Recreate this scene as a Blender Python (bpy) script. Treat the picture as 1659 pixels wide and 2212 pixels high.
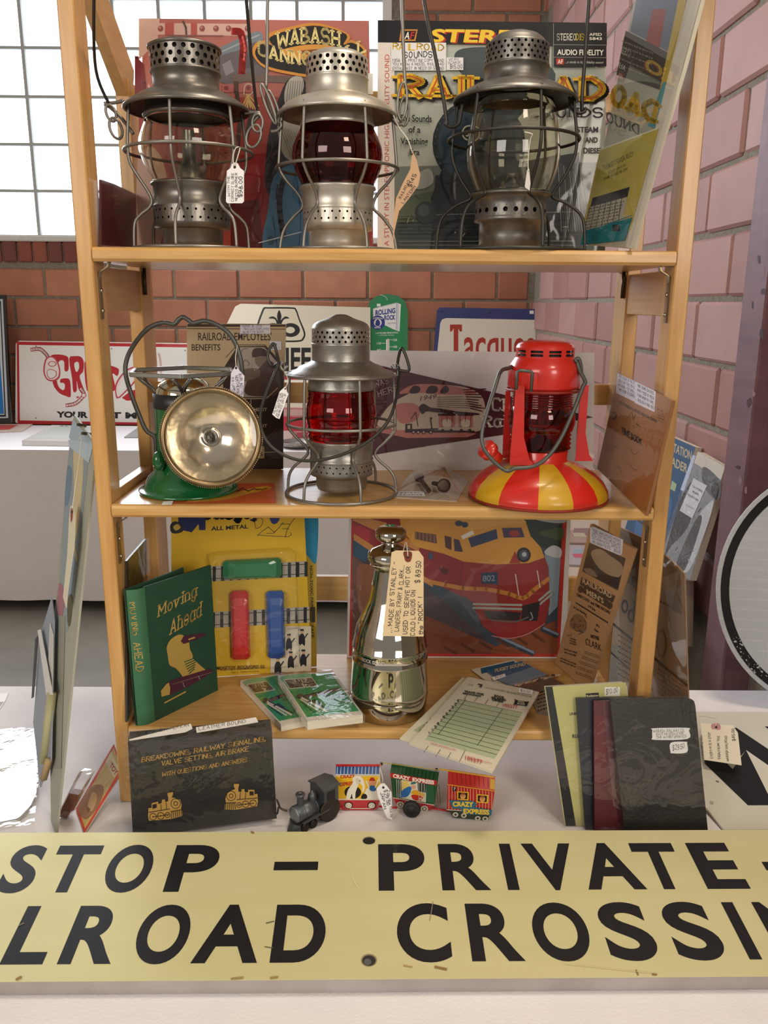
import bpy, bmesh, math, random
from mathutils import Vector, Matrix
R = random.Random(7)
SC = bpy.context.scene
COL = SC.collection
for o in list(bpy.data.objects):
    bpy.data.objects.remove(o)

# ---------------------------------------------------------------- camera
F_PX, CX, CY = 1791.6, 829.5, 1106.0
PIT, YAW, ROLL = .2471, .00362, .00729
CAM = Vector((-.0025, -1.08, .7156))
_fw = Vector((math.sin(YAW)*math.cos(PIT), math.cos(YAW)*math.cos(PIT), -math.sin(PIT)))
_r0 = Vector((math.cos(YAW), -math.sin(YAW), 0)); _u0 = _r0.cross(_fw)
_r = _r0*math.cos(ROLL)+_u0*math.sin(ROLL); _u = _u0*math.cos(ROLL)-_r0*math.sin(ROLL)
cd = bpy.data.cameras.new('camera'); cam = bpy.data.objects.new('camera', cd); COL.objects.link(cam)
cam.matrix_world = Matrix(((_r.x, _u.x, -_fw.x, CAM.x), (_r.y, _u.y, -_fw.y, CAM.y), (_r.z, _u.z, -_fw.z, CAM.z), (0, 0, 0, 1)))
cd.sensor_fit = 'HORIZONTAL'; cd.sensor_width = 36; cd.lens = 36*F_PX/1659
cd.clip_start = .01; cd.clip_end = 60
SC.camera = cam

# ---------------------------------------------------------------- light and exposure
w = bpy.data.worlds.new('world'); SC.world = w; w.use_nodes = True
bg = w.node_tree.nodes['Background']; bg.inputs[0].default_value = (1.0, .93, .86, 1); bg.inputs[1].default_value = .32
def area(name, loc, to, size, power, col):
    l = bpy.data.lights.new(name, 'AREA'); l.shape = 'RECTANGLE'; l.size, l.size_y = size; l.energy = power; l.color = col
    o = bpy.data.objects.new(name, l); COL.objects.link(o); o.location = loc
    o.rotation_euler = (Vector(to)-Vector(loc)).to_track_quat('-Z', 'Y').to_euler()
    return o
area('ceiling_lamp', (.45, .02, 2.7), (.1, -.05, 0), (.5, .5), 26, (1, .84, .66))
area('ceiling_lamp', (1.0, -1.9, 2.6), (0, .1, .3), (.5, .5), 16, (1, .82, .62))
area('front_fill', (1.9, -3.5, 1.5), (0, .1, .5), (1.6, 1.2), 62, (1, .9, .8))  # added fill for the viewer-facing sides, standing in for a bright hall behind
area('front_fill', (-2.3, -3.2, 1.6), (0, .1, .5), (1.6, 1.2), 52, (1, .94, .88))  # added companion fill from the left, no source seen there
area('window_daylight', (-1.9, 3.3, 1.75), (.0, .2, .2), (1.9, .9), 66, (.88, .93, 1))
SC.view_settings.view_transform = 'Standard'; SC.view_settings.look = 'None'
SC.view_settings.exposure = 0.0; SC.view_settings.gamma = 1; SC.view_settings.use_curve_mapping = False
WINDOW_GLOW = 2.6
SC.cycles.use_denoising = True
SC.cycles.max_bounces = 12; SC.cycles.transparent_max_bounces = 24; SC.cycles.transmission_bounces = 10; SC.cycles.glossy_bounces = 5
SC.cycles.caustics_reflective = False; SC.cycles.caustics_refractive = False; SC.cycles.sample_clamp_indirect = 4

# ---------------------------------------------------------------- geometry of the view: where a sight line meets a real plane
def ray(x, y): return _fw + _r*((x-CX)/F_PX) - _u*((y-CY)/F_PX)
def hit(x, y, o, n):
    d = ray(x, y); o = Vector(o); n = Vector(n)
    return CAM + d*((o-CAM).dot(n)/d.dot(n))
def onY(x, y, Y): return hit(x, y, (0, Y, 0), (0, 1, 0))
def onZ(x, y, Z): return hit(x, y, (0, 0, Z), (0, 0, 1))
def onX(x, y, X): return hit(x, y, (X, 0, 0), (1, 0, 0))

# ---------------------------------------------------------------- materials (all procedural)
def srgb(c):
    if isinstance(c, str):
        c = c.lstrip('#'); c = [int(c[i:i+2], 16)/255 for i in (0, 2, 4)]
    return tuple(v/12.92 if v <= .04045 else ((v+.055)/1.055)**2.4 for v in c)+(1,)
M = {}
def mat(name, col, rough=.5, metal=0, trans=0, ior=1.5, coat=0, emit=0, noise=None, bump=None, spec=.5, alpha=1, coatr=.05):
    if name in M: return M[name]
    m = bpy.data.materials.new(name); m.use_nodes = True; nt = m.node_tree; b = nt.nodes['Principled BSDF']
    c = srgb(col); b.inputs['Base Color'].default_value = c; b.inputs['Roughness'].default_value = rough
    b.inputs['Metallic'].default_value = metal; b.inputs['Transmission Weight'].default_value = trans; b.inputs['IOR'].default_value = ior
    b.inputs['Coat Weight'].default_value = coat; b.inputs['Coat Roughness'].default_value = coatr; b.inputs['Specular IOR Level'].default_value = spec
    if emit: b.inputs['Emission Color'].default_value = c; b.inputs['Emission Strength'].default_value = emit
    if noise:        # (second colour, scale, contrast low, contrast high, stretch)
        c2, sc, lo, hi, st = noise
        tc = nt.nodes.new('ShaderNodeTexCoord'); mp = nt.nodes.new('ShaderNodeMapping'); mp.inputs['Scale'].default_value = st
        nz = nt.nodes.new('ShaderNodeTexNoise'); nz.inputs['Scale'].default_value = sc; nz.inputs['Detail'].default_value = 6
        rp = nt.nodes.new('ShaderNodeValToRGB'); rp.color_ramp.elements[0].position = lo; rp.color_ramp.elements[1].position = hi
        rp.color_ramp.elements[0].color = c; rp.color_ramp.elements[1].color = srgb(c2)
        nt.links.new(tc.outputs['Object'], mp.inputs[0]); nt.links.new(mp.outputs[0], nz.inputs['Vector'])
        nt.links.new(nz.outputs['Fac'], rp.inputs[0]); nt.links.new(rp.outputs[0], b.inputs['Base Color'])
    if bump:         # (scale, strength, stretch)
        tc = nt.nodes.new('ShaderNodeTexCoord'); mp = nt.nodes.new('ShaderNodeMapping'); mp.inputs['Scale'].default_value = bump[2] if len(bump) > 2 else (1, 1, 1)
        nz = nt.nodes.new('ShaderNodeTexNoise'); nz.inputs['Scale'].default_value = bump[0]; nz.inputs['Detail'].default_value = 4
        bp = nt.nodes.new('ShaderNodeBump'); bp.inputs['Strength'].default_value = bump[1]; bp.inputs['Distance'].default_value = .01
        nt.links.new(tc.outputs['Object'], mp.inputs[0]); nt.links.new(mp.outputs[0], nz.inputs['Vector'])
        nt.links.new(nz.outputs['Fac'], bp.inputs['Height']); nt.links.new(bp.outputs[0], b.inputs['Normal'])
    M[name] = m
    return m
def print_mat(name, rough, coat=0, spec=.5):
    m = mat(name, '#ffffff', rough, coat=coat, spec=spec); nt = m.node_tree
    a = nt.nodes.new('ShaderNodeAttribute'); a.attribute_name = 'ink'
    nt.links.new(a.outputs['Color'], nt.nodes['Principled BSDF'].inputs['Base Color'])
    return m
def sleeve_mat(name, rough, bumpscale, bumpstr, amount=1.0, tint='#ffffff', base=.0):
    m = bpy.data.materials.new(name); m.use_nodes = True; nt = m.node_tree; nt.nodes.clear()
    out = nt.nodes.new('ShaderNodeOutputMaterial'); mx = nt.nodes.new('ShaderNodeMixShader'); tr = nt.nodes.new('ShaderNodeBsdfTransparent')
    gl = nt.nodes.new('ShaderNodeBsdfGlossy'); gl.inputs['Roughness'].default_value = rough; tr.inputs[0].default_value = srgb(tint)
    fr = nt.nodes.new('ShaderNodeFresnel'); ge = nt.nodes.new('ShaderNodeNewGeometry'); ir = nt.nodes.new('ShaderNodeMapRange')     # same reflection from either side of the film
    ir.inputs['To Min'].default_value = 1.45; ir.inputs['To Max'].default_value = 1/1.45; nt.links.new(ge.outputs['Backfacing'], ir.inputs[0]); nt.links.new(ir.outputs[0], fr.inputs['IOR'])
    mu = nt.nodes.new('ShaderNodeMath'); mu.operation = 'MULTIPLY_ADD'; mu.inputs[1].default_value = amount; mu.inputs[2].default_value = base
    tc = nt.nodes.new('ShaderNodeTexCoord'); nz = nt.nodes.new('ShaderNodeTexNoise'); nz.inputs['Scale'].default_value = bumpscale; nz.inputs['Detail'].default_value = 2
    nz.inputs['Distortion'].default_value = 1.5
    bp = nt.nodes.new('ShaderNodeBump'); bp.inputs['Strength'].default_value = bumpstr; bp.inputs['Distance'].default_value = .01
    L = nt.links.new
    L(tc.outputs['Object'], nz.inputs['Vector']); L(nz.outputs['Fac'], bp.inputs['Height'])
    L(bp.outputs[0], gl.inputs['Normal']); L(bp.outputs[0], fr.inputs['Normal'])
    L(fr.outputs[0], mu.inputs[0]); L(mu.outputs[0], mx.inputs[0]); L(tr.outputs[0], mx.inputs[1]); L(gl.outputs[0], mx.inputs[2]); L(mx.outputs[0], out.inputs[0])
    M[name] = m
    return m
def wood_mat(name, c1, c2, axis, rough=.32, coat=.25):
    st = {'x': (2.2, 26, 26), 'y': (26, 2.2, 26), 'z': (26, 26, 2.2)}[axis]
    m = mat(name, c1, rough, coat=coat, noise=(c2, 5, .3, .72, st), coatr=.12)
    return m
wood_x = wood_mat('maple_along_x', '#c0904f', '#d3aa69', 'x')
wood_y = wood_mat('maple_along_y', '#b8884c', '#c99d60', 'y')
wood_z = wood_mat('maple_along_z', '#be8c4d', '#d1a463', 'z')
ink = print_mat('printed_paper', .6, spec=.3)
inkg = print_mat('printed_gloss', .42, .08, .3)
sleeve = sleeve_mat('clear_sleeve', .05, 9, .2, 1.0)
sleeve_w = sleeve_mat('wrinkled_sleeve', .05, 17, .32, 1.6)
acrylic = sleeve_mat('stiff_clear_sleeve', .02, 3, .05, 1.7)
blister_m = sleeve_mat('blister_plastic', .05, 16, .4, 1.8)
def brick_mat(name, cols, vary=.12):
    m = bpy.data.materials.new(name); m.use_nodes = True; nt = m.node_tree; b = nt.nodes['Principled BSDF']; L = nt.links.new
    oi = nt.nodes.new('ShaderNodeObjectInfo'); rp = nt.nodes.new('ShaderNodeValToRGB')
    el = rp.color_ramp.elements
    while len(el) < len(cols): el.new(.5)
    for i, c in enumerate(cols): el[i].position = i/(len(cols)-1); el[i].color = srgb(c)
    L(oi.outputs['Random'], rp.inputs[0])
    tc = nt.nodes.new('ShaderNodeTexCoord'); va = nt.nodes.new('ShaderNodeVectorMath'); va.operation = 'ADD'
    sc = nt.nodes.new('ShaderNodeVectorMath'); sc.operation = 'SCALE'; sc.inputs['Scale'].default_value = 37
    co = nt.nodes.new('ShaderNodeCombineXYZ'); L(oi.outputs['Random'], co.inputs[0]); L(oi.outputs['Random'], co.inputs[1]); L(co.outputs[0], sc.inputs[0])
    L(tc.outputs['Object'], va.inputs[0]); L(sc.outputs[0], va.inputs[1])
    nz = nt.nodes.new('ShaderNodeTexNoise'); nz.inputs['Scale'].default_value = 9; nz.inputs['Detail'].default_value = 8; L(va.outputs[0], nz.inputs['Vector'])
    mr = nt.nodes.new('ShaderNodeMapRange'); mr.inputs['From Min'].default_value = .25; mr.inputs['From Max'].default_value = .75
    mr.inputs['To Min'].default_value = 1-vary; mr.inputs['To Max'].default_value = 1+vary; L(nz.outputs['Fac'], mr.inputs[0])
    mu = nt.nodes.new('ShaderNodeVectorMath'); mu.operation = 'SCALE'; L(rp.outputs[0], mu.inputs[0]); L(mr.outputs[0], mu.inputs['Scale'])
    L(mu.outputs[0], b.inputs['Base Color']); b.inputs['Roughness'].default_value = .62
    bp = nt.nodes.new('ShaderNodeBump'); bp.inputs['Strength'].default_value = .15; bp.inputs['Distance'].default_value = .004; L(nz.outputs['Fac'], bp.inputs['Height']); L(bp.outputs[0], b.inputs['Normal'])
    M[name] = m
    return m
brick_back = brick_mat('brick_orange_red', ['#a56c51', '#b5795b', '#ad7257', '#9b614a', '#bc8364'])
brick_dark = brick_mat('brick_rowlock', ['#8c4a38', '#7a4038', '#9a5540', '#6d3c34'])
brick_right = brick_mat('brick_pink_red', ['#a67c76', '#ae847e', '#a1756f', '#9a6d67', '#b18b86'], .08)
mortar = mat('mortar', '#938b7c', .9, noise=('#7d7568', 60, .3, .7, (1, 1, 1)), bump=(120, .6))
paper = mat('paper_edge', '#e4dccb', .8, noise=('#cfc5b0', 40, .3, .7, (1, 1, 30)))
white_m = mat('white_card', '#f0eeea', .6)
cloth = mat('white_tablecloth', '#e9e6e6', .85, noise=('#e2dfe0', 14, .3, .7, (1, 1, 1)), bump=(260, .1))
cloth_b = mat('grey_white_tablecloth', '#d9d4d4', .85, bump=(12, .3))
galv = mat('dull_galvanised_metal', '#a09d96', .36, .75, noise=('#827f78', 30, .35, .7, (1, 1, 1)), bump=(90, .05))
galv_b = mat('silver_painted_metal', '#c6c1b5', .36, .65, noise=('#a89f8d', 35, .4, .75, (1, 1, 1)))
galv_c = mat('darkened_metal', '#85827c', .38, .75, noise=('#514d48', 32, .38, .7, (1, 1, 1)))
galv_a = mat('smoky_grey_metal', '#7c7770', .34, .75, noise=('#6a665f', 22, .35, .7, (1, 1, 1)))
wire = mat('grey_steel_wire', '#8a867e', .4, .7)
wire_d = mat('dark_steel_wire', '#45433f', .45, .75)
rust = mat('rusty_dark_metal', '#584a3e', .5, .7, noise=('#2f2823', 40, .35, .7, (1, 1, 1)))
glass_c = mat('clear_globe_glass', '#f4f1e6', .01, trans=1, ior=1.42)
glass_r = mat('dark_red_globe_glass', '#a00a22', .02, trans=1, ior=1.45)
glass_r2 = mat('red_lens_glass', '#d20f22', .02, trans=1, ior=1.45)
chrome = mat('chrome', '#bdb7ab', .05, 1)
black_m = mat('black_paint', '#16161a', .4)
dark_in = mat('dark_interior', '#1d1b19', .7)

# ---------------------------------------------------------------- mesh builder (world coordinates until linked)
def V3(*a): return Vector(a)
class MB:
    def __init__(s, T=None): s.v = []; s.f = []; s.sm = []; s.c = None; s.T = T
    def add(s, vs, fs, smooth=False, col=None):
        n = len(s.v)
        for p in vs:
            p = Vector(p); s.v.append(s.T @ p if s.T else p)
        s.f += [tuple(n+i for i in f) for f in fs]; s.sm += [smooth]*len(fs)
        if col is not None:
            s.c = s.c or []; s.c += [col]*len(vs)
        return s
    def obox(s, o, a, b, c, bev=0):        # corner o, edge vectors a b c ; optional small bevel
        o, a, b, c = map(Vector, (o, a, b, c))
        if bev <= 0:
            vs = [o, o+a, o+a+b, o+b, o+c, o+a+c, o+a+b+c, o+b+c]
            return s.add(vs, [(0, 3, 2, 1), (4, 5, 6, 7), (0, 1, 5, 4), (1, 2, 6, 5), (2, 3, 7, 6), (3, 0, 4, 7)])
        ia, ib, ic = a.normalized()*bev, b.normalized()*bev, c.normalized()*bev
        vs = []
        for sx in (0, 1):
            for sy in (0, 1):
                for sz in (0, 1):
                    p = o+a*sx+b*sy+c*sz; da = ia if not sx else -ia; db = ib if not sy else -ib; dc = ic if not sz else -ic
                    vs += [p+db+dc, p+da+dc, p+da+db]
        k = lambda x, y, z, i: ((x*2+y)*2+z)*3+i
        fs = []
        for sgn in (0, 1):
            fs.append((k(sgn, 0, 0, 0), k(sgn, 1, 0, 0), k(sgn, 1, 1, 0), k(sgn, 0, 1, 0)))
            fs.append((k(0, sgn, 0, 1), k(1, sgn, 0, 1), k(1, sgn, 1, 1), k(0, sgn, 1, 1)))
            fs.append((k(0, 0, sgn, 2), k(1, 0, sgn, 2), k(1, 1, sgn, 2), k(0, 1, sgn, 2)))
            for t in (0, 1):
                fs.append((k(0, sgn, t, 1), k(1, sgn, t, 1), k(1, sgn, t, 2), k(0, sgn, t, 2)))
                fs.append((k(sgn, 0, t, 0), k(sgn, 1, t, 0), k(sgn, 1, t, 2), k(sgn, 0, t, 2)))
                fs.append((k(sgn, t, 0, 0), k(sgn, t, 1, 0), k(sgn, t, 1, 1), k(sgn, t, 0, 1)))
        for x in (0, 1):
            for y in (0, 1):
                for z in (0, 1): fs.append((k(x, y, z, 0), k(x, y, z, 1), k(x, y, z, 2)))
        return s.add(vs, fs)
    def box(s, x0, x1, y0, y1, z0, z1, bev=0): return s.obox((x0, y0, z0), (x1-x0, 0, 0), (0, y1-y0, 0), (0, 0, z1-z0), bev)
    def tube(s, pts, r, n=8, closed=False, smooth=True, rs=None):
        pts = [Vector(p) for p in pts]; N = len(pts); vs = []; up = None
        for i, p in enumerate(pts):
            if closed: t = pts[(i+1) % N]-pts[i-1]
            else: t = pts[min(i+1, N-1)]-pts[max(i-1, 0)]
            t = t.normalized() if t.length > 1e-9 else Vector((0, 0, 1))
            if up is None: up = Vector((0, 0, 1)) if abs(t.z) < .9 else Vector((1, 0, 0))
            a = t.cross(up); a = a.normalized() if a.length > 1e-6 else t.orthogonal().normalized()
            b = a.cross(t).normalized(); up = b; rr = rs[i] if rs else r
            vs += [p+(a*math.cos(2*math.pi*k/n)+b*math.sin(2*math.pi*k/n))*rr for k in range(n)]
        fs = []
        for i in range(N if closed else N-1):
            j = (i+1) % N
            fs += [(i*n+k, i*n+(k+1) % n, j*n+(k+1) % n, j*n+k) for k in range(n)]
        if not closed: fs += [tuple(range(n-1, -1, -1)), tuple((N-1)*n+k for k in range(n))]
        return s.add(vs, fs, smooth)
    def lathe(s, prof, n=48, ctr=(0, 0, 0), caps=True, smooth=True):   # prof [(r,z)]
        c = Vector(ctr); vs = []; fs = []; m = len(prof)
        for r, z in prof: vs += [c+V3(r*math.cos(2*math.pi*k/n), r*math.sin(2*math.pi*k/n), z) for k in range(n)]
        for i in range(m-1): fs += [(i*n+k, i*n+(k+1) % n, (i+1)*n+(k+1) % n, (i+1)*n+k) for k in range(n)]
        s.add(vs, fs, smooth)
        if caps:
            for (r, z) in (prof[0], prof[-1]):
                if r > 1e-5: s.add([c+V3(r*math.cos(2*math.pi*k/n), r*math.sin(2*math.pi*k/n), z) for k in range(n)], [tuple(range(n))])
        return s
    def perforated(s, r0, z0, r1, z1, rows, cols, hole=.33, hn=8):   # drum wall with real staggered holes
        for j in range(rows):
            za, zb = z0+(z1-z0)*j/rows, z0+(z1-z0)*(j+1)/rows; ra, rb = r0+(r1-r0)*j/rows, r0+(r1-r0)*(j+1)/rows
            for i in range(cols):
                a0 = 2*math.pi*(i+.5*(j % 2))/cols; da = 2*math.pi/cols
                def P(u, v):
                    r = ra+(rb-ra)*v; a = a0+da*u
                    return V3(r*math.cos(a), r*math.sin(a), za+(zb-za)*v)
                vs = []; asp = abs(zb-za)/(da*ra)
                hu, hv = (hole, hole/asp) if asp > 1 else (hole*asp, hole)
                for k in range(hn):
                    t = 2*math.pi*k/hn; ct, st = math.cos(t), math.sin(t); q = .5/max(abs(ct), abs(st))
                    vs.append(P(.5+ct*q, .5+st*q)); vs.append(P(.5+ct*hu, .5+st*hv))
                s.add(vs, [(2*k, 2*((k+1) % hn), 2*((k+1) % hn)+1, 2*k+1) for k in range(hn)])
        return s
    def prism(s, pts, d, smooth=False):       # polygon pts (3D, planar) extruded by vector d
        pts = [Vector(p) for p in pts]; d = Vector(d); n = len(pts)
        return s.add(pts+[p+d for p in pts], [tuple(range(n)), tuple(range(2*n-1, n-1, -1))]+[(i, (i+1) % n, n+(i+1) % n, n+i) for i in range(n)])
    def sphere(s, c, r, nu=16, nv=10, sc=(1, 1, 1)):
        prof = []
        c = Vector(c); vs = []; fs = []
        for j in range(nv+1):
            t = math.pi*j/nv
            vs += [c+V3(r*sc[0]*math.sin(t)*math.cos(2*math.pi*k/nu), r*sc[1]*math.sin(t)*math.sin(2*math.pi*k/nu), -r*sc[2]*math.cos(t)) for k in range(nu)]
        for j in range(nv): fs += [(j*nu+k, j*nu+(k+1) % nu, (j+1)*nu+(k+1) % nu, (j+1)*nu+k) for k in range(nu)]
        return s.add(vs, fs, True)
def smooth_path(pts, k=6, closed=False):
    pts = [Vector(p) for p in pts]; n = len(pts); out = []
    for i in range(n if closed else n-1):
        g = (lambda j: pts[j % n]) if closed else (lambda j: pts[max(0, min(n-1, j))])
        a, b, c, d = g(i-1), g(i), g(i+1), g(i+2)
        for q in range(k):
            t = q/k
            out.append(.5*((2*b)+(c-a)*t+(2*a-5*b+4*c-d)*t*t+(3*b-a-3*c+d)*t**3))
    if not closed: out.append(pts[-1])
    return out
def wloc(o):
    p = Vector((0, 0, 0))
    while o is not None: p = p+Vector(o.location); o = o.parent
    return p
def mesh_of(name, mb, m, off):
    me = bpy.data.meshes.new(name); me.from_pydata([tuple(p-off) for p in mb.v], [], mb.f); me.polygons.foreach_set('use_smooth', mb.sm)
    if mb.c:
        a = me.attributes.new('ink', 'FLOAT_COLOR', 'POINT'); a.data.foreach_set('color', [x for c in mb.c for x in c])
    if m: me.materials.append(m)
    me.validate(); me.update()
    bm = bmesh.new(); bm.from_mesh(me); bmesh.ops.recalc_face_normals(bm, faces=bm.faces); bm.to_mesh(me); bm.free()
    return me
def part(name, mb, m, parent, label=None, kind=None):
    off = wloc(parent) if parent else Vector((0, 0, 0))
    o = bpy.data.objects.new(name, mesh_of(name, mb, m, off)); COL.objects.link(o); o.parent = parent
    if label: o['label'] = label
    if kind: o['kind'] = kind
    return o
def thing(name, label, cat, loc, group=None):
    o = bpy.data.objects.new(name, None); COL.objects.link(o); o.location = loc; o.empty_display_size = .02
    o['label'] = label; o['category'] = cat
    if group: o['group'] = group
    return o
def solo(name, mb, m, label, cat, loc, group=None):      # a thing that is a single mesh
    loc = Vector(loc); o = bpy.data.objects.new(name, mesh_of(name, mb, m, loc)); COL.objects.link(o); o.location = loc
    o['label'] = label; o['category'] = cat
    if group: o['group'] = group
    return o
def struct(name, mb, m, label=None):
    o = part(name, mb, m, None); o['kind'] = 'structure'
    if label: o['label'] = label
    return o

# ---------------------------------------------------------------- lettering
_tc = {}
def text_mesh(s, bold):
    k = (s, bold)
    if k not in _tc:
        c = bpy.data.curves.new('t', 'FONT'); c.body = s; c.size = 1; c.offset = bold; c.resolution_u = 3 if len(s) > 1 else 9; c.fill_mode = 'FRONT'
        o = bpy.data.objects.new('t', c); me = bpy.data.meshes.new_from_object(o)
        vs = [(v.co.x, v.co.y) for v in me.vertices]; fs = [tuple(p.vertices) for p in me.polygons]
        bpy.data.objects.remove(o); bpy.data.curves.remove(c); bpy.data.meshes.remove(me)
        x0 = min((v[0] for v in vs), default=0); x1 = max((v[0] for v in vs), default=1)
        _tc[k] = ([((x-x0)/max(x1-x0, 1e-6), y/.727) for x, y in vs], fs)
    return _tc[k]
GL = {'A': (4, '00 26 40;12 32'), 'B': (4, '00 06;06 26;~26 35 34 23;23 03;~23 42 41 20;20 00'), 'C': (4, '~45 36 16 05 01 10 30 41'), 'D': (4, '00 06;06 26;~26 44 42 20;20 00'),
 'E': (4, '00 06;06 46;03 33;00 40'), 'F': (4, '00 06;06 46;03 33'), 'G': (4, '~45 36 16 05 01 10 30 41;41 43 23'), 'H': (4, '00 06;40 46;03 43'), 'I': (1, '10 16'), 'J': (3, '36 31;~31 20 10 01'),
 'K': (4, '00 06;46 02;14 40'), 'L': (4, '06 00;00 40'), 'M': (5, '00 06;06 22 56;56 50'), 'N': (4, '00 06;06 40;40 46'), 'O': (4, '@'), 'P': (4, '00 06;06 26;~26 45 44 23;23 03'), 'Q': (4, '@;21 40'),
 'R': (4, '00 06;06 26;~26 45 44 23;23 03;23 40'), 'S': (4, '~45 36 16 05 04 13 33 42 41 30 10 01'), 'T': (4, '20 26;06 46'), 'U': (4, '06 02;~02 10 30 42;42 46'), 'V': (4, '06 20 46'),
 'W': (6, '06 10 34 50 66'), 'X': (4, '00 46;06 40'), 'Y': (4, '06 23 46;23 20'), 'Z': (4, '06 46 00 40'),
 '0': (4, '@'), '1': (2, '04 16 10'), '2': (4, '~05 16 36 45 44 00;00 40'), '3': (4, '~05 16 36 45 34 23;~23 42 41 30 10 01'), '4': (4, '30 36 02 42'), '5': (4, '46 06 03;~03 23 33 42 41 30 10 01'),
 '6': (4, '~46 26 04 01 10 30 41 42 33 13 02'), '7': (4, '06 46 10'), '8': (4, '~23 14 15 26 35 34 23 02 01 20 41 42 23'), '9': (4, '~44 33 13 04 05 16 36 45 42 20 00'), '$': (4, '~45 36 16 05 04 13 33 42 41 30 10 01;27 2z'),
 '.': (1, '10 11'), ',': (1, '11 0z'), '-': (3, '03 33'), "'": (1, '16 15'), '!': (1, '16 12;10 11'), '&': (4, '~40 15 26 35 01 10 43'), '/': (3, '00 36'), '"': (2, '06 05;16 15'), '(': (2, '~27 05 01 2z'), ')': (2, '~07 25 21 0z'),
 'a': (3, '30 34;~33 24 14 03 01 10 20 31'), 'c': (3, '~33 24 14 03 01 10 20 31'), 'd': (3, '30 36;~33 24 14 03 01 10 20 31'), 'e': (3, '02 32;~32 33 24 14 03 01 10 20 31'), 'g': (3, '34 30;~30 2y 1y 0z;~33 24 14 03 01 10 20 31'),
 'h': (3, '00 06;~03 14 24 33;33 30'), 'i': (1, '10 14;15 16'), 'l': (1, '10 16'), 'n': (3, '00 04;~03 14 24 33;33 30'), 'o': (3, '#'), 'r': (3, '00 04;~03 14 24'), 'v': (3, '04 10 34'), 'q': (3, '34 3y;~33 24 14 03 01 10 20 31'),
 'u': (3, '04 01;~01 10 20 31;34 30'), 's': (3, '~33 24 14 03 12 22 31 20 10 01'), 't': (2, '16 11;~11 20 30;04 34'), 'm': (5, '00 04;~03 14 24 33;33 30;~33 44 54 53;53 50'), 'k': (3, '00 06;34 01;12 30'), 'y': (3, '04 10;34 0y'), 'p': (3, '04 0y;~03 14 24 33 31 20 10 01'), 'b': (3, '06 00;~03 14 24 33 31 20 10 01'), 'f': (2, '~36 26 15 10;04 24'), 'w': (4, '04 10 23 30 44'), 'x': (3, '00 34;04 30'), 'z': (3, '04 34 00 30'), 'j': (1, '14 1z 0y')}
def glyph(ch):
    if ch not in GL: return (2, [])
    w_, d = GL[ch]; out = []
    for st in d.split(';'):
        if st in '@#':
            h = 3 if st == '@' else 2; rx = 2 if st == '@' else 1.5
            out.append(([(rx+rx*math.cos(t*math.pi/9+math.pi/2), h+h*math.sin(t*math.pi/9+math.pi/2)) for t in range(19)], False)); continue
        sm = st[0] == '~'; st = st.lstrip('~')
        pts = [(float(q[0]), {'z': -1., 'y': -2.}.get(q[1], None) if q[1] in 'zy' else float(q[1])) for q in st.split()]
        if sm: pts = [(p.x, p.y) for p in smooth_path([(x, y, 0) for x, y in pts], 4)]
        out.append((pts, not sm))
    return (w_, out)
def stroke_text(s, thick, serif=0, gap=1.6, jitter=0, rnd=None):
    """ribbons in a box: x 0..1 over the word, y in cap heights; thick and serif in cap-height/6 units"""
    polys = []; x = 0
    def seg(a, b, w_):
        dx, dy = b[0]-a[0], b[1]-a[1]; L = math.hypot(dx, dy)
        if L < 1e-6: return
        e = w_*.35; ux, uy = dx/L, dy/L; nx, ny = -uy*w_/2, ux*w_/2; a = (a[0]-ux*e, a[1]-uy*e); b = (b[0]+ux*e, b[1]+uy*e)
        polys.append([(a[0]+nx, a[1]+ny), (a[0]-nx, a[1]-ny), (b[0]-nx, b[1]-ny), (b[0]+nx, b[1]+ny)])
    for ch in s:
        if ch == ' ': x += 3; continue
        w_, sts = glyph(ch)
        jx, jy, sl = (rnd.uniform(-jitter, jitter), rnd.uniform(-jitter, jitter), rnd.uniform(-.1, .1)*jitter) if jitter else (0, 0, 0)
        for pts, straight in sts:
            pp = [(x+px+jx+sl*py, py+jy) for px, py in pts]
            for a, b in zip(pp, pp[1:]): seg(a, b, thick)
            if serif and straight:
                for (e, o) in ((pp[0], pp[1]), (pp[-1], pp[-2])):
                    if abs(e[1]-o[1]) > 1.2*abs(e[0]-o[0]) and (e[1] < .2 or abs(e[1]-6) < .2 or abs(e[1]-4) < .2 or e[1] < -1.5):
                        y = e[1]+(thick*.2 if e[1] < 3 else -thick*.2)
                        seg((e[0]-thick*.5-serif, y), (e[0]+thick*.5+serif, y), thick*.55)
        x += w_+gap
    tw = max(x-gap, 1)
    return [[(px/tw, py/6) for px, py in p] for p in polys]

# ---------------------------------------------------------------- flat faces: real planes that printing lies on
class Face:
    def __init__(s, O, U, N): s.O = Vector(O); s.U = Vector(U).normalized(); s.N = Vector(N).normalized(); s.V = s.N.cross(s.U).normalized(); s.zmin = None
    def uv(s, x, y): p = hit(x, y, s.O, s.N)-s.O; return (p.dot(s.U), p.dot(s.V))
    def at(s, u, v, n=0): return s.O+s.U*u+s.V*v+s.N*n
    def px(s, x, y, n=0): return s.at(*s.uv(x, y), n)
    def shift(s, n):
        f = Face(s.O+s.N*n, s.U, s.N); f.zmin = s.zmin; return f
def standing(bl, br, z, lean):          # face standing on height z between two sight lines, leaning back by degrees
    a, b = onZ(bl[0], bl[1], z), onZ(br[0], br[1], z); U = (b-a).normalized(); nh = U.cross(V3(0, 0, 1)); t = math.radians(lean)
    return Face(a, U, nh*math.cos(t)+V3(0, 0, 1)*math.sin(t))
def plane3(a, b, c): a, b, c = Vector(a), Vector(b), Vector(c); return Face(a, b-a, (b-a).cross(c-a))
def level(z, x=0, y=0): return Face((x, y, z), (1, 0, 0), (0, 0, 1))
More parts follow.
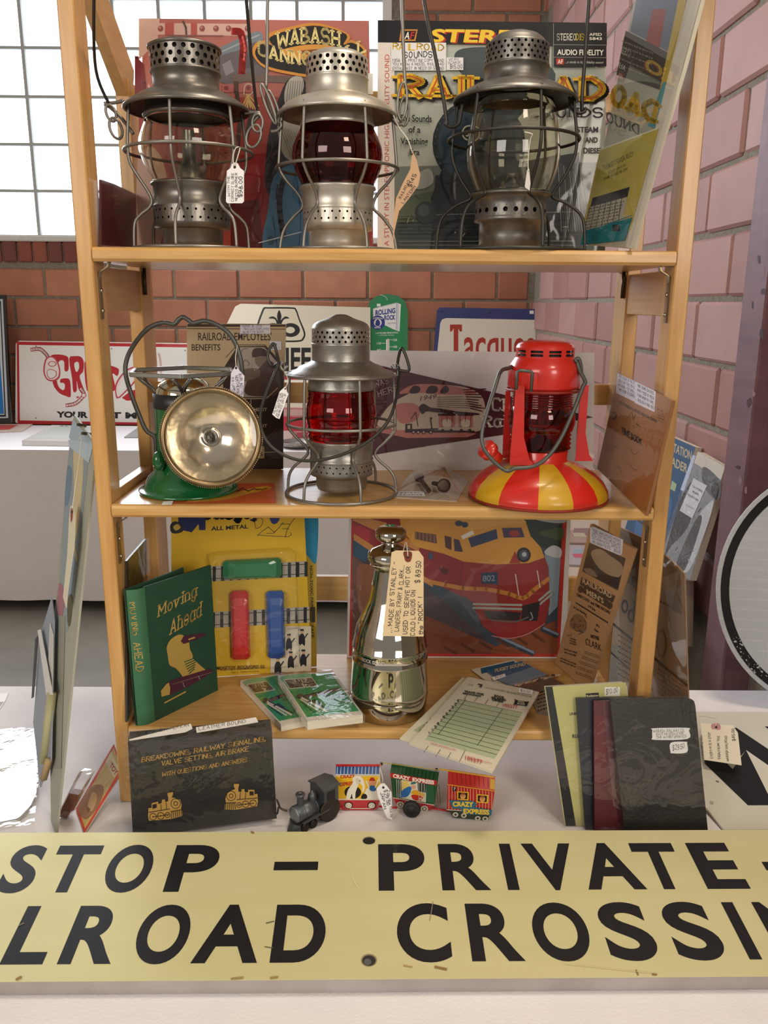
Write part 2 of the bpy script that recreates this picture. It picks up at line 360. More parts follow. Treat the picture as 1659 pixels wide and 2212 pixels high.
def lift(f, p):         # keep a face's printing and film above what it stands on
    if f.zmin is None or p.z >= f.zmin: return p
    S = V3(0, 0, 1)-f.N*f.N.z; return p+S*((f.zmin-p.z)/S.z)
class Print:
    STEP = 4e-5
    def __init__(s, face, base=2e-4): s.f = face; s.mb = MB(); s.n = base
    def _p(s, uvs, col, faces=None):
        s.n += s.STEP
        s.mb.add([lift(s.f, s.f.at(u, v, s.n)) for u, v in uvs], faces or [tuple(range(len(uvs)))], col=srgb(col))
        return s
    def poly(s, pts, col): return s._p([s.f.uv(*p) for p in pts], col)
    def curve(s, pts, col, k=5):
        q = smooth_path([(x, y, 0) for x, y in pts], k, True); return s._p([s.f.uv(p.x, p.y) for p in q], col)
    def rect(s, x0, y0, x1, y1, col): return s.poly([(x0, y0), (x1, y0), (x1, y1), (x0, y1)], col)
    def ell(s, x, y, rx, ry, col, n=28): return s.poly([(x+rx*math.cos(2*math.pi*k/n), y+ry*math.sin(2*math.pi*k/n)) for k in range(n)], col)
    def line(s, pts, wpx, col, smooth=0, closed=False):
        if smooth: pts = [(p.x, p.y) for p in smooth_path([(x, y, 0) for x, y in pts], smooth, closed)]
        if closed: pts = list(pts)+[pts[0]]
        vs = []; fs = []
        for a, b in zip(pts, pts[1:]):
            dx, dy = b[0]-a[0], b[1]-a[1]; L = math.hypot(dx, dy)
            if L < 1e-6: continue
            e = wpx*.3; ux, uy = dx/L, dy/L; nx, ny = -uy*wpx/2, ux*wpx/2; k = len(vs)
            vs += [(a[0]+nx-ux*e, a[1]+ny-uy*e), (a[0]-nx-ux*e, a[1]-ny-uy*e), (b[0]-nx+ux*e, b[1]-ny+uy*e), (b[0]+nx+ux*e, b[1]+ny+uy*e)]; fs.append((k, k+1, k+2, k+3))
        if fs: s._p([s.f.uv(*p) for p in vs], col, fs)
        return s
    def _map(s, a, b, up, arc):
        # baseline a->b (picture of the place), cap-height vector up ; arc lifts the middle
        def m(x, y):
            lift = arc*(1-(2*x-1)**2); return (a[0]+(b[0]-a[0])*x+up[0]*y, a[1]+(b[1]-a[1])*x+up[1]*y-lift)
        return m
    def text(s, t, a, b, h, col, bold=.012, arc=0, lean=0, mirror=False):
        up = (lean, -h) if not isinstance(h, tuple) else h
        vs, fs = text_mesh(t, bold); m = s._map(a, b, up, arc)
        if mirror: vs = [(1-x, y) for x, y in vs]
        return s._p([s.f.uv(*m(x, y)) for x, y in vs], col, fs)
    def slab(s, t, a, b, h, col, thick=1.1, serif=.5, arc=0, lean=0, gap=1.9, mirror=False, jitter=0):
        up = (lean, -h) if not isinstance(h, tuple) else h
        m = s._map(a, b, up, arc); vs = []; fs = []
        for p in stroke_text(t, thick, serif, gap, jitter, R):
            k = len(vs); vs += [s.f.uv(*m((1-x) if mirror else x, y)) for x, y in p]; fs.append((k, k+1, k+2, k+3))
        return s._p(vs, col, fs) if fs else s
    def hand(s, t, a, b, h, col='#3a3a44', thick=.75): return s.slab(t, a, b, h, col, thick, 0, gap=1.8, jitter=.55)
    def scrawl(s, x0, y0, x1, y1, rows, col='#55525a', dx=(1, 0), wpx=1.0):      # unreadable lines of small print
        for i in range(rows):
            y = y0+(y1-y0)*(i+.5)/rows; x = x0+R.uniform(0, 2); sk = dx[1]
            vs = []
            while x < x1-2:
                L = R.uniform(2.5, 7); L = min(L, x1-x); self_h = (y1-y0)/rows*R.uniform(.3, .5); yy = y+(x-x0)*sk
                vs.append([(x, yy-self_h/2), (x+L, yy-self_h/2+L*sk), (x+L, yy+self_h/2+L*sk), (x, yy+self_h/2)]); x += L+R.uniform(1.2, 2.4)
            V = [s.f.uv(*p) for q in vs for p in q]
            if V: s.n -= s.STEP*.9; s._p(V, col, [tuple(range(4*k, 4*k+4)) for k in range(len(vs))])
        s.n += s.STEP
        return s
    def done(s, name, parent, m=None, label=None, kind=None): return part(name, s.mb, m or ink, parent, label, kind) if s.mb.f else None
def board(name, label, cat, face, outline, thick, m, group=None, bodyname='board', k=0, zmin=None):
    """a flat thing: outline in sight-line coordinates on its own plane, real thickness behind it"""
    if k: outline = [(p.x, p.y) for p in smooth_path([(x, y, 0) for x, y in outline], k, True)]
    P = [face.px(*p) for p in outline]
    if zmin is not None: face.zmin = zmin; S = V3(0, 0, 1)-face.N*face.N.z; P = [p+S*((zmin-p.z)/S.z) if p.z < zmin else p for p in P]
    c = sum(P, Vector())/len(P); low = min(P, key=lambda p: p.z); t = thing(name, label, cat, (c.x, c.y, low.z), group)
    mb = MB(); mb.prism(P, -face.N*thick); part(bodyname, mb, m, t)
    return t
def sheet(name, face, outline, m, parent, n=.002, thick=.0004, label=None, kind=None):     # thin layer in front of a face
    P = [face.px(x, y)+face.N*n for x, y in outline]; mb = MB(); mb.prism(P, face.N*thick)
    return part(name, mb, m, parent, label)
def bag(face, outline, parent, m=None, n=.0025, name='sleeve'):
    P = [lift(face, face.px(x, y)+face.N*n) for x, y in outline]; mb = MB(); mb.add(P, [tuple(range(len(P)))])
    return part(name, mb, m or sleeve, parent)

# ================================================================ THE SETTING
WY = 4.0; FZ = -.84
H = onY(1000, 585, WY).z-onY(1000, 649.5, WY).z; Z0 = onY(1000, 585, WY).z
XR = onY(1152, 640, WY).x; XL = -3.2; J = .014
BLEN = onY(305, 600, WY).x-onY(165, 600, WY).x; BX0 = onY(165, 600, WY).x
WX1 = onY(846, 60, WY).x; WZ0 = onY(60, 517, WY).z; ROWZ = onY(60, 569, WY).z
ZTOP = 2.5
fl = struct('floor', MB().box(XL, XR+.3, -2.6, WY+.3, FZ-.05, FZ), mat('grey_concrete', '#7f7b70', .5, noise=('#6c685f', 3, .3, .7, (1, 1, 1))))
mb = MB()
mb.box(XL, XR+.2, WY+.006, WY+.22, FZ, WZ0-.02); mb.box(WX1, XR+.2, WY+.006, WY+.22, WZ0-.02, ZTOP)
wb = struct('wall_back', mb, mortar)
def brick_mesh(nm, L, D, Hh, b=.006):
    m_ = MB(); m_.obox((-L/2, 0, -Hh/2), (L, 0, 0), (0, D, 0), (0, 0, Hh), b); return m_
def put_brick(me, parent, loc, rot=0):
    o = bpy.data.objects.new('brick', me); COL.objects.link(o); o.parent = parent; o.location = Vector(loc)-wloc(parent); o.rotation_euler = (0, R.uniform(-.004, .004), rot)
full = mesh_of('brick', brick_mesh('b', BLEN-J, .06, H-J), brick_back, V3(0, 0, 0))
half = mesh_of('brick', brick_mesh('b', BLEN/2-J, .06, H-J), brick_back, V3(0, 0, 0))
rowl = mesh_of('brick', brick_mesh('b', .089-J*.7, .08, WZ0-ROWZ-J), brick_dark, V3(0, 0, 0))
k0 = round((ROWZ-Z0)/H)
for k in range(-9, 12):
    zc = Z0+(k+.5)*H+0; sh = BX0+(BLEN/2 if k % 2 else 0)
    if zc < -.05 or zc > ZTOP: continue
    i0 = int((XL-sh)/BLEN); x = sh+i0*BLEN
    while x < XR:
        xa, xb = x, x+BLEN; x += BLEN
        if zc > ROWZ and xa < WX1:
            if xb > WX1+.1: put_brick(half, wb, (xb-BLEN/4, WY-.004+R.uniform(-.003, .003), zc))
            continue
        if xb > XR+.05:
            put_brick(half, wb, (xa+BLEN/4, WY-.004, zc)); continue
        put_brick(full, wb, (xa+BLEN/2, WY-.004+R.uniform(-.003, .003), zc))
x = onY(5, 545, WY).x-.089*12
while x < WX1:
    put_brick(rowl, wb, (x+.0445, WY-.012, (WZ0+ROWZ)/2)); x += .089
mb = MB(); mb.box(XR+.006, XR+.22, -1.2, WY+.2, FZ, ZTOP)
wr = struct('wall_right', mb, mortar)
rfull = mesh_of('brick', brick_mesh('b', BLEN-J, .06, H-J, .008), brick_right, V3(0, 0, 0))
for k in range(-6, 13):
    zc = Z0+(k+.5)*H
    if zc > ZTOP or zc < FZ+.1: continue
    y = WY-BLEN*.5-(BLEN/2 if k % 2 else 0)
    while y > .55:
        put_brick(rfull, wr, (XR-.004+R.uniform(-.004, .004), y, zc), -math.pi/2); y -= BLEN
struct('wall_left', MB().box(XL-.2, XL, -2.6, WY+.2, FZ, ZTOP), mat('painted_plaster', '#b9aa9a', .8, noise=('#ab9c8c', 2, .3, .7, (1, 1, 1))))
# window of glass blocks
gx = [onY(p, 210, WY+.06).x for p in (64, 161)]; GX = gx[1]-gx[0]; gz = [onY(70, p, WY+.06).z for p in (107, 212)]; GZ = gz[0]-gz[1]
mb = MB(); mb.box(XL, WX1, WY+.12, WY+.16, WZ0, ZTOP)
win = struct('window_1', mb, mat('block_joint', '#8a8f8c', .8))
part('window_sill', MB().box(XL, WX1, WY-.03, WY+.12, WZ0-.012, WZ0+.02, .006), mat('whitewashed_sill', '#d8d6d0', .9, bump=(40, .8)), win)
mb = MB(); mb.box(WX1-.05, WX1, WY+.0, WY+.12, WZ0, ZTOP); part('window_jamb', mb, mat('painted_jamb', '#e8e8e4', .6), win)
gbm = mat('lit_glass_block', '#eef4ff', .2, emit=WINDOW_GLOW)
gb = MB(); gb.obox((-GX/2+.008, 0, -GZ/2+.008), (GX-.016, 0, 0), (0, .09, 0), (0, 0, GZ-.016), .012)
gme = mesh_of('glass_block', gb, gbm, V3(0, 0, 0))
x = gx[0]+GX*.5
cols = [x+i*GX for i in range(-14, 12) if XL < x+(i-.5)*GX and x+(i+.5)*GX < WX1+.02]
for j in range(0, 10):
    zc = gz[0]+(j-3.5)*GZ
    if zc-GZ/2 < WZ0-.02 or zc+GZ/2 > ZTOP+.1: continue
    for xx in cols:
        o = bpy.data.objects.new('glass_block', gme); COL.objects.link(o); o.parent = win; o.location = (xx, WY+.04, zc)
bar = mat('block_joint_face', '#b4b8b6', .8)
for xx in sorted(set([round(c-GX/2, 4) for c in cols]+[round(cols[-1]+GX/2, 4)])):
    part('joint', MB().box(xx-.009, xx+.009, WY+.02, WY+.05, WZ0, ZTOP), bar, win)
for j in range(0, 11):
    zc = gz[0]+(j-4)*GZ
    if WZ0 < zc < ZTOP: part('joint', MB().box(cols[0]-GX/2, WX1, WY+.022, WY+.05, zc-.0075, zc+.0075), bar, win)
# purple painted post in front of the right wall
PY = .78; a = onY(1606, 620, PY+.12)
purple = mat('purple_brown_paint', '#7d5a61', .55, noise=('#6b4b53', 4, .35, .7, (1, 1, 6)), bump=(40, .25, (1, 1, .1)))
mb = MB(); mb.box(a.x, a.x+.3, PY, PY+.12, FZ, ZTOP, .004); tr = struct('trim_1', mb, purple)
mb = MB()
fp = Face((a.x, PY, 0), (0, -1, 0), (-1, 0, 0)); chips = Print(fp, 3e-4)
for (x, y, rx, ry) in [(1648, 585, 6, 22), (1650, 630, 8, 10), (1626, 660, 2, 12), (1645, 720, 5, 16), (1618, 870, 7, 16), (1628, 850, 5, 10), (1600, 1040, 5, 14), (1612, 1058, 4, 10), (1595, 1010, 7, 5), (1648, 990, 2, 5), (1615, 1024, 2, 8), (1640, 560, 4, 12)]:
    chips.curve([(x+rx*R.uniform(.5, 1)*math.cos(t), y+ry*R.uniform(.5, 1)*math.sin(t)) for t in [i*.9 for i in range(7)]], R.choice(['#4a2f38', '#3d262c', '#8b6b72']))
chips.done('paint_chip', tr)

# ---------------------------------------------------------------- tables and their cloths
def table(name, label, x0, x1, y0, y1, ztop, drop, clabel, m, group=None):
    t = thing(name, label, 'table', ((x0+x1)/2, (y0+y1)/2, FZ))
    part('tabletop', MB().box(x0, x1, y0, y1, ztop-.032, ztop-.004, .004), mat('table_laminate', '#8b7c68', .5), t)
    lm = mat('table_leg_metal', '#55565a', .4, .7)
    for (lx, ly) in ((x0+.06, y0+.06), (x1-.06, y0+.06), (x0+.06, y1-.06), (x1-.06, y1-.06)):
        part('leg', MB().tube([(lx, ly, FZ), (lx, ly, ztop-.032)], .014, 10), lm, t)
    c = MB(); n = 90; e = .006
    c.box(x0-e, x1+e, y0-e, y1+e, ztop-.0035, ztop)
    per = []
    def along(p, q):
        k = max(2, int((Vector(q)-Vector(p)).length/.03))
        return [Vector(p).lerp(Vector(q), i/k) for i in range(k)]
    ring = along((x0-e, y0-e), (x1+e, y0-e))+along((x1+e, y0-e), (x1+e, y1+e))+along((x1+e, y1+e), (x0-e, y1+e))+along((x0-e, y1+e), (x0-e, y0-e))
    cx_, cy_ = (x0+x1)/2, (y0+y1)/2; vs = []; m_ = len(ring)
    for lv, q in enumerate((0, .03, .2, .6, 1)):
        for i, p in enumerate(ring):
            ox = -1 if p.x <= x0-e+1e-4 else (1 if p.x >= x1+e-1e-4 else 0); oy = -1 if p.y <= y0-e+1e-4 else (1 if p.y >= y1+e-1e-4 else 0)
            wv = (.5+.5*math.sin(i*.55)+.4*math.sin(i*.23+1))*.012*q+.003*q
            vs.append((p.x+ox*wv, p.y+oy*wv, ztop-.002-drop*q))
    fs = [(lv*m_+i, lv*m_+(i+1) % m_, (lv+1)*m_+(i+1) % m_, (lv+1)*m_+i) for lv in range(4) for i in range(m_)]
    c.add(vs, fs, True)
    solo('tablecloth', c, m, clabel, 'tablecloth', (cx_, cy_, ztop-drop))
    return t
table('display_table', 'folding table under the white cloth that the wooden shelf stands on', -1.25, XR-.06, -.72, onZ(800, 1487, 0).y-.006, 0, .5, 'white tablecloth on the front table, under the long cream crossing sign', cloth)
BTY = onZ(300, 973, 0).y
table('back_table', 'long folding table against the rear brick wall under a pale cloth', XL+.25, XR-.12, BTY, BTY+.82, 0, -onY(300, 1295, BTY).z, 'pale grey cloth hanging to near the floor on the rear table', cloth_b)
STY = onZ(1500, 1252, 0).y
table('side_table', 'small table by the purple post with old books leaning on it', .42, XR-.06, STY, STY+.75, 0, -onY(1500, 1390, STY).z, 'beige cloth on the small table holding the leaning books', mat('beige_cloth', '#b9a898', .85))

# ---------------------------------------------------------------- the wooden shelf
ZT, ZM, ZB, HW = .7806, .4516, .1226, .3837
TH = .0175; PW = .02; PD = .042; BY = .207; PB = .064; RY = .270; IN = HW-PW-.001
sh = thing('shelf_unit', 'folding light maple shelf of three boards between open side frames', 'shelf', (0, .12, 0))
for s_ in (-1, 1):
    x0, x1 = (-HW, -HW+PW) if s_ < 0 else (HW-PW, HW)
    part('front_post', MB().box(x0, x1, 0, PD, .0005, 1.14, .0015), wood_z, sh)
    part('back_post', MB().box(x0, x1, BY, BY+PB, .0005, 1.02, .0015), wood_z, sh)
    rails = [(ZT-TH-.062, ZT-TH-.004), (ZM-.026, ZM+.012), (.05, .09)]
    for (za, zb) in rails: part('side_rail', MB().box(x0+.002, x1-.002, PD, BY, za, zb, .001), wood_y, sh)
    # top rail of the side frame slopes down towards the rear
    rp = MB(); rp.prism([(x0+.002, PD-.03, 1.12), (x0+.002, BY+.02, .985), (x0+.002, BY+.04, 1.04), (x0+.002, PD-.03, 1.18)], (PW-.004, 0, 0)); part('top_rail', rp, wood_y, sh)
    xi = x1 if s_ < 0 else x0
    def hinge(zc):
        h = MB(); d = -s_*.0018
        h.box(min(xi, xi+d), max(xi, xi+d), BY+.004, BY+.017, zc-.018, zc+.018); h.tube([(xi+d*1.4, BY+.0105, zc-.02), (xi+d*1.4, BY+.0105, zc+.02)], .0032, 8)
        ho = part('hinge', h, mat('dark_brass', '#5a4a35', .35, .9), sh)
        sc = MB()
        for dz in (-.012, .012): sc.sphere((xi+d, BY+.0145, zc+dz), .0022, 8, 6)
        part('screw', sc, chrome, ho)
    hinge(ZT-.036)
    for zz in (ZT, ZM, ZB):
        b = MB(); d = -s_; y0 = .012; zt = zz-TH
        b.prism([(xi, y0, zt-.07), (xi, y0+.009, zt-.07), (xi, y0+.009, zt-.02), (xi, y0, zt-.02)], (d*.0022, 0, 0))
        for p, q in (((0, -.02), (.002, -.012)), ((.002, -.012), (.012, -.006)), ((.012, -.006), (.014, 0))):
            b.prism([(xi+d*p[0], y0, zt+p[1]), (xi+d*p[0]+d*.0022, y0, zt+p[1]), (xi+d*q[0]+d*.0022, y0, zt+q[1]), (xi+d*q[0], y0, zt+q[1])], (0, .009, 0))
        bo = part('bracket', b, mat('brassy_steel', '#8a7a5c', .3, .9), sh, 'brassy metal catch under the board')
        sc = MB()
        for dz in (-.06, -.035): sc.sphere((xi+d*.0022, y0+.0045, zt+dz), .0028, 8, 6)
        part('screw', sc, chrome, bo)
for zz in (ZT, ZM, ZB):      # each board is glued up of three strips of maple; rounded front edge
    ydiv = [-.004, .085, .17, .258]
    for i in range(3):
        m_ = MB()
        if i == 0:
            prof = [(ydiv[0]+.0035, zz-TH), (ydiv[0], zz-TH+.0035), (ydiv[0], zz-.005), (ydiv[0]+.0015, zz-.0015), (ydiv[0]+.005, zz), (ydiv[1], zz), (ydiv[1], zz-TH)]
            m_.prism([(-IN, y, z) for y, z in prof], (2*IN, 0, 0))
        else: m_.box(-IN, IN, ydiv[i]+.0004, ydiv[i+1], zz-TH, zz)
        part('shelf_board', m_, wood_x, sh)
for x_, ya, yb in ((1316, 200, 245), (640, 826, 871), (715, 1246, 1298)):
    part('back_rail', MB().box(-HW+.002, HW-.002, RY, RY+.014, onY(x_, yb, RY).z, onY(x_, ya, RY).z, .0015), wood_x, sh)

# ================================================================ LANTERNS
class Axis:      # an upright axis standing on height zb at depth y0; silhouettes read off along it
    def __init__(s, cx, ymid, y0, zb, ybot):
        p = onY(cx, ymid, y0); s.x, s.y, s.zb = p.x, y0, zb; s.cx = cx
        s.dz = zb-onY(cx, ybot, y0).z
    def z(s, ypx):
        return onY(s.cx, ypx, s.y).z+s.dz
    def r(s, rpx, ypx=None):
        p = Vector((s.x, s.y, s.z(ypx) if ypx else s.zb+.1)); return rpx*(p-CAM).dot(_fw)/F_PX
    def prof(s, pts): return [(s.r(r, y), s.z(y)) for y, r in pts]
    def P(s, ang, r, z): return V3(s.x+r*math.sin(ang), s.y-r*math.cos(ang), z)      # ang 0 faces the viewer, positive to the right
    def c(s): return (s.x, s.y, 0)
def circle(ax, r, z, n=40): return [ax.P(2*math.pi*k/n, r, z) for k in range(n)]
def shell(ax, pts, th):          # outer profile and an inner wall: a hollow glass body, open at both ends but closed between walls
    o = ax.prof(pts); i = [(max(r-th, .001), z) for r, z in reversed(o)]
    return o+i+[o[0]]
def link_path(a, b, w_):         # one oval chain link between two points
    a, b = Vector(a), Vector(b); d = (b-a); L = d.length; d.normalize(); n = d.cross(V3(0, 1, 0)); n = n.normalized() if n.length > .1 else V3(1, 0, 0)
    out = []
    for k in range(16):
        t = 2*math.pi*k/16; out.append((a+b)/2+d*(math.cos(t)*L/2)+n*(math.sin(t)*w_))
    return out
def rail_lantern(name, label, ax, S, metal, wm, glass):
    t = thing(name, label, 'lantern', (ax.x, ax.y, ax.zb), 'railroad lanterns with wire guards')
    C0 = ax.c()
    cap = MB(); cap.lathe(ax.prof(S['cap']), 48, C0); part('cap', cap, metal, t)
    vr = MB(); a, b = S['vent'][:2]; (r0, z0), (r1, z1) = ax.prof([a])[0], ax.prof([b])[0]
    vr.perforated(r1, z1, r0, z0, S['vent'][2], S['vent'][3], S['vent'][4]); vr.v = [v+V3(ax.x, ax.y, 0) for v in vr.v]; part('vent_ring', vr, metal, t)
    ch = MB(); ch.lathe(ax.prof(S['neck']), 48, C0, caps=False); part('chimney', ch, metal, t)
    dk = MB(); q = ax.prof([(S['vent'][0][0]+2, S['vent'][0][1]-8), (S['vent'][1][0], S['vent'][1][1]-8)]); dk.lathe(q, 32, C0); part('inner_flue', dk, dark_in, t)
    hd = MB(); o = ax.prof(S['hood']); hd.lathe(o+[(r-.0012, z-.0022) for r, z in reversed(o)], 56, C0, caps=False); part('hood', hd, metal, t)
    rm = MB(); rr, rz = o[-1]; rm.tube([ax.P(2*math.pi*k/56, rr, rz) for k in range(56)], .0022, 8, True); part('hood_rim', rm, metal, t)
    if 'collar' in S:
        co = MB(); co.lathe(ax.prof(S['collar']), 48, C0, caps=False); part('globe_collar', co, S.get('collar_m', metal), t)
    gl = MB(); gl.lathe(shell(ax, S['globe'], .0022), 64, C0, caps=False); part('globe', gl, glass, t, S.get('globe_label'))
    bs = MB(); bs.lathe(ax.prof(S['pot_top']), 48, C0); part('globe_holder', bs, metal, t)
    a, b = S['air'][:2]; (r0, z0), (r1, z1) = ax.prof([a])[0], ax.prof([b])[0]
    ar = MB(); ar.perforated(r1, z1, r0, z0, S['air'][2], S['air'][3], S['air'][4]); ar.v = [v+V3(ax.x, ax.y, 0) for v in ar.v]; part('air_ring', ar, metal, t)
    dk = MB(); dk.lathe([(r1-.006, z1), (r0-.006, z0)], 32, C0); part('inner_drum', dk, dark_in, t)
    pt = MB(); q = ax.prof(S['pot']); q[-1] = (q[-1][0], max(q[-1][1], ax.zb+.003)); pt.lathe(q, 48, C0); part('oil_pot', pt, metal, t)
    if S.get('burner'):
        bu = MB(); q = ax.prof([(y, r) for y, r in S['burner']]); bu.lathe(q, 24, C0); part('burner', bu, galv, t)
    W = S['w']; wr_ = S.get('wire_r', .0021)
    for k, ang in enumerate(S['angles']):
        pts = smooth_path([ax.P(math.radians(ang), ax.r(r, y), max(ax.z(y), ax.zb+wr_)) for y, r in S['guard']], 5)
        g = MB(); g.tube(pts, wr_, 7); part('guard_wire', g, wm, t)
    y, r = S['ring']; g = MB(); g.tube(circle(ax, ax.r(r, y), ax.z(y)), wr_, 7, True); part('ring_wire', g, wm, t)
    y, r = S['guard'][-1]; g = MB(); g.tube(circle(ax, ax.r(r, y), ax.zb+wr_+.0003, 44), wr_*1.05, 7, True); part('base_ring', g, wm, t)
    for pts in S.get('legs', []):
        g = MB(); g.tube(smooth_path([ax.P(math.radians(a_), ax.r(r, y), max(ax.z(y), ax.zb+wr_)) for a_, y, r in pts], 5), wr_, 7); part('leg_wire', g, wm, t)
    for pts, dy in S.get('ears', []):
        g = MB(); g.tube(smooth_path([onY(x, y_, ax.y+dy) for x, y_ in pts], 4), wr_*1.1, 7); part('ear', g, wm, t)
    for (xa, ya, xb, yb, dy, ww) in S.get('links', []):
        g = MB(); g.tube(link_path(onY(xa, ya, ax.y+dy), onY(xb, yb, ax.y+dy), ww), .0019, 6, True); part('chain_link', g, wm, t)
    if S.get('bail'):
        pts, dy = S['bail']
        P = [onY(x, y_, ax.y+dy+(S.get('bail_tilt', 0)*(ax.z(y_)-ax.z(pts[0][1])) if y_ < pts[0][1] else 0)) for x, y_ in pts]
        g = MB(); g.tube(smooth_path(P, 6), S.get('bail_r', .0022), 8); part('bail', g, S.get('bail_m', wm), t)
    return t
def bail_over(xl, yl, xm, xr, yr):      # bail that runs up out of the picture as a wide arch
    return [(xl[0], yl[0]), (xl[1], yl[1]), (xl[2], 0), (xl[2]+10, -130), (xl[2]+60, -230), (xm, -290), (xr[2]-60, -230), (xr[2]-10, -130), (xr[2], 0), (xr[1], yr[1]), (xr[0], yr[0])]
YA = .085
# clear globe, flat lid, smoky metal
ax = Axis(409, 330, YA, ZT, 531)
rail_lantern('railroad_lantern', 'smoky grey lantern with clear globe and flat rimmed lid on top shelf', ax, dict(
    w=0, cap=[(90, 0), (88, 40), (88, 72), (92, 79), (96, 79), (98, 75)], vent=((97, 75), (144, 73), 3, 25, .36),
    neck=[(144, 73), (146, 75.5), (149, 75), (151, 71), (184, 70), (186, 72)], hood=[(184, 71), (190, 84), (200, 104), (213, 122), (222, 131), (226, 132)],
    collar=[(200, 86), (236, 91), (239, 95), (243, 95), (246, 90)], globe=[(244, 88), (252, 91), (270, 98), (292, 105), (315, 106), (340, 99), (362, 89), (380, 81), (388, 79)],
    pot_top=[(384, 20), (385, 84), (389, 85), (392, 80), (432, 79), (434, 82), (438, 82)], air=((438, 81), (472, 81), 2, 30, .16),
    pot=[(472, 81), (482, 80), (484, 66), (486, 64), (512, 63), (522, 60), (529, 50)], burner=[(385, 30), (345, 24), (340, 16), (300, 14), (270, 12)],
    guard=[(218, 121), (250, 124), (310, 128), (345, 124), (375, 108), (405, 90), (425, 83), (440, 90), (455, 108), (475, 121), (530, 124)], angles=(-4, 57, 117, 177, -123, -76), ring=(318, 136),
    ears=[([(268, 217), (248, 222), (226, 224), (238, 232), (262, 255), (288, 290)], .0), ([(528, 244), (545, 243), (562, 246), (548, 262), (532, 290)], .0)],
    links=[(233, 226, 246, 262, -.004, .006), (242, 255, 258, 300, -.004, .0075), (556, 246, 556, 285, -.004, .007), (556, 270, 540, 318, -.004, .009)],
    bail=(bail_over((236, 207, 203), (226, 150), 370, (562, 552, 532), (245, 215)), 0), bail_tilt=-.75, bail_m=wire_d, bail_r=.002), galv_a, wire, glass_c)
# dark red globe, pale silver paint
ax = Axis(729, 330, YA+.005, ZT, 533)
rail_lantern('railroad_lantern', 'silver lantern with dark red globe in the middle of top shelf', ax, dict(
    w=0, cap=[(93, 0), (95, 26), (101, 48), (108, 60), (114, 66), (118, 67)], vent=((117, 67), (157, 67), 3, 26, .36),
    neck=[(157, 67), (158, 68.5), (161, 67), (195, 67), (197, 68)], hood=[(194, 67), (200, 76), (206, 94), (215, 110), (224, 119), (232, 124), (236, 125)],
    collar=[(215, 74), (238, 77), (254, 79), (258, 81), (262, 79)], globe=[(260, 78), (266, 80), (285, 89), (305, 96), (325, 98), (348, 95), (370, 86), (384, 79), (392, 78)],
    pot_top=[(388, 20), (391, 82), (396, 83), (400, 78), (436, 75), (439, 76.5), (443, 75)], air=((443, 75), (472, 75), 2, 30, .17),
    pot=[(472, 75), (484, 74), (487, 66), (490, 63), (512, 63), (524, 61), (530, 56), (533, 40)],
    guard=[(226, 118), (250, 121), (330, 127), (352, 126), (378, 110), (400, 90), (418, 79), (436, 77), (455, 96), (480, 115), (505, 123), (533, 126)], angles=(-31, 31, 92, 149, -149, -92), ring=(352, 131),
    ears=[([(606, 262), (608, 272), (598, 282), (585, 284)], 0), ([(848, 255), (858, 268), (868, 268)], 0)],
    links=[(563, 180, 596, 268, -.003, .004), (578, 195, 603, 270, .003, .005), (872, 178, 866, 260, -.003, .006), (874, 210, 872, 272, .003, .006)],
    bail=([(575, 190), (577, 120), (578, 0), (586, -120), (630, -230), (722, -290), (820, -230), (862, -120), (868, 0), (872, 120), (876, 190)], 0)), galv_b, wire, glass_r)
# tall clear globe, darkened metal
ax = Axis(1108, 330, YA+.006, ZT, 536)
rail_lantern('railroad_lantern', 'dark tarnished lantern with tall clear globe and domed cap on top shelf', ax, dict(
    w=0, cap=[(55, 0), (57, 28), (64, 46), (74, 58), (82, 63), (85, 68), (88, 69)], vent=((87, 69), (129, 69), 4, 30, .32),
    neck=[(129, 69), (130, 71), (134, 71), (136, 68), (164, 68), (167, 71)], hood=[(165, 69), (170, 78), (176, 94), (186, 110), (194, 122), (201, 130), (205, 131)],
    globe=[(206, 84), (225, 87), (250, 93), (290, 99), (320, 101), (350, 98), (380, 89), (400, 80), (406, 79)],
    pot_top=[(402, 20), (406, 86), (410, 90), (413, 84), (416, 76), (434, 76)], air=((434, 76), (458, 76), 1, 22, .24),
    pot=[(458, 76), (464, 78), (468, 77), (470, 66), (500, 66), (528, 65), (535, 60)], burner=[(404, 30), (380, 26), (376, 14), (362, 12)],
    guard=[(196, 124), (230, 127), (290, 134), (330, 130), (370, 112), (400, 92), (410, 88), (417, 92), (428, 118), (450, 146), (480, 157), (534, 160)], angles=(16, -46, 78, 137, -163, -105), ring=(290, 140),
    ears=[([(1000, 222), (996, 245), (990, 268), (975, 274), (962, 268), (964, 260)], 0), ([(1230, 206), (1236, 232), (1250, 244), (1264, 240), (1262, 232)], 0)],
    links=[],
    bail=([(966, 272), (958, 215), (940, 120), (916, 0), (905, -130), (950, -250), (1095, -310), (1240, -250), (1282, -130), (1272, 0), (1264, 120), (1258, 200), (1257, 240)], 0), bail_m=wire_d, bail_r=.0024), galv_c, wire_d, glass_c)
